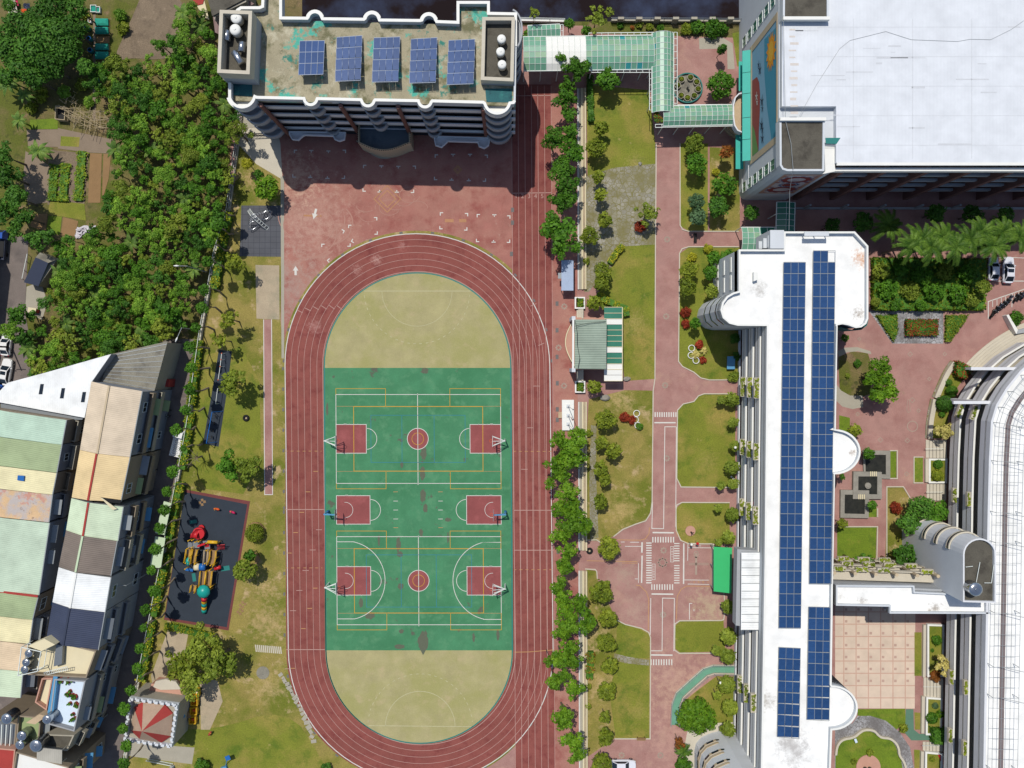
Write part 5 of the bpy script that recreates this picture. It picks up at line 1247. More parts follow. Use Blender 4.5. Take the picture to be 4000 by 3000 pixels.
# white warehouse and old grey shed
W = thing('warehouse', 'white metal-roofed warehouse with three dark roof lights', 'warehouse', P(240, 1530))
wpx = [(-40, 1568), (30, 1495), (180, 1455), (434, 1383), (360, 1489), (330, 1632), (0, 1572)]
b = MB(); b.prism([tuple(P(x, y, 9)[:2]) for x, y in wpx], 0, 8.9); b.build('wall', 'house_white', W)
b = MB(); b.prism([tuple(P(x, y, 9.1)[:2]) for x, y in wpx], 8.92, 9.1); b.build('roof', 'sheet_white_x', W)
for x, y in ((161, 1520), (244, 1536), (326, 1551)):
    b = MB(); b.prism([tuple(P(x+dx, y+dy, 9.2)[:2]) for dx, dy in ((-4, -20), (9, -20), (3, 20), (-11, 20))], 9.1, 9.16); b.build('roof_light', 'glass_dark', W)
b = MB(); b.prism([tuple(P(x, y, 8.6)[:2]) for x, y in ((0, 1573), (325, 1633), (318, 1640), (255, 1640), (0, 1600))], 8.3, 8.45); b.build('canopy', 'steel_dull', W)
W = thing('old_shed', 'shed with weathered grey corrugated roof behind the tan-roofed house', 'shed', P(520, 1440))
b = MB(); b.prism([tuple(P(x, y, 6.5)[:2]) for x, y in ((436, 1386), (645, 1338), (595, 1528), (400, 1488))], 0, 6.4); b.build('wall', 'concrete', W)
b = MB(); q = [P(436, 1383, 7.4), P(655, 1333, 6.4), P(602, 1532, 6.4), P(396, 1490, 7.4)]; b.loft([[p-Vector((0, 0, .1)) for p in q], q], True, True, True); b.build('roof', 'old_sheet', W)
b = MB()
for i in range(9):
    k = (i+.5)/9; b.beam(q[0]+(q[3]-q[0])*k+Vector((0, 0, .02)), q[1]+(q[2]-q[1])*k+Vector((0, 0, .02)), .08, .05)
b.build('roof_seams', 'steel_dull', W)
b = MB(); b.prism([tuple(P(x, y, 2.5)[:2]) for x, y in ((640, 1480), (660, 1482), (656, 1512), (636, 1510))], 0, 2.4); b.build('red_door_box', 'red_dull', W)
# terrace-roofed houses at the lower left corner
def flat_house(label, px, floor, wall, ze=10.6, par=.9, seed=0, face=(1, 2)):
    q = [tuple(P(x, y, ze+par)[:2]) for x, y in px]; H_ = thing('terrace_house', label, 'house', (q[0][0], q[0][1], 0), g)
    b = MB(); b.prism(q, 0, ze); b.build('wall', wall, H_)
    qc = ccw(q); b = MB(); b.prism(offs(qc, .22, True), ze, ze+.03); b.build('roof_terrace', floor, H_)
    b = MB(); wallstrip(b, qc, ze, ze+par, .2, True); b.build('parapet', wall, H_)
    A, B_ = q[face[0]], q[face[1]]; facade(H_, A, B_, (1.9, 5.4, 8.6), seed, ze); return H_
h1 = flat_house('flat-roofed house with cream parapet, small bent stair and an aerial', [(181, 2497), (375, 2543), (337, 2648), (100, 2636), (108, 2527)], 'cream', 'house_beige', seed=41)
b = MB(); b.prism([tuple(P(x, y, 13.2)[:2]) for x, y in ((105, 2526), (170, 2497), (212, 2520), (160, 2545))], 10.65, 13.0); b.build('stair_hut', 'cream', h1)
b = MB(); b.prism([tuple(P(x, y, 12.1)[:2]) for x, y in ((212, 2522), (236, 2528), (232, 2600), (200, 2610), (205, 2560))], 10.65, 11.5); b.build('shade_screen', 'steel_dull', h1)
h2 = flat_house('flat-roofed house with a pale blue terrace full of potted plants', [(212, 2652), (334, 2660), (290, 2858), (190, 2830)], 'terrace_blue', 'house_white', seed=42)
b = MB(); b.prism([tuple(P(x, y, 11.5)[:2]) for x, y in ((208, 2642), (224, 2644), (206, 2790), (184, 2788))], 10.6, 11.45); b.build('terrace_step', 'blue_light', h2)
h3 = flat_house('lower white flat-roofed strip beside the blue terrace', [(163, 2650), (206, 2648), (182, 2776), (136, 2744)], 'cream', 'wall_pink', 10.0, .8, 43)
h4 = flat_house('flat-roofed house with bare brown concrete roof', [(175, 2868), (290, 2872), (262, 2934), (160, 2922)], 'roof_dark', 'concrete', 9.6, .5, 44)
h5 = flat_house('house with bright white flat roof and a ribbed grey awning', [(62, 2936), (268, 2996), (262, 3080), (40, 3080)], 'white_paint', 'house_beige', 10.4, .5, 45)
b = MB(); b.prism([tuple(P(x, y, 12.2)[:2]) for x, y in ((143, 2921), (241, 2931), (240, 2986), (142, 2970))], 12.0, 12.12)
for x, y in ((145, 2925), (238, 2934), (237, 2982), (145, 2966)): q = P(x, y, 12); b.beam((q.x, q.y, 10.4), (q.x, q.y, 12), .1)
b.build('ribbed_awning', 'sheet_grey', h5)
h6 = flat_house('house corner with dull red roof at the picture corner', [(-60, 2918), (60, 2928), (44, 3080), (-60, 3080)], 'red_dull', 'wall_pink', 10.5, .2, 46)
h7 = flat_house('house with grey translucent roof sheets and white ribs', [(-40, 2800), (66, 2826), (58, 2926), (-40, 2916)], 'steel_dull', 'house_beige', 9.2, .3, 47)
h8 = flat_house('small green-floored terrace with tan stair wall', [(70, 2795), (160, 2802), (150, 2905), (62, 2900)], 'sage', 'house_beige', 9.8, .7, 48)
b = MB(); b.prism([tuple(P(x, y, 12.4)[:2]) for x, y in ((98, 2826), (150, 2793), (178, 2800), (134, 2832))], 9.9, 12.2); b.build('stair_hut', 'tan_concrete', h8)
b = MB()
for i in range(3): b.beam(P(8+i*18, 2830, 9.75), P(4+i*17, 2915, 9.75), .12)
b.build('roof_ribs', 'frame_white', h7)
for i, (x, y, z, r, h, lab) in enumerate(((20, 2812, 9.6, .85, 2.8, 'tall domed steel tank standing over the grey translucent roof'), (80, 2878, 9.9, .75, 2.2, 'upper of the two steel tanks on the green terrace'), (73, 2914, 9.9, .7, 2.2, 'lower of the two steel tanks on the green terrace'), (134, 2918, 10.0, .95, 2.8, 'steel tank beside the ribbed grey awning'), (179, 2814, 10.6, .7, 2.6, 'slim steel tank at the corner of the blue terrace'))):
    tank(lab, x, y, z, r, h, 'steel roof tanks of the terrace houses')
# tank cage on the roof
t = thing('tank_cage', 'white steel cage holding roof tanks beside the peach roof', 'tank cage', P(110, 2600, 10.5))
b = MB(); c4 = [P(x, y, 13.2) for x, y in ((84, 2528), (160, 2546), (146, 2622), (70, 2640), (84, 2528))]
for a, c in zip(c4, c4[1:]): b.beam(a, c, .1); b.beam(a-Vector((0, 0, 1.6)), c-Vector((0, 0, 1.6)), .08); b.beam((a.x, a.y, 10.4), a, .1)
b.build('frame', 'frame_white', t)
for i, (x, y) in enumerate(((108, 2555), (98, 2590), (92, 2618))): tank(['cage tank nearest the cream hut', 'middle tank inside the roof cage', 'cage tank nearest the mint roof'][i], x, y, 11.0, .6, 1.6, 'tanks inside the roof cage')
t = thing('ladder', 'white railing ladder sloping up between two roof terraces', 'ladder', P(215, 2615, 11))
b = MB(); a0, a1 = P(172, 2626, 11.6), P(262, 2604, 12.2); dn = Vector((0, -.55, -.2))
b.beam(a0, a1, .07); b.beam(a0+dn, a1+dn, .07)
for i in range(14): k = i/13; b.beam(a0+(a1-a0)*k, a0+(a1-a0)*k+dn, .06)
b.build('rungs', 'frame_white', t)
rr = random.Random(12)
pots = [(238, 2652), (238, 2663), (264, 2654), (265, 2666), (280, 2659), (215, 2728), (213, 2742), (210, 2768), (272, 2700), (265, 2712), (283, 2715), (292, 2722), (272, 2748), (295, 2748), (300, 2756), (284, 2790), (290, 2806), (280, 2812)]
p0 = None
for i, (x, y) in enumerate(pots):
    q = P(x, y, 10.9)
    if p0 is None:
        b = MB(); b.cyl((0, 0), .26, 0, .32, 10); p0 = b.build('plant_pot', 'red_dull'); tag(p0, 'x', 'potted plant', 'potted plants on the pale blue terrace')
        b = MB()
        for k in range(26):
            a = rr.uniform(0, 6.3); d = Vector((cos(a), sin(a), rr.uniform(.1, 1.2)))*rr.uniform(.12, .32); s = Vector((-sin(a), cos(a), 0))*.09; b.quad(Vector((0, 0, .3))-s, Vector((0, 0, .3))+d-s, Vector((0, 0, .3))+d+s, Vector((0, 0, .3))+s)
        b.build('leaves', 'leaf_dark', p0); o = p0
    else: o = copy_tree(p0)
    o.location = (q.x, q.y, 10.63); o.scale = (1, 1, 1) if i not in (9, 11, 14) else (1.5, 1.5, 1.3); o.rotation_euler.z = i*1.3
    o['label'] = 'potted plant on the pale blue terrace, '+ORD[i]+' counted from the ladder'
# a house just outside the picture that throws its shade on the side street
H_ = thing('terrace_house', 'house outside the left edge throwing shade on the side street', 'house', (-97, 12, 0), g)
b = MB(); b.prism([tuple(P(x, y)[:2]) for x, y in ((-400, 980), (4, 980), (-26, 1250), (-60, 1480), (-400, 1480))], 0, 9); b.build('wall', 'house_grey', H_)
# street edge: low white wall with picket fence
SF = [(880, 870), (845, 985), (818, 1140), (790, 1290), (772, 1420), (760, 1500), (745, 1620), (728, 1720), (705, 1840), (682, 1960), (662, 2060), (640, 2180), (618, 2290), (598, 2390), (570, 2530), (548, 2650), (525, 2780), (500, 2930), (480, 3060)]
sf_ = xy(SF)
b = MB(); wallstrip(b, sf_, 0, .55, .2)
fw = thing('school_fence', 'low white street wall with white pickets below the row of slim trees', 'fence', (*sf_[8], 0)); b.build('base_wall', 'concrete_pale', fw)
b = MB(); b.tube([(*p, 1.5) for p in offs(sf_, .1)], .05, 5); b.tube([(*p, .9) for p in offs(sf_, .1)], .04, 5); b.build('rail', 'frame_white', fw)
b = MB()
for i in range(len(sf_)-1):
    a, c = Vector(offs(sf_, .1)[i]), Vector(offs(sf_, .1)[i+1]); n = int((c-a).length/.6)
    for k in range(n): q = a+(c-a)*k/n; b.beam((q.x, q.y, .55), (q.x, q.y, 1.55), .05)
b.build('pickets', 'frame_white', fw)
# fence between garden and the school near the tall building
nf_ = xy([(945, 430), (935, 540), (918, 660), (905, 760), (890, 870)])
fw = thing('garden_fence', 'white wire fence between the garden trees and the school yard', 'fence', (*nf_[2], 0))
b = MB(); rail(b, nf_, 0, 1.6, 1.4, .045); b.build('rails', 'frame_white', fw)
b = MB(); wallstrip(b, nf_, 0, .4, .2); b.build('base_wall', 'concrete_pale', fw)
# pale roofs of car shelters on the street side
for i, (pts, lab) in enumerate((([(640, 1958), (670, 1966), (642, 2090), (606, 2082)], 'pale green shelter roof on the street side, the shorter one'), ([(606, 2095), (646, 2102), (628, 2220), (585, 2214)], 'pale green shelter roof on the street side, the longer one'))):
    t = thing('street_shelter', lab, 'shelter', P(*pts[0])); b = MB(); b.prism([tuple(P(x, y, 2.6)[:2]) for x, y in pts], 2.45, 2.6); b.build('roof', 'sage' if False else 'mint', t)
    b = MB()
    for x, y in pts: q = P(x, y, 2.6); q = q+(P(sum(p[0] for p in pts)/4, sum(p[1] for p in pts)/4, 2.6)-q)*.1; b.beam((q.x, q.y, 0), (q.x, q.y, 2.45), .1)
    b.build('posts', 'steel_dull', t)
# canal wall and far roofs along the top edge
for i, (x0, x1, lab, kind) in enumerate(((2030, 2205, 'white double rail of the canal wall next to the tall school building', 'r'), (2385, 2950, 'dark canal wall with grey posts behind the bushes', 'w'))):
    t = thing('canal_fence', lab, 'fence', P((x0+x1)/2, 88)); p = xy([(x0, 88), (x1, 92)])
    b = MB(); wallstrip(b, p, 0, .7, .25); b.build('base_wall', 'concrete' if kind == 'w' else 'white_paint', t)
    b = MB(); rail(b, offs(p, .12), .7, .9, 2.2, .05); b.build('rail', 'frame_white' if kind == 'r' else 'steel_dull', t)
    if kind == 'w':
        b = MB(); n = 8
        for k in range(n): q = P(x0+(x1-x0)*(k+.5)/n, 89); b.box((q.x, q.y, .9), (1.0, .4, 1.8))
        b.build('post', 'concrete', t)
t = thing('roadside_shed', 'shed with brown ribbed eaves beside the tall roof house', 'shed', P(820, 40))
b = MB(); b.prism([tuple(P(x, y, 5)[:2]) for x, y in ((800, -60), (960, -60), (960, 5), (840, 60), (838, 78), (812, 0))], 0, 4.8); b.build('wall', 'concrete', t)
b = MB(); b.prism([tuple(P(x, y, 5.2)[:2]) for x, y in ((796, -60), (960, -60), (960, -8), (828, 62))], 4.85, 5.1); b.build('roof', 'roof_dark', t)
b = MB(); b.prism([tuple(P(x, y, 4)[:2]) for x, y in ((828, 62), (958, -10), (990, 10), (900, 60), (852, 130), (836, 122))], 3.4, 3.6); b.build('eave', 'eave_sheet', t)
b = MB(); b.prism([tuple(P(x, y, 2.6)[:2]) for x, y in ((752, -10), (795, -10), (816, 76), (794, 68))], 2.4, 2.55); b.build('cream_awning', 'cream', t)
b = MB(); b.prism([tuple(P(x, y, 2.7)[:2]) for x, y in ((750, -10), (798, -10), (792, 14), (762, 22))], 2.56, 2.66); b.build('red_trim', 'red_dull', t)
# ======================= trees, shrubs, hedges =======================
def leaf_cloud(b, lobes, n, size, rr, shell=.55, up=.35, flat=1.0):
    """n leaf-sized faces spread through ellipsoid lobes [(x,y,z,rx,ry,rz)]"""
    wts = [l[3]*l[4] for l in lobes]; tot = sum(wts)
    for l, w in zip(lobes, wts):
        for _ in range(max(3, int(n*w/tot))):
            while True:
                d = Vector((rr.gauss(0, 1), rr.gauss(0, 1), rr.gauss(0, 1)+.35))
                if d.length > .1: break
            d.normalize(); k = shell+(1-shell)*rr.random()**.6
            if rr.random() < .12: k *= rr.uniform(1.02, 1.22)
            p = Vector((l[0]+d.x*l[3]*k, l[1]+d.y*l[4]*k, l[2]+d.z*l[5]*k))
            nrm = (d+Vector((rr.gauss(0, .5), rr.gauss(0, .5), up+rr.gauss(0, .5)))).normalized()
            u = nrm.cross(Vector((rr.gauss(0, 1), rr.gauss(0, 1), rr.gauss(0, 1)))).normalized(); v = nrm.cross(u)
            s = size*rr.uniform(.65, 1.35); u = u*s; v = v*s*.62
            b.quad(p-u, p-v*.9+u*.1, p+u, p+v*.9+u*.1)
CR = {}
def crown_mesh(key, r, leaf, style, seed):
    """a crown of radius r around the origin"""
    k = (key, seed)
    if k in CR: return CR[k]
    rr = random.Random(hash(key) % 9973 if False else sum(map(ord, key))*31+seed); b = MB(); lobes = []
    if style == 'round':
        lobes = [(0, 0, 0, r*.72, r*.72, r*.6)]
        for i in range(7):
            a = i*2*pi/7+rr.uniform(-.3, .3); d = r*rr.uniform(.45, .62); q = r*rr.uniform(.3, .44); lobes.append((d*cos(a), d*sin(a), rr.uniform(-.2, .2)*r, q, q, q*.85))
    elif style == 'clumpy':
        for i in range(9):
            a = i*2.4+rr.uniform(-.4, .4); d = r*(.12+.075*i)*rr.uniform(.8, 1.15); q = r*rr.uniform(.26, .42); lobes.append((d*cos(a), d*sin(a), r*.25-d*.35+rr.uniform(-.15, .3)*r, q, q*rr.uniform(.8, 1.2), q*.6))
    elif style == 'loose':
        for i in range(13):
            a = i*2.4+rr.uniform(-.5, .5); d = r*(.1+.065*i)*rr.uniform(.7, 1.15); q = r*rr.uniform(.17, .34); lobes.append((d*cos(a), d*sin(a), r*.3-d*.3+rr.uniform(-.25, .3)*r, q, q*rr.uniform(.7, 1.3), q*.7))
    elif style == 'ball': lobes = [(0, 0, 0, r*.96, r*.96, r*.85)]
    elif style == 'tall':
        for i in range(6): z = (i/5-.5)*2.0*r; q = r*(.9-.35*abs(i/5-.35)*2*.7); lobes.append((rr.uniform(-.12, .12)*r, rr.uniform(-.12, .12)*r, z, q, q, r*.45))
    area = sum(l[3]*l[4] for l in lobes)*3.14
    n = int(min(6500, area*{'ball': 4.2, 'tall': 3.2}.get(style, 2.7)/(leaf*leaf*1.1)))
    leaf_cloud(b, lobes, n, leaf, rr, shell=.75 if style == 'ball' else .5)
    CR[k] = b; return b
PROTO = {}
def crown_obj(key, mat, parent, r, style, leaf, seed, nm='crown'):
    """copy of a crown mesh: built once for every (style, size class, material, seed)"""
    cls = min((.8, 1.3, 2.0, 3.0, 4.5, 6.5), key=lambda c: abs(math.log(c/r))); sd = seed % 3
    k = (style, cls, mat, sd, leaf, nm)
    if k not in PROTO:
        b = crown_mesh(style+str(cls)+mat, cls, leaf, style, sd); o = b.build(nm, mat); PROTO[k] = o.data
        o.parent = parent
    else:
        o = bpy.data.objects.new(nm, PROTO[k]); C.objects.link(o); o.parent = parent
    s = r/cls; o.scale = (s, s, s); return o
def trunk_data(style, mat):
    k = ('trunk', style, mat)
    if k in PROTO: return PROTO[k]
    rr = random.Random(len(PROTO)); b = MB()
    if style == 'slim':
        b.tube([(0, 0, 0), (.06, .02, .3), (.02, .05, .65), (0, 0, 1.0)], [.024, .02, .017, .013], 7)
        for i in range(4): a = i*1.6; b.tube([(0, 0, .9), (.08*cos(a), .08*sin(a), 1.02)], [.01, .005], 5)
    else:
        b.tube([(0, 0, 0), (.03, .01, .4), (0, 0, .75)], [.05, .04, .034], 8)
        for i in range(6):
            a = i*1.05+rr.uniform(-.3, .3); d = rr.uniform(.22, .42); b.tube([(0, 0, .62+.03*i), (d*.5*cos(a), d*.5*sin(a), .85), (d*cos(a), d*sin(a), 1.05)], [.022, .015, .006], 5)
    o = b.build('trunk', mat); PROTO[k] = o.data; bpy.data.objects.remove(o); return PROTO[k]
NT_ = [0]
def tree(label, x, y, rp, h, mat, style='round', group=None, name='tree', cat='tree', leaf=None, trunk='bark', slim=False, sq=1.0, parts=None):
    """crown centre seen at photo pixel x, y; rp its radius there; h its height above ground"""
    NT_[0] += 1; q = P(x, y, h); r = rp*(H-h)/F
    t = thing(name, label, cat, (q.x, q.y, 0), group)
    leaf = leaf or (.3 if r > 2.6 else .24 if r > 1.2 else .17)
    for i, (dx, dy, f, m2) in enumerate(parts or [(0, 0, 1.0, mat)]):
        c = crown_obj('', m2, t, r*f, style, leaf, NT_[0]+i)
        c.location = (dx*r, dy*r, h+(0 if not parts else -.12*r*(abs(dx)+abs(dy)))); c.rotation_euler = (0, 0, NT_[0]*1.37); c.scale.z *= sq
    if trunk:
        o = bpy.data.objects.new('trunk', trunk_data('slim' if slim else 'limbed', trunk)); C.objects.link(o); o.parent = t
        w = max(.5, r*.9) if not slim else h*1.0; o.scale = (w*1.6 if not slim else w, w*1.6 if not slim else w, h); o.rotation_euler.z = NT_[0]*.7
    return t
def shrub(label, x, y, rp, mat, style='round', group=None, name='shrub', h=None, cat='shrub', leaf=.15):
    NT_[0] += 1; r = rp/23.1; h = h if h is not None else r*.6; q = P(x, y, h); r *= (H-h)/H
    t = thing(name, label, cat, (q.x, q.y, 0), group); c = crown_obj('', mat, t, r, style, leaf, NT_[0], 'foliage'); c.location.z = h; c.rotation_euler.z = NT_[0]
    b = MB(); b.tube([(q.x, q.y, 0), (q.x, q.y, h)], [.08, .04], 5)
    for a in range(3): b.tube([(q.x, q.y, h*.3), (q.x+r*.4*cos(a*2.1), q.y+r*.4*sin(a*2.1), h)], [.05, .02], 4)
    b.build('stem', 'bark', t); return t
def hedge(label, pts, w, h, mats, name='hedge', group=None, dens=34, leaf=.13, closed=None, cat='hedge', z0=0.0):
    """clipped hedge along a path (px) or filling a polygon (closed)"""
    rr = random.Random(len(label)*7+int(pts[0][0])); b = MB(); p = xy(pts)
    t = thing(name, label, cat, (*p[0], z0), group)
    def lf(x, y, z, up=1.0):
        n = Vector((rr.gauss(0, .6), rr.gauss(0, .6), up)).normalized(); u = n.cross(Vector((rr.gauss(0, 1), rr.gauss(0, 1), .3))).normalized(); v = n.cross(u); s = leaf*rr.uniform(.7, 1.4)
        c = Vector((x, y, z)); b.quad(c-u*s, c-v*s*.7, c+u*s, c+v*s*.7, rr.choice(range(len(mats))) if len(mats) > 1 and rr.random() < .8 else 0)
    core = MB()
    if closed:
        q = ccw(p); core.prism(offs(q, .12, True), z0, z0+h-.1)
        xs = [a[0] for a in q]; ys = [a[1] for a in q]; n = int((max(xs)-min(xs))*(max(ys)-min(ys))*dens)
        def inside(x, y):
            c = False
            for i in range(len(q)):
                a, d = q[i], q[i-1]
                if (a[1] > y) != (d[1] > y) and x < (d[0]-a[0])*(y-a[1])/(d[1]-a[1])+a[0]: c = not c
            return c
        for _ in range(min(n, 9000)):
            x, y = rr.uniform(min(xs), max(xs)), rr.uniform(min(ys), max(ys))
            if inside(x, y): lf(x, y, z0+h+rr.uniform(-.1, .1)+.12*sin(x*1.7)*sin(y*1.3))
        for i in range(len(q)):
            a, c = Vector(q[i]), Vector(q[(i+1) % len(q)]); n = int((c-a).length*h*22)
            for _ in range(n): k = rr.random(); e = a+(c-a)*k; lf(e.x+rr.gauss(0, .06), e.y+rr.gauss(0, .06), z0+rr.random()*h, .3)
    else:
        wallstrip(core, offs(p, -w*.38), z0, z0+h-.1, w*.76)
        for i in range(len(p)-1):
            a, c = Vector(p[i]), Vector(p[i+1]); d = c-a; L = d.length; d.normalize(); nn = Vector((-d.y, d.x))
            for _ in range(int(L*(w+h)*dens)):
                k = rr.random()*L; o = rr.uniform(-1, 1); lump = 1+.16*sin(k*2.1+i)+.1*sin(k*5+i*2)
                e = a+d*k+nn*o*w*.5*lump; lf(e.x, e.y, z0+(h*lump*(1-.25*abs(o)**3) if rr.random() < .75 else rr.random()*h), .8)
    core.build('inner_growth', 'leaf_dark', t); b.build('foliage', mats, t); return t
def palm_obj(nm, n, L, mat, seed, droop=.5, wide=.5, seg=6):
    """a head of feather fronds around the origin"""
    rr = random.Random(seed); b = MB()
    for i in range(n):
        a = i*2*pi/n*1.0+rr.uniform(-.25, .25); el = rr.uniform(.1, 1.0); pts = []; l = L*rr.uniform(.8, 1.1)
        for k in range(seg+1):
            s = k/seg; pts.append(Vector((cos(a)*l*s*cos(el*.7), sin(a)*l*s*cos(el*.7), l*(s*sin(el)-droop*s*s*1.3))))
        for k in range(seg):
            d = (pts[k+1]-pts[k]); side = Vector((-sin(a), cos(a), 0))
            for j in range(4):
                o = pts[k]+d*(j/4)
                for sg in (-1, 1):
                    ln = wide*L*.42*(1-.55*(k+j/4)/seg)*rr.uniform(.8, 1.1)
                    tip = o+side*sg*ln+d.normalized()*ln*.7+Vector((0, 0, -ln*.35)); w_ = d.normalized()*.07
                    b.quad(o-w_, tip-w_*.3, tip+w_*.3, o+w_)
        b.tube(pts, [.04]*(seg)+[.015], 4)
    return b.build(nm, mat)
PALM = None
def palm(label, x, y, h, L, group, seed, name='palm_tree', mat='leaf_palm'):
    q = P(x, y, h); t = thing(name, label, 'palm', (q.x, q.y, 0), group)
    k = ('palm', seed % 3, mat)
    if k not in PROTO: o = palm_obj('crown', 17, 2.6, mat, seed % 3); PROTO[k] = o.data; o.parent = t
    else: o = bpy.data.objects.new('crown', PROTO[k]); C.objects.link(o); o.parent = t
    o.location = (0, 0, h); o.scale = (L/2.6,)*3; o.rotation_euler.z = seed*.9
    b = MB(); b.tube([(q.x, q.y, 0), (q.x+.1, q.y, h*.5), (q.x, q.y, h)], [.2, .16, .13], 8); b.build('trunk', 'bark_pale', t); return t
def banana(label, x, y, rp, h, group, seed):
    q = P(x, y, h); t = thing('banana_plant', label, 'banana plant', (q.x, q.y, 0), group); k = ('banana', seed % 2)
    if k not in PROTO:
        rr = random.Random(seed); b = MB()
        for i in range(11):
            a = i*2.4; L = rr.uniform(1.5, 2.3); el = rr.uniform(.3, .9); side = Vector((-sin(a), cos(a), .1)); prev = None
            for s in range(7):
                f = s/6; c = Vector((cos(a)*L*f, sin(a)*L*f, L*(f*el-.75*f*f))); w_ = .34*sin(pi*min(1, f*.9+.08)); r_ = (c-side*w_-Vector((0, 0, .08)), c, c+side*w_-Vector((0, 0, .08)))
                if prev: b.quad(prev[0], r_[0], r_[1], prev[1]); b.quad(prev[1], r_[1], r_[2], prev[2])
                prev = r_
        o = b.build('leaves', 'leaf_banana'); PROTO[k] = o.data; o.parent = t
    else: o = bpy.data.objects.new('leaves', PROTO[k]); C.objects.link(o); o.parent = t
    o.location.z = h; o.scale = (rp/23.1/2.0,)*3; o.rotation_euler.z = seed*1.1
    b = MB(); b.tube([(q.x, q.y, 0), (q.x, q.y, h+.1)], [.16, .1], 7); b.build('stem', 'leaf_veg', t); return t
# ---- bright row beside the running track
ROW1 = [(2193, 226, 20), (2252, 270, 48), (2215, 330, 28), (2206, 390, 42), (2222, 450, 26), (2163, 545, 44), (2228, 520, 34), (2236, 590, 40), (2192, 660, 47), (2216, 728, 48), (2193, 790, 45), (2158, 872, 42), (2196, 910, 62), (2186, 970, 34)]
for i, (x, y, r) in enumerate(ROW1): tree('bright green tree beside the track, '+ORD[i]+' along from the covered walkway', x, y, r*1.36, 5.5, 'leaf_deep', 'clumpy', 'bright tree row beside the track', 'row_tree')
ROW2 = [(2190, 1722, 40), (2246, 1716, 48), (2272, 1695, 22), (2226, 1782, 58), (2168, 1812, 44), (2198, 1852, 34), (2150, 1888, 22), (2215, 1925, 48), (2186, 1990, 38), (2240, 1990, 44), (2230, 2042, 54), (2282, 2050, 36), (2188, 2090, 38), (2215, 2150, 42), (2208, 2210, 38), (2184, 2288, 36), (2200, 2332, 38), (2205, 2384, 36), (2265, 2362, 42), (2220, 2432, 48), (2290, 2430, 42), (2196, 2472, 34), (2222, 2525, 42), (2190, 2572, 42), (2140, 2585, 18), (2242, 2580, 36), (2202, 2637, 28), (2162, 2665, 30), (2236, 2690, 38), (2200, 2802, 48), (2236, 2893, 42), (2254, 2942, 36)]
for i, (x, y, r) in enumerate(ROW2): tree('yellowish green tree beside the track, '+ORD[i]+' along the row from the flagpole platform', x, y, r*1.26, 5.5, 'leaf_bright', 'clumpy', 'bright tree row beside the track', 'row_tree')
# ---- trees on the lawns east of the seating steps
tree('dense round dark tree on the lawn under the covered walkway', 2373, 313, 54, 4, 'leaf_deep', 'round', 'lawn trees')
LAWN1 = [(2350, 500, 34), (2328, 578, 46), (2338, 690, 30), (2346, 760, 32), (2362, 858, 36), (2302, 922, 42), (2354, 1058, 42), (2350, 1108, 36), (2322, 1182, 36), (2322, 1512, 34)]
for i, (x, y, r) in enumerate(LAWN1): tree('olive lawn tree, '+ORD[i]+' from the covered walkway down to the stage', x, y, r, 3.2, 'leaf_lawn_tree', 'round', 'lawn trees')
LAWN2 = [(2364, 1640, 48), (2350, 1730, 32), (2396, 1762, 38), (2346, 1830, 36), (2362, 1872, 30), (2346, 1960, 36), (2380, 2142, 52), (2350, 2310, 52), (2376, 2416, 44), (2366, 2510, 45), (2382, 2600, 40), (2370, 2700, 44), (2362, 2802, 28), (2366, 2880, 38), (2350, 2985, 50)]
for i, (x, y, r) in enumerate(LAWN2): tree('olive green round tree, '+ORD[i]+' below the stage along the paved path', x, y, r, 3.2, 'leaf_lawn_tree', 'round', 'lawn trees')
tree('green tree with a red bush at its foot by the cobbled patch', 2532, 832, 50, 3.5, 'leaf_olive', 'loose', 'lawn trees')
for i, (x, y, r, lab) in enumerate(((2502, 885, 28, 'dark red bush under the tree by the cobbled patch'), (2440, 1628, 24, 'rust red bush right beside the olive tree below the stage'), (2468, 1640, 20, 'small rust bush touching the white ring border'), (2678, 1220, 25, 'upper dark red bush beside the rounded stair wing'), (2678, 1266, 22, 'lower dark red bush beside the rounded stair wing'), (2732, 1346, 20, 'red bush above the pale agaves in the ring bed'), (2746, 1406, 17, 'red bush below the pale agaves in the ring bed'))): shrub(lab, x, y, r, 'leaf_red', 'round', 'red bushes')
shrub('round green bush inside the lowest white ring', 2498, 1666, 15, 'leaf_deep', 'ball', 'ring bed bushes')
for i, (x, y, r) in enumerate(((2300, 1692, 18), (2298, 2682, 16), (2297, 2760, 15), (2290, 1020, 17))): shrub('small dark shrub beside the seating steps, '+('just below the stage', 'below the long clipped hedge', 'farthest down the steps', 'near the yellow hedge')[i], x, y, r, 'leaf_lawn_tree', 'round', 'shrubs along the steps')
hedge('long clipped olive hedge beside the seating steps', [(2304, 2540), (2304, 2590), (2300, 2645)], 1.5, 1.0, ['leaf_lawn_tree', 'leaf_rust'])
hedge('narrow dark hedge strip beside steps under the walkway', [(2302, 300), (2304, 400), (2308, 480)], 1.1, 1.0, ['leaf_dark', 'leaf_deep'])
hedge('bright yellow green hedge curving along the cobbled patch', [(2432, 960), (2412, 982), (2394, 1006), (2380, 1030)], 1.1, .9, ['leaf_yellow', 'leaf_hedge'])
hedge('mixed yellow hedge behind the stage canopy', [(2330, 1150), (2350, 1165), (2400, 1190), (2440, 1205), (2446, 1235)], 1.3, 1.0, ['leaf_hedge', 'leaf_yellow'])
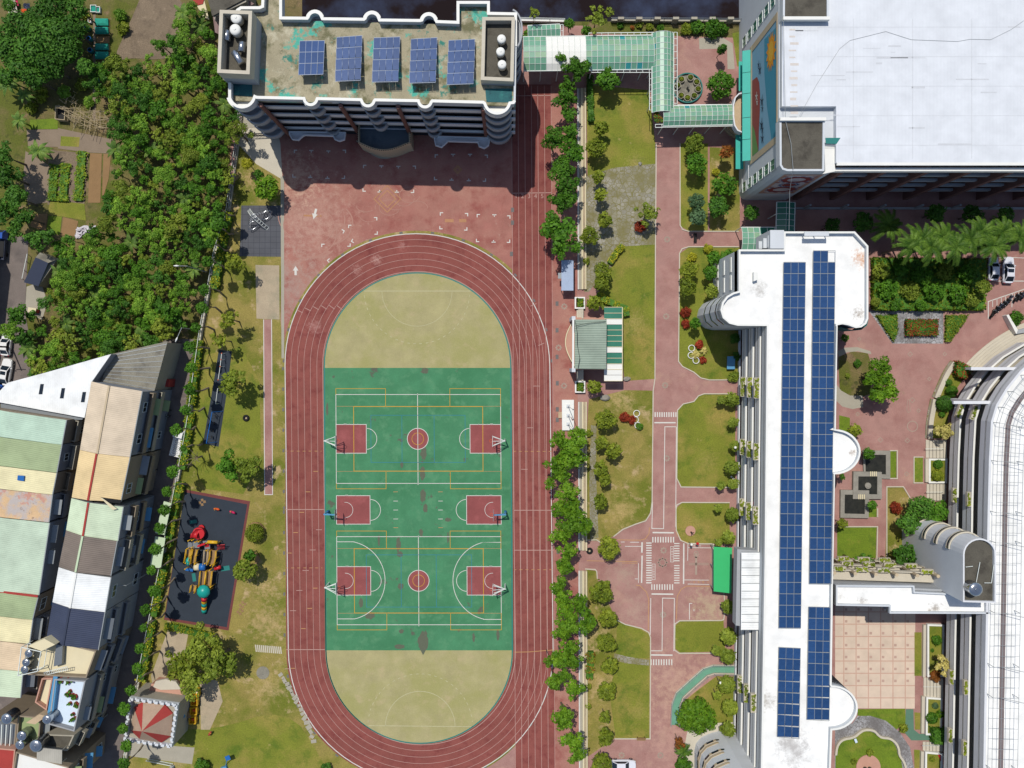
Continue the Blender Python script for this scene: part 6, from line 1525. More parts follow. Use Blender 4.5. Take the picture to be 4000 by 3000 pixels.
# ---- trees and shrubs along the classroom block
EAST = [(2862, 1560, 34, 'one next to the short kerb below the paved inlet'), (2818, 1562, 22, 'spiky smaller one at the inlet kerb'), (2866, 1650, 27, 'lone one between the inlet and the first planters'), (2872, 1742, 28, 'one beside the white box balconies'), (2862, 1826, 34, 'one with two white stools under it'), (2816, 1896, 22, 'smaller one at the corner of the side path'), (2866, 1890, 28, 'one above the side path gate'), (2806, 1985, 20, 'smaller one below the side path'), (2862, 2012, 34, 'larger one below the side path gate'), (2848, 2100, 32, 'one above the green canopy'), (2808, 2120, 19, 'yellowish one touching the green canopy'), (2846, 2370, 32, 'first one below the green canopy'), (2848, 2490, 38, 'second one below the green canopy'), (2800, 2542, 26, 'bluish one at the lawn corner'), (2846, 2566, 36, 'one just above the green ramp'), (2842, 2676, 40, 'first one below the green ramp'), (2802, 2716, 22, 'small one on the dry lawn below the ramp'), (2852, 2766, 38, 'second one below the green ramp'), (2846, 2850, 34, 'last one at the pale plaza')]
for x, y, r, lab in EAST: tree('leafy tree along the balconies, '+lab, x, y, r*.95, 2.6, 'leaf_olive', 'tall' if r > 30 else 'round', 'shrub trees along the classroom block', sq=.6)
tree('large dense feathery green tree beside the green ramp', 2722, 2800, 90, 5, 'leaf_bright', 'round', None)
tree('rusty green tree at the road edge below the large feathery tree', 2652, 2900, 26, 3, 'leaf_rust', 'loose', None)
palm('small palm at the road edge at the bottom', 2672, 2935, 3, 1.6, 'small palms', 4)
shrub('round bush at the bottom picture edge beside the small palm', 2666, 2992, 40, 'leaf_deep', 'round')
for i, (x, y, r, m, lab) in enumerate(((2712, 560, 46, 'leaf_olive', 'pale feathery tree in front of the walkway end'), (2722, 640, 48, 'leaf_deep', 'dark tree below the pale feathery tree'), (2722, 788, 40, 'leaf_blue', 'upper bluish tree in the narrow lawn'), (2726, 848, 38, 'leaf_blue', 'lower bluish tree in the narrow lawn'), (2832, 722, 54, 'leaf_deep', 'large tree beside the sports hall corner'), (2838, 592, 30, 'leaf_rust', 'rust tinged small tree below the lower awning'), (2806, 806, 48, 'leaf_dark', 'dark shaded tree near the small glass roof'), (2932, 832, 36, 'leaf_dark', 'dark tree in the shade of the sports hall corner'), (2790, 1008, 36, 'leaf_deep', 'bushy tree between the two yellow shrubs and the wing'), (2842, 1002, 34, 'leaf_deep', 'dark green tree against the wing wall'), (2690, 1056, 42, 'leaf_lawn_tree', 'dark olive tree at the road edge by the yellow shrub'), (2688, 1122, 40, 'leaf_lawn_tree', 'second olive tree at the road edge above the red bushes'), (2776, 1062, 34, 'leaf_deep', 'curved green tree beside the window slots'), (2782, 1136, 32, 'leaf_olive', 'green tree touching the rounded wing'), (2716, 1262, 28, 'leaf_deep', 'spiky tree between red bushes and the wing'), (2816, 330, 62, 'leaf_deep', 'large tree beside the round potted plant circle'), (2822, 190, 20, 'leaf_dark', 'slim dark conifer above the round circle tree'))): tree(lab, x, y, r, 3.6, m, 'tall' if 'conifer' in lab else 'round', 'garden trees by the sports hall')
for i, (x, y, r, m, lab) in enumerate(((2765, 972, 22, 'leaf_yellow', 'bright yellow shrub at the wall near the glass roof'), (2704, 1004, 22, 'leaf_yellow', 'bright yellow shrub at the road corner'), (2796, 672, 18, 'leaf_yellow', 'yellow shrub in the dry strip beside the hall'), (2872, 1322, 24, 'leaf_dark', 'dark shrub in the shade below the rounded wing'), (2878, 1392, 22, 'leaf_dark', 'dark shrub next to the blue picnic mat'), (2866, 1472, 27, 'leaf_olive', 'olive shrub at the paved inlet'), (2680, 114, 28, 'leaf_hedge', 'first bush along the canal wall'), (2724, 104, 34, 'leaf_deep', 'second bush along the canal wall'), (2786, 110, 44, 'leaf_deep', 'widest bush along the canal wall'), (2826, 116, 26, 'leaf_deep', 'last bush along the canal wall before the hall'), (2423, 98, 16, 'leaf_deep', 'small shrub near the canal wall by the tall trees'), (2470, 108, 11, 'leaf_rust', 'tiny brownish shrub along the canal wall'), (2498, 96, 17, 'leaf_olive', 'pale upright shrub along the canal wall'), (2537, 104, 17, 'leaf_lawn_tree', 'olive shrub along the canal wall'), (2578, 110, 18, 'leaf_deep', 'low shrub above the walkway corner'))): shrub(lab, x, y, r, m, 'round', 'shrubs by the canal and hall')
for i, (x, y, r, h, lab) in enumerate(((2330, 75, 56, 5, 'large light green tree beside the canal above the walkway'), (2085, 50, 28, 6, 'tree leaning over the canal beside the school building'), (2225, 92, 25, 3, 'small dark tree left of the large canal tree'), (2290, 120, 26, 3, 'small dark tree below the large canal tree'), (2058, 140, 24, 3, 'bushy tree squeezed between stair bay and walkway'))): tree(lab, x, y, r, h, 'leaf_olive' if i < 2 else 'leaf_deep', 'loose' if i < 2 else 'round', 'trees by the canal')
for i, (x, y, r, lab) in enumerate(((2718, 1384, 24, 'larger pale agave in the ring bed'), (2750, 1370, 20, 'smaller pale agave in the ring bed'))): palm(lab, x, y, .5, r/23.1*.9, 'agaves', 8+i, 'agave', 'leaf_pale')
# ---- shaded garden and palms beside the sports hall
hedge('huge overgrown hedge block below the palm row', [(3400, 1010), (3840, 1015), (3835, 1212), (3402, 1212)], 0, 1.1, ['leaf_hedge', 'leaf_deep', 'leaf_lawn_tree'], closed=True, dens=11, leaf=.2)
PAL = [(3562, 955), (3600, 935), (3640, 965), (3686, 925), (3735, 960), (3790, 935), (3834, 905), (3880, 960), (3920, 905), (3985, 925), (3470, 880)]
for i, (x, y) in enumerate(PAL): palm(('feather palm, '+ORD[i]+' in the row from the classroom roof end') if i < 10 else 'lone palm in the shade of the sports hall wall', x, y, 9.5 if i < 10 else 5, 3.0, 'palms beside the sports hall', i)
for i, (x, y, r, lab) in enumerate(((3376, 866, 46, 'dark shaded tree in front of the hall columns'), (3250, 880, 36, 'dark shaded tree near the glass roof and hall'), (3655, 832, 44, 'dark shaded tree behind the palms'), (3800, 838, 44, 'dark shaded tree behind the far palms'), (3930, 840, 40, 'dark shaded tree behind the palms at the edge'), (3845, 1120, 34, 'rusty tree at the end of the hedge block'))): tree(lab, x, y, r, 4, 'leaf_dark' if i < 5 else 'leaf_olive', 'round', 'trees in the hall shade')
hedge('triangular yellow-green bed hedge inside a white kerb', [(3418, 1232), (3500, 1230), (3502, 1300), (3486, 1336)], 0, .6, ['leaf_hedge', 'leaf_deep'], closed=True, dens=40)
hedge('rectangular red and green flower bed hedge', [(3532, 1248), (3656, 1248), (3655, 1312), (3530, 1312)], 0, .9, ['leaf_rust', 'leaf_red', 'leaf_deep'], closed=True, dens=40)
hedge('yellow-green bed hedge with a slanted side beside the flagstones', [(3688, 1232), (3780, 1230), (3740, 1290), (3705, 1334), (3688, 1336)], 0, .6, ['leaf_hedge', 'leaf_lawn_tree'], closed=True, dens=40)
tree('bright green spreading courtyard tree in the paved court', 3432, 1478, 74, 5.5, 'leaf_bright', 'clumpy', None, parts=[(0, .55, .8, 'leaf_bright'), (-.25, -.1, .75, 'leaf_bright'), (.5, -.75, .75, 'leaf_bright'), (.35, .05, .6, 'leaf_bright'), (-.1, -.8, .5, 'leaf_bright')])
for i, (x, y, r, m, h, lab) in enumerate(((3342, 1680, 30, 'leaf_lawn_tree', 3, 'small tree beside the upper round bay roof'), (3392, 1772, 28, 'leaf_deep', 3, 'green tree over the upper dark pool'), (3408, 1972, 22, 'leaf_deep', 2, 'small green tree beside the lowest dark pool'), (3292, 2045, 24, 'leaf_lawn_tree', 3, 'small tree against the classroom wall near the pools'), (3290, 1862, 14, 'leaf_deep', 2, 'tiny tree at the foot of the round bay'), (3602, 1985, 60, 'leaf_dark', 4, 'dark tree at the head of the stair tower'), (3662, 2000, 52, 'leaf_deep', 4, 'dark spreading tree reaching to the balconies'), (3552, 2045, 50, 'leaf_dark', 4, 'dark tree just left of the stair tower'), (3540, 2170, 56, 'leaf_dark', 4, 'lowest dark tree against the stair tower wall'), (3372, 2205, 48, 'leaf_deep', 3, 'climbing green tree over the planted balconies'), (3685, 1682, 42, 'leaf_pale', 3, 'pale yellow tree in the curved planting bed'), (3680, 2592, 42, 'leaf_pale', 3, 'pale yellow tree beside the pink tiled plaza'), (3300, 1320, 18, 'leaf_deep', 2, 'small dark tree in the corner below the turquoise band'))): tree(lab, x, y, r, h, m, 'loose' if m == 'leaf_pale' else 'round', 'courtyard trees')
TOP = [(3690, 1575, 33, 'leaf_dark', 'large dark clipped ball at the curved beam'), (3718, 1528, 24, 'leaf_deep', 'striped clipped ball above the dark clipped ball'), (3706, 1494, 14, 'leaf_dark', 'smallest clipped ball below the red cube bush'), (3680, 1618, 13, 'leaf_deep', 'little ball above the pale yellow tree'), (3664, 1814, 19, 'leaf_deep', 'upper ball in the white framed bed'), (3662, 1856, 24, 'leaf_hedge', 'lower rounder ball in the white framed bed'), (3658, 2500, 20, 'leaf_deep', 'striped ball in the shaded long bed'), (3652, 2756, 13, 'leaf_blue', 'small bluish ball in the lower bed'), (3640, 2805, 23, 'leaf_deep', 'spiral clipped ball in the lower bed'), (3640, 2540, 9, 'leaf_deep', 'tiny ball above the pale yellow tree by plaza'), (3640, 2965, 12, 'leaf_lawn_tree', 'tiny ball in the last bed at the picture edge')]
for x, y, r, m, lab in TOP: shrub(lab, x, y, r, m, 'ball', 'clipped topiary balls', 'topiary', h=r/23.1*.8, leaf=.11)
for x, y, r, m, lab in ((3500, 1984, 27, 'leaf_red', 'red leaved shrub beside the dark courtyard trees'), (3652, 2640, 26, 'leaf_rust', 'rusty dark shrub below the pale tree at the plaza'), (3672, 2788, 20, 'leaf_bright', 'bright spiky shrub over the lower bed edge'), (3530, 2846, 21, 'leaf_lawn_tree', 'shrub at the bend of the green path'), (3400, 2940, 16, 'leaf_lawn_tree', 'shrub at the upper rim of the pink circle'), (3336, 2976, 14, 'leaf_lawn_tree', 'shrub at the left rim of the pink circle'), (3350, 1420, 18, 'leaf_deep', 'dark shrub at the top of the round flower bed'), (3312, 1468, 12, 'leaf_olive', 'small shrub in the round flower bed'), (3970, 1240, 34, 'leaf_deep', 'green shrub over the slanted white planter wall')): shrub(lab, x, y, r, m, 'round', 'courtyard shrubs')
hedge('red and green cube-clipped bush at the head of the steps', [(3722, 1408), (3772, 1432), (3776, 1452), (3752, 1480), (3722, 1470), (3714, 1440)], 0, 1.6, ['leaf_red', 'leaf_deep', 'leaf_dark'], closed=True, dens=46, cat='bush', name='clipped_bush')
hedge('dark green cube-clipped bush beside the green path', [(3624, 2832), (3682, 2834), (3682, 2888), (3630, 2890)], 0, 1.8, ['leaf_dark', 'leaf_deep'], closed=True, dens=46, cat='bush', name='clipped_bush')
# ---- slim street trees leaning out of the picture
ST = [(850, 804), (845, 881), (820, 950), (808, 1022), (796, 1130), (789, 1202), (764, 1279), (744, 1356), (746, 1437), (741, 1520), (723, 1602), (687, 1681), (716, 1752), (674, 1839), (651, 1920), (642, 1993), (626, 2065), (608, 2146), (592, 2228), (601, 2309), (567, 2383), (560, 2453), (547, 2530), (538, 2612), (511, 2697), (486, 2770), (481, 2847), (493, 2915), (481, 2982)]
for i, (x, y) in enumerate(ST): tree('slim street tree with bare trunk, '+ORD[i]+' counted from the garden end', x, y, (27, 30, 25, 29)[i % 4]*(.6 if i in (12, 21) else 1), 7.6, 'leaf_deep', 'round', 'slim trees along the street fence', 'street_tree', slim=True, trunk='bark_pale')
for i, pts in enumerate(([(772, 1330), (756, 1440), (748, 1500), (742, 1580)], [(738, 1610), (722, 1720), (706, 1830)], [(700, 1880), (680, 1960), (662, 2060), (650, 2130)], [(646, 2160), (622, 2270), (604, 2360), (596, 2400)], [(588, 2420), (572, 2520), (556, 2600), (545, 2650)], [(888, 830), (866, 930), (846, 1040), (830, 1130)])):
    hedge('yellow-green hedge along the street fence, '+('beside the exercise bars', 'beside the swing', 'beside the upper play mat', 'beside the play tower', 'between play mat and castle', 'nearest the garden wood')[i], [(x+14, y) for x, y in pts], 1.5, 1.3, ['leaf_hedge', 'leaf_yellow', 'leaf_deep'], group='hedge along the street fence', dens=30, leaf=.15)
hedge('row of round clipped hedge bushes under the play mat', [(650, 2442), (700, 2448), (740, 2460), (790, 2472), (850, 2486)], 1.3, .9, ['leaf_hedge', 'leaf_yellow'], dens=30)
# ---- trees on the west lawn
for i, (x, y, r, h, m, st, lab) in enumerate(((1044, 738, 58, 4, 'leaf_bright', 'round', 'large round bright tree at the corner of the forecourt'), (965, 640, 26, 3, 'leaf_yellow', 'round', 'small yellowish tree by the garden fence'), (1010, 680, 22, 3, 'leaf_deep', 'round', 'small tree tucked beside the large round tree'), (918, 1032, 46, 5, 'leaf_lawn_tree', 'clumpy', 'olive tree left of the tiled climbing mat'), (893, 1250, 44, 5, 'leaf_lawn_tree', 'loose', 'thin olive tree beside the sand pit'), (860, 1330, 36, 5, 'leaf_lawn_tree', 'loose', 'thin tree close to the exercise bars'), (914, 1494, 66, 5, 'leaf_olive', 'loose', 'tree with a long shadow beside the narrow mat'), (895, 1820, 70, 5, 'leaf_deep', 'clumpy', 'broad tree above the play mat, left half of the pair'), (968, 1830, 66, 5, 'leaf_olive', 'clumpy', 'broad tree above the play mat, right half of the pair'), (955, 2228, 50, 4, 'leaf_olive', 'round', 'yellowish round tree at the edge of the play mat'), (975, 2170, 30, 3.4, 'leaf_deep', 'round', 'small dark tree inside the ring seat'), (800, 2520, 92, 5, 'leaf_olive', 'loose', 'big spreading tree above the castle, upper right of the group'), (850, 2580, 84, 5, 'leaf_olive', 'loose', 'big spreading tree above the castle, nearest the lawn'), (700, 2590, 76, 5, 'leaf_lawn_tree', 'loose', 'thinly leaved tree above the castle, nearest the street'), (755, 2655, 76, 5, 'leaf_olive', 'clumpy', 'dense tree right above the yellow train'), (760, 1790, 40, 4, 'bark', None, 'bare-branched tree left of the broad pair'))):
    if st is None:
        q = P(x, y, 3); t = thing('bare_tree', lab, 'tree', (q.x, q.y, 0), 'trees on the west lawn'); b = MB(); rr = random.Random(5); b.tube([q+Vector((0, 0, -3)), q+Vector((.1, 0, -1))], [.15, .1], 7)
        for k in range(16):
            a = k*.8; d = rr.uniform(.8, 1.9); m_ = q+Vector((d*.4*cos(a), d*.4*sin(a), 0)); b.tube([q+Vector((.1, 0, -1.2+.03*k)), m_, m_+Vector((d*.6*cos(a+.3), d*.6*sin(a+.3), .8))], [.05, .03, .012], 4)
        b.build('trunk', 'bark_pale', t)
    else: tree(lab, x, y, r, h, m, st, 'trees on the west lawn')
shrub('round clipped bush in a brick ring beside the play mat', 994, 2082, 38, 'leaf_hedge', 'ball', h=1.2)
shrub('low bush at the bottom edge near the blue play stand', 790, 2996, 38, 'leaf_deep', 'round')
shrub('small dark bush at the bottom edge beside the track', 1275, 2998, 24, 'leaf_dark', 'round')
# ---- the overgrown garden wood
BIG = [(190, 150, 88), (275, 110, 58), (120, 205, 72), (255, 190, 62), (60, 90, 48), (36, 190, 58), (205, 25, 60), (300, 30, 42), (70, 265, 48), (190, 250, 56), (35, 20, 26), (330, 260, 30), (130, 300, 46), (20, 130, 40), (110, 120, 44), (165, 60, 50), (120, 75, 30), (20, 300, 36)]
for i, (x, y, r) in enumerate(BIG): tree('big dark garden tree in the top corner, '+ORD[i]+' by distance from the net beds' if False else 'big dark tree in the top garden corner, '+('widest of them all', 'next to the bean rack', 'low spreading one in the middle', 'between the widest tree and the bean rack', 'near the coloured laundry', 'at the picture edge', 'at the top picture edge', 'by the white boxes', 'lowest one at the picture edge', 'lowest one above the bamboo', 'small one in the very corner', 'small one below the bean rack', 'one just above the loose bamboo', 'one cut by the picture edge', 'one in front of the laundry', 'one right of the laundry', 'little one by the blue cloth', 'one over the pale grey sheet')[i], x, y, r*1.2, 6, 'leaf_dark', 'round', 'big dark garden trees', leaf=.26)
for i, (x, y, r) in enumerate(((18, 610, 64), (28, 690, 70), (62, 775, 62), (20, 840, 66), (92, 850, 52), (60, 905, 40), (140, 935, 44), (190, 925, 34))): tree('dark tree left of the vegetable plots, '+ORD[i]+' going down towards the road', x, y, r, 5.5, 'leaf_dark', 'clumpy', 'dark trees left of the plots')
WOOD = [(420, 260), (520, 255), (560, 185), (620, 205), (655, 80), (720, 30), (790, 60), (840, 150), (838, 270), (885, 340), (925, 420), (935, 500), (895, 620), (880, 770), (845, 900), (800, 990), (760, 1100), (722, 1190), (700, 1290), (640, 1320), (560, 1362), (440, 1380), (310, 1412), (200, 1440), (110, 1470), (100, 1400), (60, 1330), (40, 1270), (70, 1225), (160, 1240), (170, 1180), (220, 1130), (250, 1060), (230, 960), (250, 930), (330, 930), (400, 880), (415, 790), (425, 680), (450, 590), (455, 500), (430, 430), (385, 380), (378, 290)]
def inpoly(x, y, q):
    c = False
    for i in range(len(q)):
        a, d = q[i], q[i-1]
        if (a[1] > y) != (d[1] > y) and x < (d[0]-a[0])*(y-a[1])/(d[1]-a[1])+a[0]: c = not c
    return c
rw = random.Random(21); pts = []
for _ in range(9000):
    x, y = rw.uniform(30, 940), rw.uniform(20, 1480)
    if not inpoly(x, y, WOOD): continue
    if hypot(x-500, y-190) < 60 or hypot(x-655, y-110) < 40 or hypot(x-640, y-230) < 36 or hypot(x-680, y-700) < 28 or hypot(x-590, y-1075) < 30 or hypot(x-370, y-1290) < 22 or hypot(x-560, y-955) < 22 or hypot(x-180, y-1040) < 55 or hypot(x-800, y-1000) < 25 or hypot(x-495, y-335) < 20 or hypot(x-740, y-770) < 16: continue
    if all(hypot(x-a, y-b_) > 45 for a, b_, *_r in pts): pts.append((x, y, rw.choice((20, 26, 30, 34, 38, 46))))
LM = [('the bare dirt clearing', 620, 200), ('the tall roof house', 850, 200), ('the bamboo trellis', 450, 480), ('the brown soil beds', 420, 680), ('the crumpled white tarp', 340, 905), ('the dark garden shed', 190, 1060), ('the side street car', 50, 1480), ('the white warehouse roof', 330, 1400), ('the grey old shed', 560, 1350), ('the grey tiled climbing mat', 940, 900), ('the street lamp by the wood', 730, 1290), ('the green net beds', 420, 160), ('the forecourt corner', 930, 560), ('the exercise bars', 860, 1400)]
by = {}
for p in pts:
    l = min(LM, key=lambda l: hypot(p[0]-l[1], p[1]-l[2])); by.setdefault(l, []).append((hypot(p[0]-l[1], p[1]-l[2]), p))
n = 0
for l, ps in by.items():
    for i, (_, (x, y, r)) in enumerate(sorted(ps)):
        n += 1; m, cn = (('leaf_orchard', 'light green'), ('leaf_dark', 'dark green'), ('leaf_orchard', 'light green'), ('leaf_olive', 'yellowish'), ('leaf_deep', 'fresh green'))[n % 5]
        if n % 17 == 5: banana('banana plant with long arching leaves, '+ORD[i]+' wood plant from '+l[0], x, y, 42, 3, 'garden wood', n); continue
        tree(cn+' garden wood tree, '+ORD[i]+' nearest to '+l[0], x, y, r*1.32, 3.2+(n % 4)*.5, m, 'loose' if n % 3 else 'clumpy', 'garden wood', 'wood_tree', leaf=.155)
for i, (x, y, r, lab) in enumerate(((150, 590, 46, 'banana plant over the upper soil plot'), (30, 330, 44, 'banana plant at the left edge below the dark trees'), (700, 210, 40, 'banana plant beside the dirt clearing'), (100, 1330, 50, 'banana plant above the white car'), (225, 1060, 34, 'banana plant beside the dark shed'), (75, 470, 36, 'banana plant beside the small green plot'), (95, 370, 34, 'banana plant beside the loose bamboo sticks'))): banana(lab, x, y, r, 3, 'banana plants', i)
for i, (x, y, r, lab) in enumerate(((160, 370, 34, 'small bush below the big dark trees'), (250, 360, 30, 'small bush left of the loose bamboo sticks'), (320, 330, 30, 'small bush beside the soil path'), (345, 400, 26, 'small bush above the trellis'), (330, 60, 22, 'small bush beside the white boxes'), (470, 60, 30, 'bush beside the green net beds'), (480, 110, 30, 'bush between the net beds and the clearing'), (350, 250, 20, 'small bush under the blue barrels'), (120, 420, 30, 'low bush left of the green plot'))): shrub(lab, x, y, r, 'leaf_orchard' if i % 2 else 'leaf_lawn_tree', 'round', 'garden bushes', leaf=.18)
for i, (x, y, r) in enumerate(((3440, 1060, 40), (3520, 1050, 36), (3600, 1075, 44), (3690, 1060, 40), (3780, 1070, 44), (3470, 1130, 46), (3560, 1140, 42), (3650, 1140, 48), (3740, 1150, 44), (3420, 1180, 24), (3500, 1195, 26), (3600, 1195, 26), (3800, 1170, 36))): tree('low tree grown out of the hedge block, '+ORD[i]+' counted from the palms', x, y, r, 1.9, 'leaf_deep' if i % 3 else 'leaf_olive', 'round', 'trees in the hedge block', trunk='bark')
# vegetable rows
for i, pts_ in enumerate(([(220, 645), (212, 700), (208, 785)], [(262, 640), (256, 700), (250, 788)], [(325, 592), (318, 690), (308, 786)])): hedge('leafy green vegetable row, '+('nearest the left edge', 'middle of the three', 'longest one beside the brown soil')[i], pts_, 1.7, .5, ['leaf_veg', 'leaf_hedge'], 'vegetable_row', 'vegetable rows', dens=26, leaf=.16, cat='vegetable row')
# ======================= covered walkways, stage, small structures =======================
def vault(parent, a, c, w, z, rise, n, mats, white=(), blue=(), rows=6, nm='glazing', post=True, rib='frame_white'):
    """barrel roof from a to c (photo px at eave height z), w metres wide, n bays; flatter at the crown"""
    A, Cc = P(*a, z), P(*c, z); d = Cc-A; L = d.length; u = d.normalized(); s = Vector((-u.y, u.x, 0)); g = MB(); rb = MB(); rr = random.Random(n)
    def pt(i, j, lift=0.0):
        t = -1+2*j/rows; return A+u*(L*i/n)+s*(w/2*t)+Vector((0, 0, rise*(1-t*t)**.75+lift))
    for i in range(n):
        for j in range(rows):
            mi = 1 if i in white else (2 if (i, j) in blue else (0 if rr.random() < .7 else 3))
            g.quad(pt(i, j), pt(i+1, j), pt(i+1, j+1), pt(i, j+1), mi)
            g.quad(pt(i, j, -.06), pt(i, j+1, -.06), pt(i+1, j+1, -.06), pt(i+1, j, -.06), mi)
    g.build(nm, mats, parent)
    for i in range(n+1): rb.tube([pt(i, j, .03) for j in range(rows+1)], .045, 4)
    for j in range(1, rows):
        for i in range(n):
            if i not in white: rb.tube([pt(i, j, .03), pt(i+1, j, .03)], .032, 4)
    rb.tube([pt(0, 0), pt(n, 0)], .09, 5); rb.tube([pt(0, rows), pt(n, rows)], .09, 5)
    rb.build('rib_frame', rib, parent)
    if post:
        for i in range(0, n+1, 3):
            for j in (0, rows): q = pt(i, j); b = MB(); b.tube([(q.x, q.y, 0), q], .08, 6); b.build('post', rib, parent)
def ladder_frame(parent, a, c, w, z, step=1.0, nm='edge_frame', mat='frame_white'):
    A, Cc = P(*a, z), P(*c, z); d = Cc-A; L = d.length; u = d.normalized(); s = Vector((-u.y, u.x, 0))*w; b = MB()
    b.beam(A, Cc, .09); b.beam(A+s, Cc+s, .09); n = int(L/step)
    for i in range(n+1): b.beam(A+u*L*i/n, A+u*L*i/n+s, .06)
    b.build(nm, mat, parent)
plain('glaze_green', (112, 164, 138), .35, var=.16, scale=.8, spec=.4); plain('glaze_green_b', (134, 172, 138), .35, var=.16, scale=.8, spec=.4); plain('glaze_blue', (56, 148, 150), .35, var=.1, spec=.4)
GL = ['glaze_green', 'white_paint', 'glaze_blue', 'glaze_green_b']
V = thing('covered_walkway', 'long green glazed arched walkway roof with white ribs and a white section', 'covered walkway', P(2400, 210))
vault(V, (2045, 211), (2552, 204), 5.6, 4.6, .95, 23, GL, white=(4, 5, 6, 7, 8, 9, 10), blue=((17, 5), (18, 0), (20, 0)))
vault(V, (2589, 130), (2589, 440), 3.5, 4.8, .9, 14, GL, blue=((2, 0),), rows=6)
vault(V, (2589, 454), (2862, 448), 3.3, 4.6, .8, 13, GL, blue=((4, 4),), rows=5)
vault(V, (2062, 124), (2188, 118), 2.0, 4.0, .5, 7, GL, rows=2, post=False)
ladder_frame(V, (2300, 129), (2628, 126), -.45, 4.9); ladder_frame(V, (2632, 126), (2632, 404), .55, 4.9); ladder_frame(V, (2310, 283), (2536, 283), .5, 4.6); ladder_frame(V, (2537, 283), (2537, 430), .35, 4.6); ladder_frame(V, (2630, 410), (2862, 408), -.5, 4.6); ladder_frame(V, (2560, 498), (2864, 492), .5, 4.5); ladder_frame(V, (2190, 96), (2190, 144), .4, 4.2)
hedge('brown creeper tangle on the walkway corner', [(2542, 400), (2545, 500), (2600, 505), (2680, 495)], 1.0, .3, ['leaf_lawn_tree', 'leaf_rust'], 'creeper', z0=4.5, dens=22, cat='climbing plant')
t = thing('glass_roof', 'small green glass roof with white end between hall and classroom wing', 'glass roof', P(2930, 930))
vault(t, (2897, 932), (2965, 932), 3.7, 3.6, .5, 3, GL, rows=4, white=()); vault(t, (2967, 932), (3055, 932), 3.7, 3.8, .5, 3, ['green_glass', 'white_paint', 'glaze_blue', 'green_glass'], rows=3, post=False)
t = thing('glass_roof', 'narrow dark green glass roof leading up to the sports hall wall', 'glass roof', P(3070, 840)); vault(t, (3067, 905), (3070, 790), 3.0, 4.2, .35, 5, ['green_glass', 'white_paint', 'glaze_blue', 'green_glass'], rows=2)
# ---- stage
T = thing('stage', 'open-air stage with ribbed green-grey roof and curved pink apron', 'stage', P(2310, 1345))
ap = [(2245, 1240)]+[(2243-36*sin(pi*i/14), 1243+187*i/14) for i in range(15)]+[(2250, 1445)]
b = MB(); b.prism(at(ap, .9)+at([(2375, 1445), (2375, 1240)], .9), 0, .9); b.build('apron', 'wall_pink', T)
b = MB(); wallstrip(b, at(ap[1:-1], 1.0), .9, 1.0, .15); b.build('apron_edge', 'cream', T)
b = MB(); q = [P(2245, 1248, 5.2), P(2370, 1248, 5.6), P(2368, 1442, 5.6), P(2244, 1440, 5.2)]; b.loft([[p-Vector((0, 0, .12)) for p in q], q], True, True, True); b.build('roof', 'stage_roof', T)
b = MB(); b.beam(P(2239, 1248, 5.3), P(2238, 1441, 5.3), .28, .35); b.build('front_beam', 'white_paint', T)
b = MB(); b.prism(at([(2350, 1252), (2366, 1252), (2366, 1438), (2350, 1438)], 4), .9, 5.1); b.build('back_wall', 'wall_beige', T)
for x, y in ((2240, 1243), (2240, 1446)): b = MB(); q = P(x, y, 5); b.box((q.x, q.y, 2.7), (.6, .6, 5.4)); b.build('pillar', 'wall_white', T)
for y0, y1 in ((1208, 1245), (1443, 1488)):
    b = MB()
    for i in range(4): b.prism(at([(2253+i*6, y0), (2278, y0), (2278, y1), (2253+i*6, y1)], .5), 0, .25*(i+1))
    b.build('side_steps', 'concrete_pale', T)
cb = MB(); cb.tube([P(x, y, 5.75) for x, y in ((2248, 1256), (2255, 1300), (2255, 1345), (2265, 1400), (2258, 1438))], .04, 5); cb.tube([P(x, y, 5.8) for x, y in ((2252, 1272), (2300, 1262), (2366, 1256))], .04, 5); cb.build('roof_cable', 'black', T)
T = thing('stage_canopy', 'flat canopy of green and white roof panels behind the stage', 'canopy', P(2400, 1345))
cells = [(1200, 1223, 0), (1223, 1245, 0), (1245, 1268, 1), (1268, 1289, 0), (1289, 1311, 0), (1311, 1333, 0), (1333, 1355, 0), (1355, 1378, 1), (1378, 1399, 0), (1399, 1421, 0), (1421, 1443, 1), (1443, 1465, 1), (1465, 1488, 1)]
for y0, y1, wht in cells:
    x0 = 2360 if (y0 < 1244 or y0 > 1440) else 2369
    b = MB(); b.prism([tuple(P(x, y, 3.4)[:2]) for x, y in ((x0, y0+.7), (2430, y0+.7), (2430, y1-.7), (x0, y1-.7))], 3.3, 3.4); b.build('roof_panel', 'white_paint' if wht else 'green_glass', T)
b = MB()
for y in (1200, 1223, 1245, 1289, 1311, 1333, 1355, 1399, 1421, 1443, 1488): b.beam(P(2360, y, 3.45), P(2430, y, 3.45), .08)
b.beam(P(2431, 1200, 3.4), P(2431, 1488, 3.4), .12); b.build('frame', 'cream', T)
b = MB()
for y in (1205, 1300, 1390, 1484): q = P(2428, y, 3.3); b.beam((q.x, q.y, 0), (q.x, q.y, 3.3), .12)
b.build('posts', 'frame_grey', T)
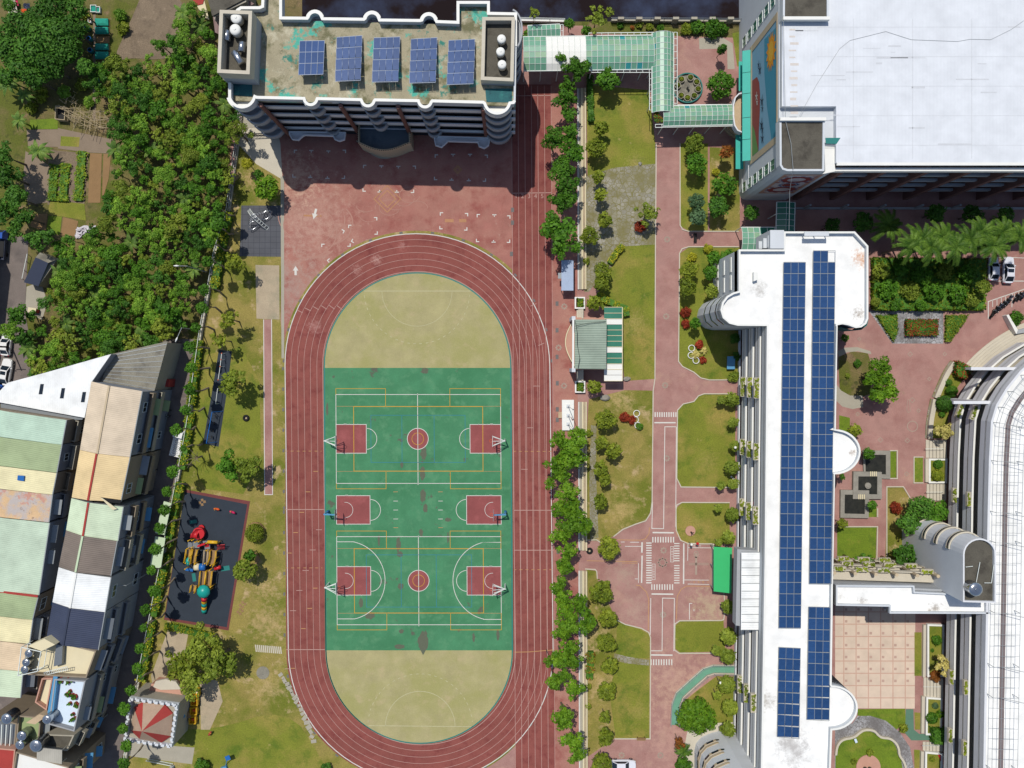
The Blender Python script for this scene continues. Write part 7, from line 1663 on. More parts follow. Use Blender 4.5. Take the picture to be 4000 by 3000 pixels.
# ---- shelter with a shiny sheet roof
T = thing('shelter', 'small sports shelter with a shiny blue-grey flat roof beside the track', 'shelter', P(2216, 1075))
b = MB(); b.prism([tuple(P(x, y, 2.7)[:2]) for x, y in ((2193, 1016), (2240, 1016), (2240, 1135), (2193, 1135))], 2.6, 2.72); b.build('roof', 'shelter_roof', T)
b = MB(); b.prism([tuple(P(x, y, 2.5)[:2]) for x, y in ((2180, 1066), (2193, 1066), (2193, 1088), (2180, 1088))], 2.4, 2.5); b.build('side_shelf', 'frame_grey', T)
b = MB()
for x, y in ((2196, 1020), (2237, 1020), (2237, 1131), (2196, 1131)): q = P(x, y, 2.6); b.beam((q.x, q.y, 0), (q.x, q.y, 2.6), .1)
b.build('posts', 'steel_dull', T)
# ---- flag platform
T = thing('flag_platform', 'white flagpole platform with a beige entry slab beside the track', 'platform', P(2218, 1622))
b = MB(); b.prism(at([(2195, 1562), (2242, 1562), (2242, 1681), (2196, 1681)], .5), 0, .5); b.build('deck', 'white_paint', T)
b = MB(); b.prism(at([(2181, 1609), (2195, 1609), (2195, 1633), (2181, 1633)], .3), 0, .3); b.build('entry_slab', 'tan_concrete', T)
for y in (1586, 1622, 1656): b = MB(); q = P(2219, y, .6); b.box((q.x, q.y, .62), (.5, .5, .26)); b.build('pedestal', 'wall_white', T)
for i, (y, lab) in enumerate(((1586, 'flagpole nearest the stage on the white platform'), (1622, 'middle flagpole carrying a drooping red flag'), (1656, 'flagpole with a ball top farthest from the stage'))):
    q = P(2219, y, .75); t = thing('flagpole', lab, 'flagpole', q, 'flagpoles on the white platform'); hh = 10.5
    b = MB(); b.tube([q, q+Vector((0, 0, hh))], [.06, .035], 7); b.build('pole', 'white_paint', t)
    b = MB(); b.ball(q+Vector((0, 0, hh+.1)), .12); b.build('finial', 'steel', t)
    if i == 1: b = MB(); e = q+Vector((.05, 0, 6.0)); b.loft([[e, e+Vector((.2, -.5, -.2)), e+Vector((.25, -.45, -1.3)), e+Vector((0, 0, -1.2))], [e+Vector((.1, .02, 0)), e+Vector((.3, -.5, -.2)), e+Vector((.35, -.45, -1.3)), e+Vector((.1, 0, -1.2))]], True, True, True); b.build('flag', 'red_dull', t)
# ---- seating steps along the track
T = thing('seating_steps', 'long low seating steps with white edges between track and lawns', 'seating steps', P(2268, 1700))
for y0, y1 in ((345, 1130), (1570, 2150), (2230, 2990), (2990, 3200)):
    for k, (x, w_) in enumerate(((2255, 5), (2270, 5), (2284, 4))):
        o = .0025*(y0-345)
        b = MB(); b.prism(at([(x+o, y0), (x+w_+o, y0), (x+w_+o+.0025*(y1-y0), y1), (x+o+.0025*(y1-y0), y1)], .3), 0, .3+.18*k); b.build('step_edge', 'cream' if k else 'line_white', T)
        if k < 2:
            b = MB(); b.prism(at([(x+w_+o, y0), (x+15+o, y0), (x+15+o+.0025*(y1-y0), y1), (x+w_+o+.0025*(y1-y0), y1)], .2), 0, .2+.18*k); b.build('tread', 'sand' if k else 'concrete', T)
for x0, y0, x1, y1, lab in ((2245, 1160, 2285, 1206, 'white planter box above the stage steps'), (2246, 1488, 2286, 1534, 'white planter box below the stage steps')):
    t = thing('planter_box', lab, 'planter', P((x0+x1)/2, (y0+y1)/2)); b = MB(); wallstrip(b, ccw(at([(x0, y0), (x1, y0), (x1, y1), (x0, y1)], .6)), 0, .7, .22, True); b.build('box', 'white_paint', t)
    bb = hedge('x', [(x0+8, y0+7), (x1-8, y0+7), (x1-8, y1-7), (x0+8, y1-7)], 0, .8, ['leaf_hedge', 'leaf_deep'], closed=True, dens=40)
    for ch in list(bb.children): ch.parent = t; ch.location = (P((x0+8), (y0+7))-P((x0+x1)/2, (y0+y1)/2))
    bpy.data.objects.remove(bb)
# ---- basketball hoops
def hoop_white():
    r = thing('basketball_hoop', 'x', 'basketball hoop')
    b = MB(); b.tube([(0, 0, 0), (0, 0, 3.1)], .11, 8); b.build('post', 'frame_white', r)
    b = MB()
    for s in (-.75, .75):
        for z in (3.0, 3.75): b.tube([(0, 0, 3.05), (1.95, s, z)], .06, 5)
    b.tube([(0, 0, 3.1), (1.95, 0, 3.7)], .05, 5); b.build('arm_frame', 'frame_white', r)
    b = MB(); b.box((2.0, 0, 3.45), (.05, 1.8, 1.05)); b.build('backboard', 'frame_white', r)
    b = MB(); p = [(2.05+.25+.23*cos(a*pi/8), .23*sin(a*pi/8), 3.05) for a in range(17)]; b.tube(p, .03, 5, caps=False); b.build('rim', 'orange', r); return r
def hoop_blue():
    r = thing('basketball_hoop', 'x', 'basketball hoop')
    b = MB(); b.tube([(0, 0, 0), (0, 0, 3.0)], .16, 8); b.build('post', 'blue_light', r)
    b = MB(); b.beam((0, 0, 3.0), (1.9, 0, 3.3), .2); b.beam((0, 0, 1.9), (1.2, 0, 3.15), .12); b.build('arm', 'blue_light', r)
    b = MB(); b.box((1.95, 0, 3.45), (.05, 1.8, 1.05)); b.build('backboard', 'frame_grey', r)
    b = MB(); p = [(2.0+.25+.23*cos(a*pi/8), .23*sin(a*pi/8), 3.05) for a in range(17)]; b.tube(p, .03, 5, caps=False); b.build('rim', 'orange', r)
    b = MB(); b.box((0, 0, .6), (.34, .34, 1.2)); b.build('pad', 'blue', r); return r
pw, pb_ = hoop_white(), hoop_blue(); used = {}
for x, y, a, k, lab in ((1275, 1719, 0, 'w', 'white triangular hoop at the end of the top court near the sand pit'), (1972, 1719, pi, 'w', 'white triangular hoop at the end of the top court near the stage'), (1275, 2003, 0, 'b', 'blue armed hoop of the middle court on the play mat side'), (1974, 2004, pi, 'b', 'blue armed hoop of the middle court on the straight track side'), (1277, 2286, 0, 'w', 'white triangular hoop of the lowest court on the play mat side'), (1973, 2291, pi, 'w', 'white triangular hoop of the lowest court beside the straight track')):
    o = (pw if k == 'w' else pb_) if k not in used else copy_tree(pw if k == 'w' else pb_); used[k] = 1
    q = P(x, y, 1.6); o.location = (q.x, q.y, 0); o.rotation_euler.z = a; o['label'] = lab; o['group'] = 'basketball hoops'
# ======================= playground =======================
def pl(x, y): return (600+x/2.764, 1880+y/2.764)
T = thing('play_tower', 'big colourful play structure with slides, bridges, tunnel and teal dome roof', 'play structure', P(785, 2220))
def q3(x, y, z): return P(*pl(x, y), z)
# red spiral slide
b = MB(); path = [q3(440, 610, 1.8), q3(445, 570, 1.7), q3(470, 540, 1.4), q3(510, 535, 1.1), q3(530, 565, .8)]
w_ = []
for i, p in enumerate(path):
    d = (path[min(i+1, 4)]-path[max(i-1, 0)]).normalized(); s = Vector((-d.y, d.x, 0)); w_.append([p+s*.55+Vector((0, 0, .4)), p+s*.42, p-s*.42, p-s*.55+Vector((0, 0, .4)), p-s*.45-Vector((0, 0, .08)), p+s*.45-Vector((0, 0, .08))])
b.loft(w_, True, True, True); c = q3(490, 560, 1.0); b.cyl((c.x, c.y), 1.0, .5, 1.25, 18); e = q3(518, 500, .3); b.cyl((e.x, e.y), .5, .1, .45, 12); b.beam(q3(505, 540, .8), q3(520, 500, .35), .8, .2); b.build('slide', 'red', T, True)
def bridge(pts, w0=.75, z=1.3, mat='yellow'):
    b = MB(); p = [q3(x, y, z) for x, y in pts]; pp = [(v.x, v.y) for v in p]
    for s in (-1, 1): b.tube([(*k, z+.75) for k in offs(pp, s*w0/2)], .06, 6); b.tube([(*k, z+.35) for k in offs(pp, s*w0/2)], .05, 6)
    for i in range(len(pp)):
        for s in (-1, 1): k = offs(pp, s*w0/2)[i]; b.tube([(*k, 0), (*k, z+.85)], .055, 6)
    b.build('bridge_rail', mat, T, True)
    b = MB(); l, r = offs(pp, w0/2-.05), offs(pp, -w0/2+.05); b.prism(l+r[::-1], z-.06, z); b.build('bridge_deck', 'wood', T)
bridge([(392, 730), (382, 800), (368, 870)]); bridge([(460, 735), (445, 800), (435, 885)]); bridge([(655, 745), (650, 820), (625, 900)], 1.0); bridge([(582, 740), (570, 890)], .6, 1.3, 'wall_beige'); bridge([(550, 970), (535, 1130)], 1.0); bridge([(612, 965), (590, 1160)], 1.0); bridge([(445, 1120), (432, 1190)], .8, .6)
for x, y in ((380, 640), (420, 635), (455, 655), (490, 650), (370, 725), (415, 715), (450, 890), (350, 880), (345, 945), (575, 665), (690, 668), (575, 745), (620, 905), (650, 900), (610, 955), (560, 885), (515, 1130), (560, 1130), (575, 1150), (620, 1140)):
    b = MB(); p = q3(x, y, 2); b.tube([(p.x, p.y, 0), (p.x, p.y, 2.2)], .07, 6); b.ball((p.x, p.y, 2.25), .13, 6, 5); b.build('post', 'yellow', T, True)
for x, y, w0, l in ((455, 690, 1.2, 1.0), (580, 700, .9, 1.0), (395, 690, .8, 1.0), (610, 660, 2.4, .5)): b = MB(); p = q3(x, y, 1.3); b.box((p.x, p.y, 1.25), (w0, l, .1)); b.build('platform', 'steel_dull', T)
b = MB(); b.beam(q3(570, 680, 1.5), q3(600, 740, .9), .7, .15); b.beam(q3(480, 700, 1.7), q3(560, 670, 1.9), .3, .5); b.build('red_panel', 'red', T)
b = MB(); b.tube([q3(585, 655, 2.3), q3(690, 660, 2.3)], .28, 8); b.build('yellow_roof_bar', 'yellow', T, True)
b = MB()
for i in range(7): b.tube([q3(690+i*12, 690, 1.4), q3(690+i*12, 735, .8)], .04, 5)
b.tube([q3(685, 690, 1.5), q3(770, 682, 1.5)], .05, 5); b.tube([q3(685, 735, .8), q3(768, 712, .8)], .05, 5); b.build('arch_ladder', 'red', T)
b = MB(); b.tube([q3(445, 925, 1.6), q3(500, 925, 1.6)], .58, 14); b.build('tunnel', 'cream', T, True); b = MB(); b.tube([q3(500, 925, 1.6), q3(560, 925, 1.6)], .6, 14); b.build('tunnel', 'blue', T, True)
b = MB(); p = q3(385, 955, 1.0); b.box((p.x, p.y, 1.0), (1.3, .45, .12), -.15); b.build('blue_plate', 'blue', T)
b = MB(); p = q3(368, 870, 1.9); b.ball((p.x, p.y, 1.6), (.4, .75, .6), 10, 6); b.build('teal_pod', 'teal', T, True)
b = MB(); b.tube([q3(660, 945, .9), q3(725, 925, .9)], .3, 10); b.build('red_tube', 'red', T, True)
p = q3(525, 1200, 2.9); b = MB()
b.loft([[(p.x+r*cos(k*pi/5+.3)*1.0, p.y+r*sin(k*pi/5+.3), 2.3+z) for k in range(10)] for r, z in ((1.15, 0), (1.1, .25), (.75, .65), (.25, .85))], True, True, True); b.build('dome_roof', 'teal', T, True)
for i, (m, y) in enumerate((('red', 1270), ('yellow', 1295), ('teal', 1328), ('yellow', 1360), ('teal', 1392))): b = MB(); b.tube([q3(545, y-16, 1.8-.32*i), q3(546, y+18, 1.5-.32*i)], .44-.01*(i % 2), 12); b.build('tube_slide', m, T, True)
def rider(label, x, y, mat, rz):
    t = thing('spring_rider', label, 'spring rider', P(x, y), 'spring riders'); o = P(x, y); d = Vector((cos(rz), sin(rz), 0)); z = lambda v, h: o+d*v+Vector((0, 0, h))
    b = MB(); b.tube([z(0, .05)+Vector((.12*cos(a), .12*sin(a), a*.025)) for a in range(18)], .025, 5); b.build('spring', 'steel_dull', t)
    b = MB(); b.tube([z(-.45, .62), z(-.2, .6), z(.15, .6), z(.35, .8), z(.5, .85)], [.1, .2, .19, .15, .08], 8); b.build('body', mat, t, True)
    b = MB(); b.tube([z(.25, .95)+Vector((-d.y, d.x, 0))*.25, z(.25, .95)-Vector((-d.y, d.x, 0))*.25], .025, 5); b.build('handle', 'yellow', t)
rider('orange spring rider on the dark play mat', 853, 1986, 'orange', 2.9); rider('pink spring rider on the dark play mat', 914, 1998, 'pink', 2.7); rider('dark red spring rider with its shadow by the grey train shed', 826, 2858, 'red_dull', 1.0)
b = MB()
for cx, cy in ((790, 1962), (948, 2362), (938, 2388)):
    for dx, dy in ((0, -9), (0, 9), (-9, 2), (9, -2)): q = P(cx+dx, cy+dy); b.box((q.x, q.y, .032), (.42, .42, .004), .2)
struct('mat_pattern', b, 'wood')
b = MB()
for x, y, w0, l in ((755, 2038, 1.2, .6), (880, 2220, 1.5, .8), (758, 2255, .6, 1.4)): q = P(x, y); b.box((q.x, q.y, .034), (w0, l, .004), .15)
struct('mat_pattern', b, 'turq_dark')
# swing frame and bars
T = thing('swing_frame', 'long blue swing frame on the narrow dark mat', 'swing', P(822, 1670)); A, B_ = P(828, 1610, 2.4), P(806, 1732, 2.4); e = Vector((.75, .05, 0)); b = MB(); b.tube([A, B_], .07, 7)
for c in (A, B_):
    for s in (-1, 1): b.tube([c, (c.x+s*.9, c.y, 0)], .055, 6)
b.build('frame', 'blue', T)
for i in range(4):
    c = A+(B_-A)*(.17+.22*i); b = MB(); s = Vector((.0, .22, 0)); b.tube([c+s, c+s-Vector((0, 0, 1.9))], .015, 4); b.tube([c-s, c-s-Vector((0, 0, 1.9))], .015, 4); b.box(tuple(c-Vector((0, 0, 1.9))), (.2, .5, .05)); b.build('seat', 'black', T)
T = thing('exercise_bars', 'row of low white exercise bars with orange joints on the narrow mat', 'exercise bars', P(860, 1430)); b = MB(); p = [P(866, 1380, 1.3), P(863, 1405, 1.5), P(860, 1432, 1.7), P(852, 1484, 1.7)]; b.tube(p, .05, 6)
for k in p: b.tube([k, (k.x+.05, k.y, 0)], .05, 6)
b.tube([P(850, 1518, 1.6), P(842, 1578, 1.6)], .05, 6)
for k in (P(850, 1518, 1.6), P(842, 1578, 1.6)): b.tube([k, (k.x, k.y, 0)], .05, 6)
b.build('bar', 'frame_white', T); b = MB()
for k in p: b.ball(k, .11, 6, 5)
b.build('joint', 'orange', T)
def torus(b, c, R_, r, n=16, m=6):
    b.loft([[(c[0]+(R_+r*cos(2*pi*j/m))*cos(2*pi*i/n), c[1]+(R_+r*cos(2*pi*j/m))*sin(2*pi*i/n), c[2]+r*sin(2*pi*j/m)) for j in range(m)] for i in list(range(n))+[0]], True)
for x, y, lab in ((961, 1633, 'old tyre lying on the west lawn beside the runway'), (2303, 2152, 'black tyre ring at the end of the flagstone path')):
    t = thing('tyre', lab, 'tyre', P(x, y)); q = P(x, y, .2); b = MB(); torus(b, q, .38, .2); b.build('ring', 'tyre', t, True); b = MB(); b.cyl((q.x, q.y), .2, .02, .12, 10); b.build('filling', 'sand', t)
for x, y, R_, lab in ((1000, 2074, 1.55, 'brick ring around the round clipped bush'), (986, 2182, 1.2, 'brown ring seat around the small dark tree')):
    t = thing('ring_wall', lab, 'ring seat', P(x, y)); q = P(x, y); b = MB(); wallstrip(b, [(q.x+R_*cos(a*pi/14), q.y+R_*sin(a*pi/14)) for a in range(28)], 0, .4, .32, True); b.build('ring', 'wood', t)
# climbing frame: crossed hooped ladders
T = thing('climbing_frame', 'crossed arching metal ladder climbing frame on the tiled mat', 'climbing frame', P(1010, 858))
def hooped(a, c, h, w0, mat):
    A, Cc = P(*a), P(*c); d = (Cc-A); u = d.normalized(); s = Vector((-u.y, u.x, 0))*w0/2; b = MB(); pts = [A+d*k/12+Vector((0, 0, h*sin(pi*k/12))) for k in range(13)]
    for sg in (-1, 1): b.tube([p+s*sg for p in pts], .05, 6)
    for p in pts: b.tube([p+s, p-s], .04, 5)
    b.build('ladder_arch', mat, T)
hooped((972, 820), (1046, 893), 2.1, .55, 'frame_white'); hooped((975, 884), (1044, 826), 2.3, .6, 'steel')
b = MB()
for (x, y), a in (((1036, 838), .7), ((986, 878), .7)):
    q = P(x, y, 1.3); b.tube([(q.x+1.0*cos(k*pi/9)*cos(a)-.45*sin(k*pi/9)*sin(a), q.y+1.0*cos(k*pi/9)*sin(a)+.45*sin(k*pi/9)*cos(a), .9+.35*sin(k*pi/9)) for k in range(19)], .05, 6)
b.build('loop', 'steel', T)
# castle playhouse
T = thing('play_castle', 'square toy castle with battlements and a red and cream eight-sided roof', 'play castle', P(620, 2790))
cz = 6.0; cs = [(505, 2724), (696, 2750), (672, 2920), (484, 2893)]; cw = ccw(at(cs, cz)); b = MB(); b.prism(cw, 0, cz-.6); b.build('wall', 'concrete', T)
b = MB(); b.prism(offs(cw, .3, True), cz-.6, cz-.57); b.build('roof_deck', 'concrete', T)
b = MB(); wallstrip(b, cw, cz-.6, cz-.15, .4, True)
for i in range(4):
    a, c = Vector(cw[i]), Vector(cw[(i+1) % 4]); n = 8; d = (c-a).normalized(); inn = Vector((-d.y, d.x))
    for k in range(n): q = a+(c-a)*((k+.5)/n)+inn*.2; b.box((q.x, q.y, cz+.05), ((c-a).length/n*.55, .41, .4), atan2(d.y, d.x))
b.build('battlement', 'wall_white', T)
oc = [(461, 540), (830, 590), (965, 745), (940, 1130), (770, 1245), (400, 1180), (245, 1030), (303, 640)]
oc = [P(450+x/4.366, 2620+y/4.366, cz) for x, y in oc]; apx = P(554, 2857, cz+2.9)
for i in range(8):
    b = MB(); a, c = oc[i]-Vector((0, 0, .3)), oc[(i+1) % 8]-Vector((0, 0, .3)); b.poly([a, c, apx][::-1]); b.poly([a-Vector((0, 0, .3)), c-Vector((0, 0, .3)), c, a]); b.build('roof_sector', ('castle_cream', 'red_dull')[i % 2], T)
for x, y, lab in ((470, 0, ''),): pass
b = MB(); b.prism(at([(700, 2748), (720, 2690), (590, 2672), (572, 2715)], 3), 0, 2.8); b.build('annex', 'wall_pink', T)
b = MB(); b.prism(at([(600, 2668), (640, 2660), (680, 2670), (700, 2700), (620, 2702), (590, 2690)], 4), 2.8, 3.3); b.build('annex_roof', 'concrete_pale', T)
b = MB(); b.prism(at([(700, 2750), (722, 2800), (690, 2845), (684, 2840)], 2.8), 2.5, 2.7); b.build('side_awning', 'blue_light', T)
b = MB(); b.prism(at([(706, 2745), (716, 2748), (742, 2805), (734, 2808)], 1.5), .1, 1.4); b.build('side_ramp', 'wood', T)
for i, (x, y, lab) in enumerate(((774, 2697, 'yellow toy train car partly under the tree'), (768, 2732, 'brightest yellow toy train car below the first'), (765, 2768, 'yellow toy train car in the middle of the train'), (761, 2803, 'last yellow toy train car, nearest the grass'))):
    q = P(x, y); t = thing('train_car', lab, 'toy train', q, 'yellow toy train cars'); cw = [(q.x+a, q.y+c) for a, c in ((-.58, -.66), (.58, -.62), (.55, .66), (-.6, .62))]
    b = MB(); wallstrip(b, cw, .25, 1.1, .12, True); b.prism(offs(cw, .1, True), .25, .35); b.build('body', 'yellow', t)
    b = MB(); b.box((q.x, q.y, .6), (.5, .35, .35)); b.build('seat', 'orange' if i else 'cream', t)
    b = MB()
    for dx, dy in ((-.5, -.45), (.5, -.45), (-.5, .45), (.5, .45)): b.tube([(q.x+dx*1.1, q.y+dy, .22), (q.x+dx*1.35, q.y+dy, .22)], .2, 10)
    b.build('wheels', 'black', t)
t = thing('play_stand', 'blue play stand with a square board at the bottom lawn edge', 'play stand', P(884, 2985)); b = MB(); b.tube([P(882, 2990), P(886, 2968, 1.4)], .07, 6); b.build('post', 'blue_light', t)
b = MB(); q = P(889, 2962, 1.6); b.box((q.x, q.y, 1.5), (.8, .75, .12), .4); b.build('board', 'blue', t); b = MB(); q = P(878, 2996); b.box((q.x, q.y, .3), (1.0, .5, .5), .3); b.build('base_box', 'blue_light', t)
t = thing('slatted_gate', 'white slatted gate lying along the bottom edge by the castle', 'gate', P(615, 2980)); b = MB(); A, B_ = P(570, 2972, .8), P(668, 2992, .8); b.beam(A, B_, .08); b.beam(A-Vector((0, 0, .7)), B_-Vector((0, 0, .7)), .08)
for k in range(22): c = A+(B_-A)*k/21; b.beam(c, c-Vector((0, 0, .75)), .05)
b.build('slats', 'frame_white', t); b = MB(); q = P(672, 2992); b.box((q.x+.2, q.y, .6), (.4, .4, 1.2)); b.build('pillar', 'wall_white', t)
t = thing('yard_gate', 'dark sliding grille gate beside the tall school building', 'gate', P(990, 525)); b = MB(); A, B_ = P(955, 524, 1.2), P(1040, 520, 1.2)
b.beam(A, B_, .1); b.beam(A-Vector((0, 0, 1.1)), B_-Vector((0, 0, 1.1)), .1)
for k in range(16): c = A+(B_-A)*k/15; b.beam(c, c-Vector((0, 0, 1.1)), .06)
b.build('grille', 'black', t)
# ======================= vehicles =======================
def car(name, label, x, y, rz, L, W_, mat, cat='car', group=None, sunroof=False):
    """seen from above: body with bonnet, glasshouse, roof, wheels, lights; nose to +x"""
    t = thing(name, label, cat, P(x, y), group); t.rotation_euler.z = rz
    def B(nm, b, m, par=t, sm=False):
        o = b.build(nm, m, None, sm); o.parent = par; return o
    h = L/2; w = W_/2
    def outline(k, e, z): return [(a*e, c*k, z) for a, c in ((-h, w*.55), (-h*.96, w*.86), (-h*.8, w), (h*.55, w), (h*.84, w*.9), (h*.97, w*.6), (h, w*.25), (h, -w*.25), (h*.97, -w*.6), (h*.84, -w*.9), (h*.55, -w), (-h*.8, -w), (-h*.96, -w*.86), (-h, -w*.55))]
    b = MB(); b.loft([outline(.96, .97, .28), outline(1, 1, .5), outline(1, 1, .72), outline(.9, .97, .88)], True, True, True); body = B('body', b, mat, sm=False)
    r0, r1, r2, r3 = -h*.86, -h*.5, h*.12, h*.45
    gh = lambda x0, x1, ww, z: [(x0, -ww, z), (x1, -ww, z), (x1, ww, z), (x0, ww, z)]
    b = MB(); b.loft([gh(r0, r3, w*.84, .87), gh(r1, r2, w*.7, 1.4)], True, False, False); B('glasshouse', b, 'glass_dark')
    b = MB(); b.loft([gh(r1-.06, r2+.06, w*.72, 1.4), gh(r1+.05, r2-.05, w*.68, 1.46)], True, True, True)
    for s in (-1, 1):
        b.beam((r0, s*w*.82, .9), (r1, s*w*.7, 1.42), .09); b.beam((r3, s*w*.82, .9), (r2, s*w*.7, 1.42), .09)
    B('roof', b, mat)
    if sunroof: b = MB(); b.box((r2-.45, 0, 1.468), (.6, w*1.05, .02)); B('sunroof', b, 'glass_dark')
    for a in (-h*.6, h*.62):
        for s in (-1, 1):
            b = MB(); b.tube([(a, s*(w-.2), .31), (a, s*(w+.01), .31)], .31, 14); wl = B('wheel', b, 'tyre')
            b = MB(); b.tube([(a, s*(w-.05), .31), (a, s*(w+.025), .31)], .18, 10); B('rim', b, 'steel', wl)
    for s in (-1, 1):
        b = MB(); b.box((h*.9, s*w*.66, .68), (.22, .34, .14)); B('headlight', b, 'frame_white')
        b = MB(); b.box((-h*.965, s*w*.68, .7), (.12, .3, .16)); B('tail_light', b, 'red')
        b = MB(); b.box((h*.33, s*(w+.09), .92), (.14, .2, .12)); B('mirror', b, mat)
    return t
car('parked_car', 'white saloon car with a dark sunroof on the side street', 33, 1453, radians(80), 4.6, 1.75, 'car_white', sunroof=True)
car('parked_car', 'silver car nearest the overgrown hedge block', 3871, 1052, radians(90), 4.0, 1.65, 'car_silver', group='silver cars by the palms')
car('parked_car', 'silver car with a dark roof panel under the palm row', 3929, 1057, radians(88), 4.5, 1.75, 'car_silver', group='silver cars by the palms', sunroof=True)
car('parked_car', 'silver car half under the round tree at the bottom edge', 2432, 2981, 0, 4.3, 1.75, 'car_silver')
car('parked_car', 'white car hidden under the banana plant on the side street', 34, 1345, radians(85), 3.9, 1.6, 'car_white')
car('parked_car', 'blue car cut by the picture edge beside the warehouse', 2, 1525, radians(80), 3.9, 1.6, 'car_blue')
car('parked_car', 'dark blue car in the house shade near the navy roof', 470, 2428, radians(78), 4.2, 1.7, 'navy', group=None)
def truck(name, label, x, y, rz, mat, L, bedmat, load):
    t = thing(name, label, 'truck', P(x, y)); t.rotation_euler.z = rz; h = L/2; w = .85
    def B(nm, b, m, par=t): o = b.build(nm, m); o.parent = par; return o
    b = MB(); b.loft([[(h-1.55, -w, .45), (h, -w, .45), (h, w, .45), (h-1.55, w, .45)], [(h-1.55, -w, 1.2), (h-.05, -w, 1.2), (h-.05, w, 1.2), (h-1.55, w, 1.2)], [(h-1.5, -w*.9, 1.8), (h-.55, -w*.9, 1.8), (h-.55, w*.9, 1.8), (h-1.5, w*.9, 1.8)]], True, True, True); B('cab', b, mat)
    b = MB(); b.quad((h-.04, -w*.86, 1.22), (h-.04, w*.86, 1.22), (h-.52, w*.8, 1.76), (h-.52, -w*.8, 1.76)); b.box((h-1.1, 0, 1.5), (.5, w*1.86, .35)); B('windscreen', b, 'glass_dark')
    b = MB(); b.box((-.75, 0, .75), (L-1.65, w*2, .12)); p = [(-h, -w), (h-1.62, -w), (h-1.62, w), (-h, w)]; wallstrip(b, p, .8, 1.15, .06, True); B('bed', b, bedmat)
    for a in (-h*.6, h*.58):
        for s in (-1, 1): b = MB(); b.tube([(a, s*(w-.22), .34), (a, s*(w-.01), .34)], .34, 12); B('wheel', b, 'tyre')
    b = MB()
    if load == 'ladder':
        for s in (.25, .7): b.beam((-h-.2, s, 2.0), (h-1.3, s, 2.05), .06)
        for k in range(11): b.beam((-h+k*.33, .25, 2.0), (-h+k*.33, .7, 2.0), .05)
        B('ladder', b, 'frame_white'); b = MB(); b.box((-.7, -.3, 1.0), (2.6, .9, .4)); B('load', b, 'black')
    else:
        for k in range(8): b.beam((-h+.3+k*.3, -.5+.1*(k % 3), 1.2), (-h+.6+k*.3, .5, 1.2), .05)
        B('load', b, 'steel_dull')
    return t
truck('pickup_truck', 'blue truck carrying a white ladder on the side street', 16, 960, radians(86), 'car_blue', 5.0, 'navy', 'ladder')
truck('pickup_truck', 'white pickup truck with an open bed under the slim street trees', 704, 1726, radians(76), 'car_white', 4.8, 'car_white', 'rods')
def moto(label, x, y, rz, mat='black', group=None):
    t = thing('motorbike', label, 'motorbike', P(x, y), group); t.rotation_euler.z = rz
    def B(nm, b, m, sm=False): o = b.build(nm, m, None, sm); o.parent = t; return o
    for a in (-.6, .6): b = MB(); b.tube([(a, -.06, .27), (a, .06, .27)], .27, 12); B('wheel', b, 'tyre')
    b = MB(); b.tube([(-.75, 0, .62), (-.4, 0, .6), (-.05, 0, .45), (.25, 0, .42), (.5, 0, .75), (.55, 0, .95)], [.1, .2, .17, .16, .2, .1], 8); B('body', b, mat, True)
    b = MB(); b.tube([(-.7, 0, .76), (-.1, 0, .72)], [.13, .15], 8); B('seat', b, 'black', True)
    b = MB(); b.tube([(.42, -.34, 1.0), (.52, 0, 1.05), (.42, .34, 1.0)], .03, 5); B('handlebar', b, 'steel')
    b = MB(); b.ball((.42, -.36, 1.15), .07, 6, 5); b.ball((.42, .36, 1.15), .07, 6, 5); b.ball((.62, 0, .85), .1, 6, 5); B('mirrors_and_lamp', b, 'steel', True)
    return t
for i, (x, y) in enumerate(((3871, 1226), (3884, 1212), (3899, 1201), (3912, 1192), (3926, 1182), (3938, 1170), (3962, 1164), (3976, 1158), (3990, 1154))): moto('parked dark scooter in the marked bays, '+ORD[i]+' counted from the hedge block', x, y, radians(62), ('black', 'black', 'navy')[i % 3], 'scooters in the marked bays')
for x, y, lab in ((652, 1603, 'upper scooter parked in the house shade below the grey shed'), (650, 1626, 'lower scooter parked in the house shade below the grey shed'), (598, 1835, 'scooter parked against the orange-roofed house')): moto(lab, x, y, .1, 'black', 'scooters by the houses')
m = Mark(); m.ln0([(3860, 1245), (3860, 1178), (4000, 1130)], .14, 6)
for i in range(1, 8): m.ln0([(3860+i*17, 1178-i*5.8), (3860+i*17, 1205-i*5.8)], .1, 6)
m.ln0([(3954, 1148), (3952, 1200)], .12, 6); m.ln0([(3836, 1030), (3836, 1006), (3950, 1006)], .1, 6); m.ln0([(3890, 1098), (4000, 1098)], .14, 6); m.ln0([(3950, 1006), (4000, 1008)], .1, 6); struct('bay_marking', m, 'line_white')
# ======================= lamps, pools, beds, garden things =======================
def lamp(label, x, y, rz, h=7.5, arm=1.8, group='street lamps'):
    q = P(x, y); t = thing('street_lamp', label, 'street lamp', q, group); b = MB(); b.tube([q, q+Vector((0, 0, h))], [.11, .06], 7); d = Vector((cos(rz), sin(rz), .12)); b.tube([q+Vector((0, 0, h-.1)), q+Vector((0, 0, h))+d*arm], .045, 6); b.build('pole', 'frame_grey', t)
    b = MB(); e = q+Vector((0, 0, h))+d*arm; b.tube([e, e+d*.35, e+d*.8], [.08, .15, .06], 8); b.build('head', 'white_paint', t, True)
lamp('street lamp with its pole over the garden wood near the tiled climbing mat', 808, 1063, pi, 8.0, 1.2); lamp('street lamp reaching over the street at the wood corner', 788, 1290, radians(250), 8.0, 1.6); lamp('street lamp over the street beside the white roof', 585, 2235, pi-.1, 8, 1.6); lamp('street lamp in the house shade beside the blue terrace', 420, 2790, radians(200), 6, .6)
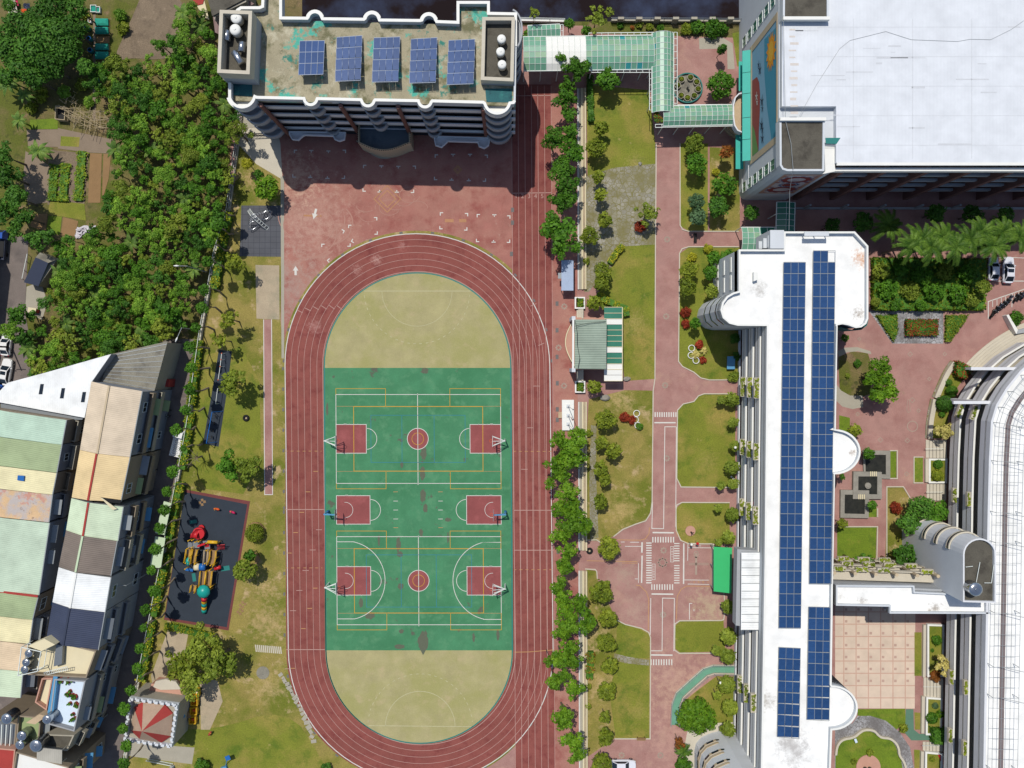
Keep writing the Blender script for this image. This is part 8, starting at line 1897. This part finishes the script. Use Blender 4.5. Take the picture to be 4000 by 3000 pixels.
def globe(label, x, y, h=3.2):
    q = P(x, y); t = thing('globe_lamp', label, 'garden lamp', q, 'globe lamps'); b = MB(); b.tube([q, q+Vector((0, 0, h))], .05, 6); b.build('pole', 'steel_dull', t); b = MB(); b.ball(q+Vector((0, 0, h+.18)), .24, 10, 8); b.build('globe', 'white_paint', t, True)
globe('white globe lamp in the shade between hall and classrooms', 3210, 885, 4); globe('white globe lamp beside the white box balconies', 2850, 1740); globe('white globe lamp at the bend of the green ramp', 2798, 2642, 2.5); globe('white globe lamp near the crossroads sign', 2690, 2116, 2)
# pools
for i, (ou, inn, lab) in enumerate((([(3366, 1758), (3474, 1760), (3474, 1869), (3372, 1866)], [(3376, 1775), (3457, 1776), (3457, 1852), (3378, 1850)], 'upper dark square pool with a stone rim beside the green strip'), ([(3328, 1840), (3438, 1842), (3438, 1947), (3326, 1947)], [(3347, 1859), (3421, 1859), (3420, 1929), (3346, 1928)], 'middle dark square pool with a round fountain stone'), ([(3279, 1912), (3390, 1914), (3388, 2022), (3278, 2020)], [(3295, 1930), (3374, 1932), (3373, 2006), (3294, 2004)], 'lowest dark square pool nearest the classroom wall'))):
    t = thing('pool', lab, 'pool', P(*ou[0]), 'three stepped pools'); zt = (.35, .6, .5)[i]; b = MB(); o_, n_ = ccw(xy(ou)), ccw(xy(inn))
    b.loft([[(*p, 0) for p in o_], [(*p, zt) for p in o_], [(*p, zt) for p in n_], [(*p, .05) for p in n_]], True); b.build('rim', 'stone', t)
    b = MB(); b.poly([(*p, zt-.15) for p in n_]); b.build('water', 'pool_water', t)
    if i == 1:
        q = P(3384, 1895); b = MB(); b.cyl((q.x, q.y), .52, .3, .68, 18); b.dome((q.x, q.y, .68), .4, .12, 12, 3); b.build('fountain_stone', 'stone', t)
        for x0, y0 in ((3394, 1840), (3348, 1929)):
            b = MB()
            for k in range(4): q = P(x0+k*7.2, y0+9); b.box((q.x, q.y, .64), (.16, .8, .06))
            b.build('plank_bridge', 'cream', t)
# round circle of potted plants
T = thing('round_basin', 'round dark basin with a ring wall and potted plants', 'basin', P(2678, 345)); q = P(2684, 346); b = MB(); wallstrip(b, [(q.x+2.55*cos(a*pi/18), q.y+2.55*sin(a*pi/18)) for a in range(36)], 0, .45, .18, True); b.build('ring_wall', 'turq_dark', T); b = MB(); b.cyl((q.x, q.y), 2.4, 0, .08, 30); b.build('floor', 'old_sheet', T); b = MB(); b.tube([(q.x, q.y, .08), (q.x, q.y, .9), (q.x+.1, q.y, 1.0)], [.25, .12, .3], 8); b.build('centre_stone', 'stone', T)
for i, a in enumerate((75, 32, -8, -52, 128, 168, -130, -92)):
    c = (q.x+1.75*cos(radians(a)), q.y+1.75*sin(radians(a))); t = thing('plant_tub', 'round plant tub in the basin circle, '+ORD[i]+' in the ring starting beside the walkway corner', 'plant tub', (*c, .08), 'plant tubs in the round basin'); b = MB(); wallstrip(b, [(c[0]+.56*cos(k*pi/9), c[1]+.56*sin(k*pi/9)) for k in range(18)], .08, .6, .08, True); b.build('tub', 'concrete', t)
    b = MB(); leaf_cloud(b, [(c[0], c[1], .6, .46, .46, .28)], 130, .11, random.Random(i), .3); b.build('planting', 'leaf_lawn_tree', t)
# white framed beds by the curved building
for i, (pts, seat, lab) in enumerate((([(3622, 1790), (3694, 1790), (3692, 1886), (3622, 1886)], [(3610, 1790), (3622, 1790), (3622, 1882), (3610, 1882)], 'white framed bed with two clipped balls near the round steps'), ([(3616, 2434), (3682, 2436), (3680, 2640), (3616, 2640)], [(3602, 2438), (3612, 2438), (3610, 2642), (3600, 2642)], 'long white framed bed beside the tiled plaza'), ([(3612, 2718), (3675, 2722), (3672, 2866), (3610, 2866)], [(3596, 2716), (3608, 2716), (3604, 2860), (3594, 2860)], 'white framed bed with the spiral ball bush'), ([(3608, 2930), (3676, 2936), (3672, 3080), (3606, 3080)], [(3593, 2930), (3604, 2932), (3600, 3080), (3590, 3080)], 'white framed bed at the bottom edge with a red swing'))):
    t = thing('planting_bed', lab, 'planting bed', P(*pts[0]), 'white framed planting beds'); p = ccw(xy(pts)); b = MB(); wallstrip(b, p, 0, .55, .3, True); b.build('frame', 'white_paint', t); b = MB(); b.poly([(*k, .4) for k in offs(p, .25, True)]); b.build('soil', 'lawn', t); b = MB(); b.prism(xy(seat), 0, .45); b.build('seat_wall', 'concrete_pale', t)
for i, (x0, y0, x1, y1, lab) in enumerate(((3615, 1718, 3692, 1788, 'slatted step deck under the pale yellow tree'), (3618, 1890, 3690, 1954, 'slatted step deck between framed bed and dark trees'), (3606, 2646, 3678, 2720, 'slatted step deck beside the lower tiled plaza'), (3603, 2896, 3676, 2930, 'slatted step deck below the green path'))):
    t = thing('step_deck', lab, 'steps', P(x0, y0), 'slatted step decks'); b = MB(); n = 6
    for k in range(n): a = x0+(x1-x0)*k/n; b.prism(xy([(a+.6, y0), (a+(x1-x0)/n-.6, y0), (a+(x1-x0)/n-.6, y1), (a+.6, y1)]), 0, .12+.08*k)
    b.build('treads', 'concrete_pale', t); b = MB(); b.tube([P(x0, (y0+y1)/2, .9), P(x1-6, (y0+y1)/2, 1.2)], .035, 5); b.tube([P(x0, (y0+y1)/2, .9), P(x0, (y0+y1)/2, 0)], .035, 5); b.tube([P(x1-6, (y0+y1)/2, 1.2), P(x1-6, (y0+y1)/2, .4)], .035, 5); b.build('handrail', 'frame_white', t)
sw_ = [(3722, 1408), (3690, 1450), (3662, 1510), (3643, 1556), (3628, 1620), (3620, 1710)]
for i, (seg, lab) in enumerate((([(3718, 1412), (3690, 1450), (3664, 1508), (3646, 1552)], 'curved pale seat wall, upper part above the gap'), ([(3640, 1558), (3628, 1618), (3622, 1660), (3620, 1712)], 'curved pale seat wall, lower part below the gap'))): t = thing('seat_wall', lab, 'seat wall', P(*seg[0]), 'curved seat walls'); b = MB(); wallstrip(b, smooth_pts(xy(seg), 2, False), 0, .5, .75); b.build('wall', 'concrete_pale', t); b = MB(); wallstrip(b, offs(smooth_pts(xy(seg), 2, False), -.3), 0, .12, .22); b.build('cobble_edge', 'cobble', t)
sheet('lawn', [(3730, 1440), (3668, 1520), (3650, 1560), (3636, 1640), (3630, 1712), (3690, 1712), (3706, 1620), (3735, 1520), (3770, 1470)], 'lawn', 3)
t = thing('planter_wall', 'slanted white planter wall at the top of the round steps', 'planter wall', P(3925, 1262)); b = MB(); b.prism(xy([(3914, 1234), (3922, 1230), (3958, 1290), (3952, 1306)]), 0, 1.2); b.build('wall', 'white_paint', t); b = MB(); b.prism(xy([(3952, 1306), (3958, 1290), (3995, 1282), (3990, 1300)]), 0, 1.0); b.build('side_wall', 'wall_grey', t)
# circles and rings
b = MB(); q = P(2696, 2073); b.cyl((q.x, q.y), .85, 0, .2, 24); t = thing('round_pad', 'round pink pad with a dark sculpture on the lawn', 'sculpture', q); b.build('pad', 'wall_pink', t); b = MB(); b.tube([q+Vector((.1, -.2, .2)), q+Vector((.1, -.2, 1.0)), q+Vector((.3, 0, 1.5))], [.14, .1, .05], 7); b.tube([q+Vector((.1, -.2, .9)), q+Vector((-.1, -.3, 1.5))], [.09, .04], 6); b.build('figure', 'black', t, True)
b = MB(); q = P(3391, 2995); b.cyl((q.x, q.y), 2.05, 0, .15, 36); t = thing('round_pad', 'large round pink pad on the scalloped lawn at the bottom edge', 'paved circle', q); b.build('pad', 'wall_pink', t)
for i, (x, y) in enumerate(((3378, 2998), (3396, 2998))): t = thing('stone_figure', ('left' if 0 else ('taller', 'slimmer')[i])+' upright dark stone on the large pink circle', 'standing stone', P(x, y), 'stones on the pink circle'); q = P(x, y, .15); b = MB(); b.loft([[(q.x+r*cos(k*1.05), q.y+r*.6*sin(k*1.05), .15+z) for k in range(6)] for r, z in ((.3, 0), (.34, .6), (.22, 1.3-.3*i), (.08, 1.6-.3*i))], True, True, True); b.build('stone', 'roof_dark', t)
for i, (x, y, lab) in enumerate(((2487, 1615, 'white ring border standing clear on the lawn'), (2482, 1640, 'white ring border beside the rust bush'), (2492, 1662, 'white ring border around the green bush'), (2702, 1360, 'upper white ring border by the agaves'), (2700, 1388, 'middle white ring border by the agaves'), (2719, 1408, 'lower white ring border by the agaves'))): t = thing('ring_border', lab, 'garden border', P(x, y), 'white ring borders'); q = P(x, y, .25); b = MB(); torus(b, q, .52, .07, 18, 6); b.build('ring', 'white_paint', t, True); b = MB(); torus(b, (q.x, q.y, .1), .52, .06, 18, 6); b.build('base_ring', 'white_paint', t)
for x, y, s, lab in ((2362, 1553, (.9, .55, .4), 'grey boulder beside the dry lawn corner below the stage'), (2448, 1480, (.7, .4, .35), 'dark flat boulder near the stage canopy corner'), (2500, 640, (.3, .3, .2), 'small stone on the lawn below the walkway')): t = thing('boulder', lab, 'boulder', P(x, y)); q = P(x, y); b = MB(); b.ball((q.x, q.y, s[2]*.5), s, 9, 6); rr = random.Random(x); b.v = [v+Vector((rr.gauss(0, .05), rr.gauss(0, .05), rr.gauss(0, .04))) for v in b.v]; b.build('rock', 'stone', t)
# green ramp, green canopy
rmp = [(2870, 2612), (2786, 2611), (2752, 2622), (2700, 2668), (2652, 2712), (2638, 2750), (2634, 2830)]
T = thing('ramp', 'green floored ramp with side rails bending towards the classrooms', 'ramp', P(2720, 2665)); rc = offs(xy(rmp), .0); b = MB(); ribbon(b, rc, 1.25, .2); b.build('floor', 'glaze_green', T)
for s in (-1, 1): b = MB(); p = offs(rc, s*.7); wallstrip(b, p, 0, .35, .14); b.build('kerb_wall', 'concrete_pale', T); b = MB(); rail(b, offs(rc, s*.75), .35, .8, 1.5, .03); b.build('handrail', 'frame_grey', T)
T = thing('green_canopy', 'flat bright green canopy against the classroom block', 'canopy', P(2824, 2226)); b = MB(); b.prism([tuple(P(x, y, 3.2)[:2]) for x, y in ((2788, 2136), (2860, 2140), (2857, 2318), (2788, 2310))], 3.05, 3.2); b.build('roof', 'green_canopy', T); b = MB()
for x, y in ((2792, 2142), (2792, 2220), (2792, 2304), (2852, 2146), (2852, 2310)): q = P(x, y, 3); b.beam((q.x, q.y, 0), (q.x, q.y, 3.05), .1)
b.build('posts', 'frame_grey', T); b = MB(); b.prism(xy([(2780, 2122), (2786, 2122), (2786, 2290), (2780, 2288)]), 0, .6); b.build('front_kerb', 'concrete_pale', T)
for x, y, lab in ((2716, 2114, 'round red road sign at the practice crossing'),): t = thing('road_sign', lab, 'road sign', P(x, y)); q = P(x, y); b = MB(); b.tube([q, q+Vector((0, 0, 1.6))], .03, 6); b.build('pole', 'steel_dull', t); b = MB(); b.tube([q+Vector((0, -.03, 1.6)), q+Vector((0, -.03, 1.64))], .24, 14); b.tube([q+Vector((0, -.08, 1.6)), q+Vector((0, -.04, 1.6))], .24, 14); b.build('disc', 'red', t)
def bench(label, x, y, rz, mat='wood', group=None):
    t = thing('bench', label, 'bench', P(x, y), group); t.rotation_euler.z = rz; b = MB()
    for k in range(4): b.box((0, -.2+.13*k, .45), (1.5, .1, .05))
    o = b.build('seat', mat); o.parent = t; b = MB()
    for k in range(3): b.box((0, .27, .6+.12*k), (1.5, .05, .09))
    o = b.build('backrest', mat); o.parent = t; b = MB()
    for s in (-.6, .6): b.box((s, 0, .22), (.08, .45, .44))
    o = b.build('legs', 'black'); o.parent = t
bench('dark wooden bench at the lower lawn corner by the road', 2503, 2882, 0, 'wood'); bench('dark bench on the cross path beside the tree shadow', 2714, 930, pi/2, 'black')
for x, y, lab in ((2855, 1861, 'white stool beside the leafy tree, upper one'), (2862, 1868, 'white stool beside the leafy tree, lower one')): t = thing('stool', lab, 'stool', P(x, y), 'white stools'); q = P(x, y); b = MB(); b.cyl((q.x, q.y), .16, .36, .42, 10); b.build('seat', 'white_paint', t); b = MB(); [b.tube([(q.x+.12*cos(a*1.57), q.y+.12*sin(a*1.57), 0), (q.x+.1*cos(a*1.57), q.y+.1*sin(a*1.57), .38)], .02, 4) for a in range(4)]; b.build('legs', 'white_paint', t)
t = thing('notice_board', 'low blue and white notice board in the wing shade', 'notice board', P(2856, 1418)); b = MB(); b.prism([tuple(P(x, y, .9)[:2]) for x, y in ((2841, 1392), (2872, 1392), (2870, 1442), (2840, 1442))], .8, .9); b.build('board', 'blue_light', t); b = MB(); [b.beam((*P(x, y)[:2], 0), (*P(x, y)[:2], .8), .08) for x, y in ((2844, 1396), (2868, 1396), (2867, 1438), (2844, 1438))]; b.build('legs', 'steel_dull', t)
t = thing('info_board', 'small pale board on the scalloped lawn', 'board', P(3338, 2888)); q = P(3338, 2888); b = MB(); b.box((q.x, q.y, .5), (.4, .7, .06), .4); b.build('panel', 'terrace_blue', t); b = MB(); b.beam((q.x, q.y, 0), (q.x, q.y, .5), .06); b.build('leg', 'steel_dull', t)
# scalloped lawn wall
t = thing('scalloped_wall', 'scalloped pale low wall around the lawn at the bottom', 'garden wall', P(3400, 2850)); b = MB(); wallstrip(b, smooth_pts(xy([(3258, 2945), (3262, 2908), (3285, 2880), (3330, 2874), (3350, 2856), (3372, 2842), (3412, 2844), (3432, 2868), (3445, 2874), (3475, 2876), (3502, 2898), (3512, 2925), (3512, 2945), (3530, 2968), (3540, 3000), (3542, 3080)]), 2, False), 0, .45, -.35); b.build('wall', 'concrete_pale', t)
# ---- garden things
for i, (y0, y1) in enumerate(((76, 104), (109, 136), (174, 199), (205, 233))): t = thing('net_bed', 'raised bed under teal netting, '+ORD[i]+' from the white boxes', 'covered bed', P(402, (y0+y1)/2), 'teal netted beds'); b = MB(); p = xy([(376, y0), (427, y0+1), (428, y1), (377, y1)]); q = ccw(p); b.loft([[(*k, 0) for k in q], [(*k, .45) for k in q], [(*k, .6) for k in offs(q, .3, True)]], True, False, True); b.build('net', 'teal_net', t); b = MB(); b.prism(offs(q, -.08, True), 0, .15); b.build('bed_edge', 'wood', t)
for i, (x, y) in enumerate(((350, 116), (357, 158), (362, 203))): t = thing('barrel', 'blue plastic barrel beside the soil path, '+ORD[i]+' from the top edge', 'barrel', P(x, y), 'blue barrels'); q = P(x, y); b = MB(); b.loft([[(q.x+r*cos(k*pi/7), q.y+r*sin(k*pi/7), z) for k in range(14)] for r, z in ((.36, 0), (.42, .3), (.42, .6), (.36, .9))], True, True, False); b.build('drum', 'turq_dark', t, True); b = MB(); torus(b, (q.x, q.y, .9), .34, .05, 14, 5); b.build('rim', 'blue', t)
for i, (x, y, w0, l) in enumerate(((370, 38, 1.0, 1.2), (388, 42, .7, 1.0), (355, 85, .5, .7), (448, 224, .5, .5))): t = thing('plastic_box', 'white plastic box in the garden, '+('largest one at the path end', 'narrow one beside the largest', 'open frame one near the barrels', 'one at the foot of the net beds')[i], 'box', P(x, y), 'white garden boxes'); q = P(x, y); b = MB(); p = [(q.x+a*w0/2, q.y+c*l/2) for a, c in ((-1, -1), (1, -1), (1, 1), (-1, 1))]; wallstrip(b, p, 0, .5, .08, True); b.prism(p, .02, .06); b.build('shell', 'white_paint', t); b = MB(); b.poly([(*k, .3) for k in offs(p, .07, True)]); b.build('content', 'teal_net' if i < 2 else 'soil', t)
def sticks(name, label, pts, n, cat, seed, z=1.6, L=(1, 2.4), cross=True, ang=0.0):
    rr = random.Random(seed); p = xy(pts); xs = [a[0] for a in p]; ys = [a[1] for a in p]; t = thing(name, label, cat, (xs[0], ys[0], 0)); b = MB()
    for k in range(n):
        x, y = rr.uniform(min(xs), max(xs)), rr.uniform(min(ys), max(ys))
        if not inpoly(x, y, p): continue
        a = ang+rr.gauss(0, .22)+(pi/2 if cross and rr.random() < .4 else 0); l = rr.uniform(*L); h = z+rr.uniform(-.3, .3); b.tube([(x-cos(a)*l/2, y-sin(a)*l/2, h), (x+cos(a)*l/2, y+sin(a)*l/2, h+rr.uniform(-.2, .2))], .035, 4)
    b.build('sticks', 'bamboo', t); b = MB()
    for x, y in p: b.tube([(x, y, 0), (x, y, z+.2)], .05, 5)
    b.build('poles', 'bamboo', t)
sticks('trellis', 'broken bamboo trellis frame over climbing vegetables', [(255, 425), (350, 440), (450, 455), (452, 515), (350, 512), (290, 480)], 120, 'trellis', 3, 1.7, (1.2, 3.4), True, -.12)
sticks('stick_pile', 'loose bamboo sticks above the trellis', [(240, 350), (300, 365), (310, 410), (255, 405)], 26, 'stick pile', 4, .8, (.8, 1.8), True, 1.0); sticks('bean_rack', 'thin bamboo bean rack beside the big dark trees', [(292, 158), (326, 160), (330, 230), (308, 232)], 22, 'bean rack', 5, 1.5, (.8, 1.6), True, 0)
t = thing('frame_tank', 'dark open box tank with a pale frame beside the trellis', 'tank', P(250, 450)); p = xy([(232, 422), (272, 424), (268, 478), (230, 474)]); b = MB(); wallstrip(b, ccw(p), 0, 1.2, .1, True); b.build('frame', 'bamboo', t); b = MB(); b.poly([(*k, .6) for k in offs(ccw(p), .1, True)]); b.build('water', 'black', t)
t = thing('tarp', 'crumpled white tarp heap beside the small soil beds', 'tarp', P(335, 905)); rr = random.Random(2); b = MB(); n = 10; g_ = [[P(300+74*i/n+rr.uniform(-3, 3)-8*(j/n), 884+44*j/n+rr.uniform(-3, 3)+4*sin(i), .15+abs(rr.gauss(.3, .25))*(1 if 0 < i < n and 0 < j < n else .1)) for i in range(n+1)] for j in range(n+1)]
for j in range(n):
    for i in range(n): b.quad(g_[j][i], g_[j+1][i], g_[j+1][i+1], g_[j][i+1])
b.build('sheet', 'tarp', t); b = MB(); b.prism(xy([(312, 894), (360, 896), (352, 920), (310, 916)]), 0, .12); b.build('heap', 'soil_pale', t)
t = thing('garden_shed', 'dark ribbed roof garden shed beside the side street', 'shed', P(160, 1050)); A, Bq, Cq, D, E, G = P(139, 1005, 3.2), P(156, 986, 2.6), P(219, 1014, 2.6), P(188, 1027, 3.2), P(93, 1103, 2.4), P(150, 1118, 2.4); b = MB(); b.poly([A, D, Cq, Bq]); b.build('upper_roof', 'old_sheet', t); b = MB(); b.poly([A, E, G, D]); b.build('lower_roof', 'navy', t); b = MB(); b.prism([tuple(k[:2]) for k in (Bq, Cq, G, E)], 0, 2.35); b.build('wall', 'concrete', t)
for i, (x, y, w0, l, m, lab) in enumerate(((55, 30, 1.6, 4.0, 'concrete_pale', 'pale plank path heap beside coloured laundry at the top corner'), (113, 30, 1.1, .9, 'navy', 'dark blue cloth spread in the top corner'), (72, 18, .6, .9, 'pink', 'pink cloth hung in the top corner'), (102, 48, .9, .6, 'orange', 'orange cloth hung in the top corner'), (92, 70, .5, 1.4, 'tarp', 'white cloth hung in the top corner'), (384, 318, .9, 1.1, 'teal_net', 'teal net scrap beside the path'), (24, 300, 1.6, .9, 'tarp', 'pale grey sheet at the left edge below dark trees'))): t = thing('cloth' if i else 'plank_heap', lab, 'cloth' if i else 'plank heap', P(x, y)); q = P(x, y); b = MB(); n = 5; rr = random.Random(i); g_ = [[(q.x+(a/n-.5)*w0+(c/n-.5)*(.9 if not i else .1), q.y+(.5-c/n)*l, .6+rr.uniform(-.12, .12)) for a in range(n+1)] for c in range(n+1)]; [b.quad(g_[c][a], g_[c+1][a], g_[c+1][a+1], g_[c][a+1]) for c in range(n) for a in range(n)]; b.build('sheet', m, t); b = MB(); [b.tube([(q.x+s*w0*.4, q.y, 0), (q.x+s*w0*.4, q.y, .6)], .03, 4) for s in (-1, 1)]; b.build('stake', 'bamboo', t)
t = thing('handrail', 'thin white pipe rail along the side street', 'handrail', P(98, 1040)); b = MB(); b.tube([P(106, 992, .9), P(86, 1088, .9)], .06, 6); [b.tube([P(x, y, .9), P(x, y, 0)], .05, 5) for x, y in ((106, 992), (100, 1020), (93, 1055), (86, 1088))]; b.build('rail', 'frame_white', t)
t = thing('utility_pole', 'dark utility pole reaching in from the left edge over the side street', 'utility pole', P(60, 1352)); b = MB(); q = P(46, 1356); b.tube([q, q+Vector((0, 0, 9))], [.15, .1], 8); b.build('pole', 'black', t); b = MB(); b.beam(q+Vector((-.8, 0, 8.6)), q+Vector((.8, 0, 8.6)), .1); b.build('crossarm', 'black', t)
t = thing('red_sign_board', 'white and red lidded box under the wood trees by the pavement', 'box', P(140, 1216)); q = P(140, 1214); b = MB(); b.box((q.x, q.y, .5), (1.3, .7, 1.0), -.15); b.build('body', 'red_dull', t); b = MB(); b.box((q.x, q.y+.05, 1.04), (1.36, .76, .08), -.15); b.build('lid', 'cream', t)
# ---- people: one leaning on a balcony, one beside the last bed
def person(label, x, y, z, top, rz, arm):
    q = P(x, y, z); t = thing('person', label, 'person', q, None); t.rotation_euler.z = rz
    vs = [(0, 0, .92), (0, 0, 1.12), (0, 0, 1.36), (0, 0, 1.47), (0, .01, 1.56), (0, .02, 1.66), (.09, 0, .9), (.1, .02, .5), (.1, 0, .08), (.1, .12, .03), (-.09, 0, .9), (-.1, .02, .5), (-.1, 0, .08), (-.1, .12, .03), (.19, 0, 1.38), (.25, .05*arm, 1.12), (.24, .26*arm, 1.02), (.24, .34*arm, 1.0), (-.19, 0, 1.38), (-.25, .05*arm, 1.12), (-.24, .26*arm, 1.02), (-.24, .34*arm, 1.0)]
    ed = [(0, 1), (1, 2), (2, 3), (3, 4), (4, 5), (0, 6), (6, 7), (7, 8), (8, 9), (0, 10), (10, 11), (11, 12), (12, 13), (2, 14), (14, 15), (15, 16), (16, 17), (2, 18), (18, 19), (19, 20), (20, 21)]
    ra = [.14, .13, .15, .06, .095, .085, .09, .065, .045, .04, .09, .065, .045, .04, .065, .05, .038, .04, .065, .05, .038, .04]
    me = bpy.data.meshes.new('body'); me.from_pydata(vs, ed, []); o = bpy.data.objects.new('body', me); C.objects.link(o); o.parent = t
    sk = o.modifiers.new('skin', 'SKIN'); 
    for i, r in enumerate(ra): me.skin_vertices[0].data[i].radius = (r, r*.85 if i < 3 else r)
    me.skin_vertices[0].data[0].use_root = True; ss = o.modifiers.new('sub', 'SUBSURF'); ss.levels = 1; ss.render_levels = 1; me.materials.append(M['skin'])
    b = MB(); b.loft([[(.2*k*cos(a*pi/6), .15*k*sin(a*pi/6), z_) for a in range(12)] for k, z_ in ((.95, .9), (.9, 1.1), (1.1, 1.36), (.5, 1.45))], True, False, False); c = b.build('shirt', top); c.parent = t
    b = MB(); b.dome((0, .0, 1.63), .105, .12, 10, 4); c = b.build('hair', 'black'); c.parent = t
    b = MB(); b.loft([[(s*.1+.1*k*cos(a*pi/4), .1*k*sin(a*pi/4), z_) for a in range(8)] for k, z_ in ((.8, .1), (.9, .5), (1.05, .92))] if False else [[(.2*k*cos(a*pi/6), .15*k*sin(a*pi/6), z_) for a in range(12)] for k, z_ in ((1.0, .55), (1.0, .93))], True, False, False) if True else None; c = b.build('shorts', 'navy'); c.parent = t
wq_ = P(2937, 1960, 7.0)
person('person in a red shirt on the classroom balcony beside the white boxes', 2937, 1960, 7.0, 'pink', pi/2, 1)
t = thing('red_swing', 'red garden swing with white bars beside the last framed bed', 'garden swing', P(3684, 2962)); b = MB(); b.beam(P(3668, 2944, .5), P(3686, 2985, .5), .5, .08); b.build('seat', 'red', t); b = MB(); [b.tube([P(x, y, 0), P(x+6, y+2, 1.6)], .04, 5) for x, y in ((3668, 2944), (3686, 2985), (3690, 2962))]; b.tube([P(3674, 2946, 1.6), P(3700, 2966, 1.6)], .04, 5); b.build('bar', 'frame_white', t)
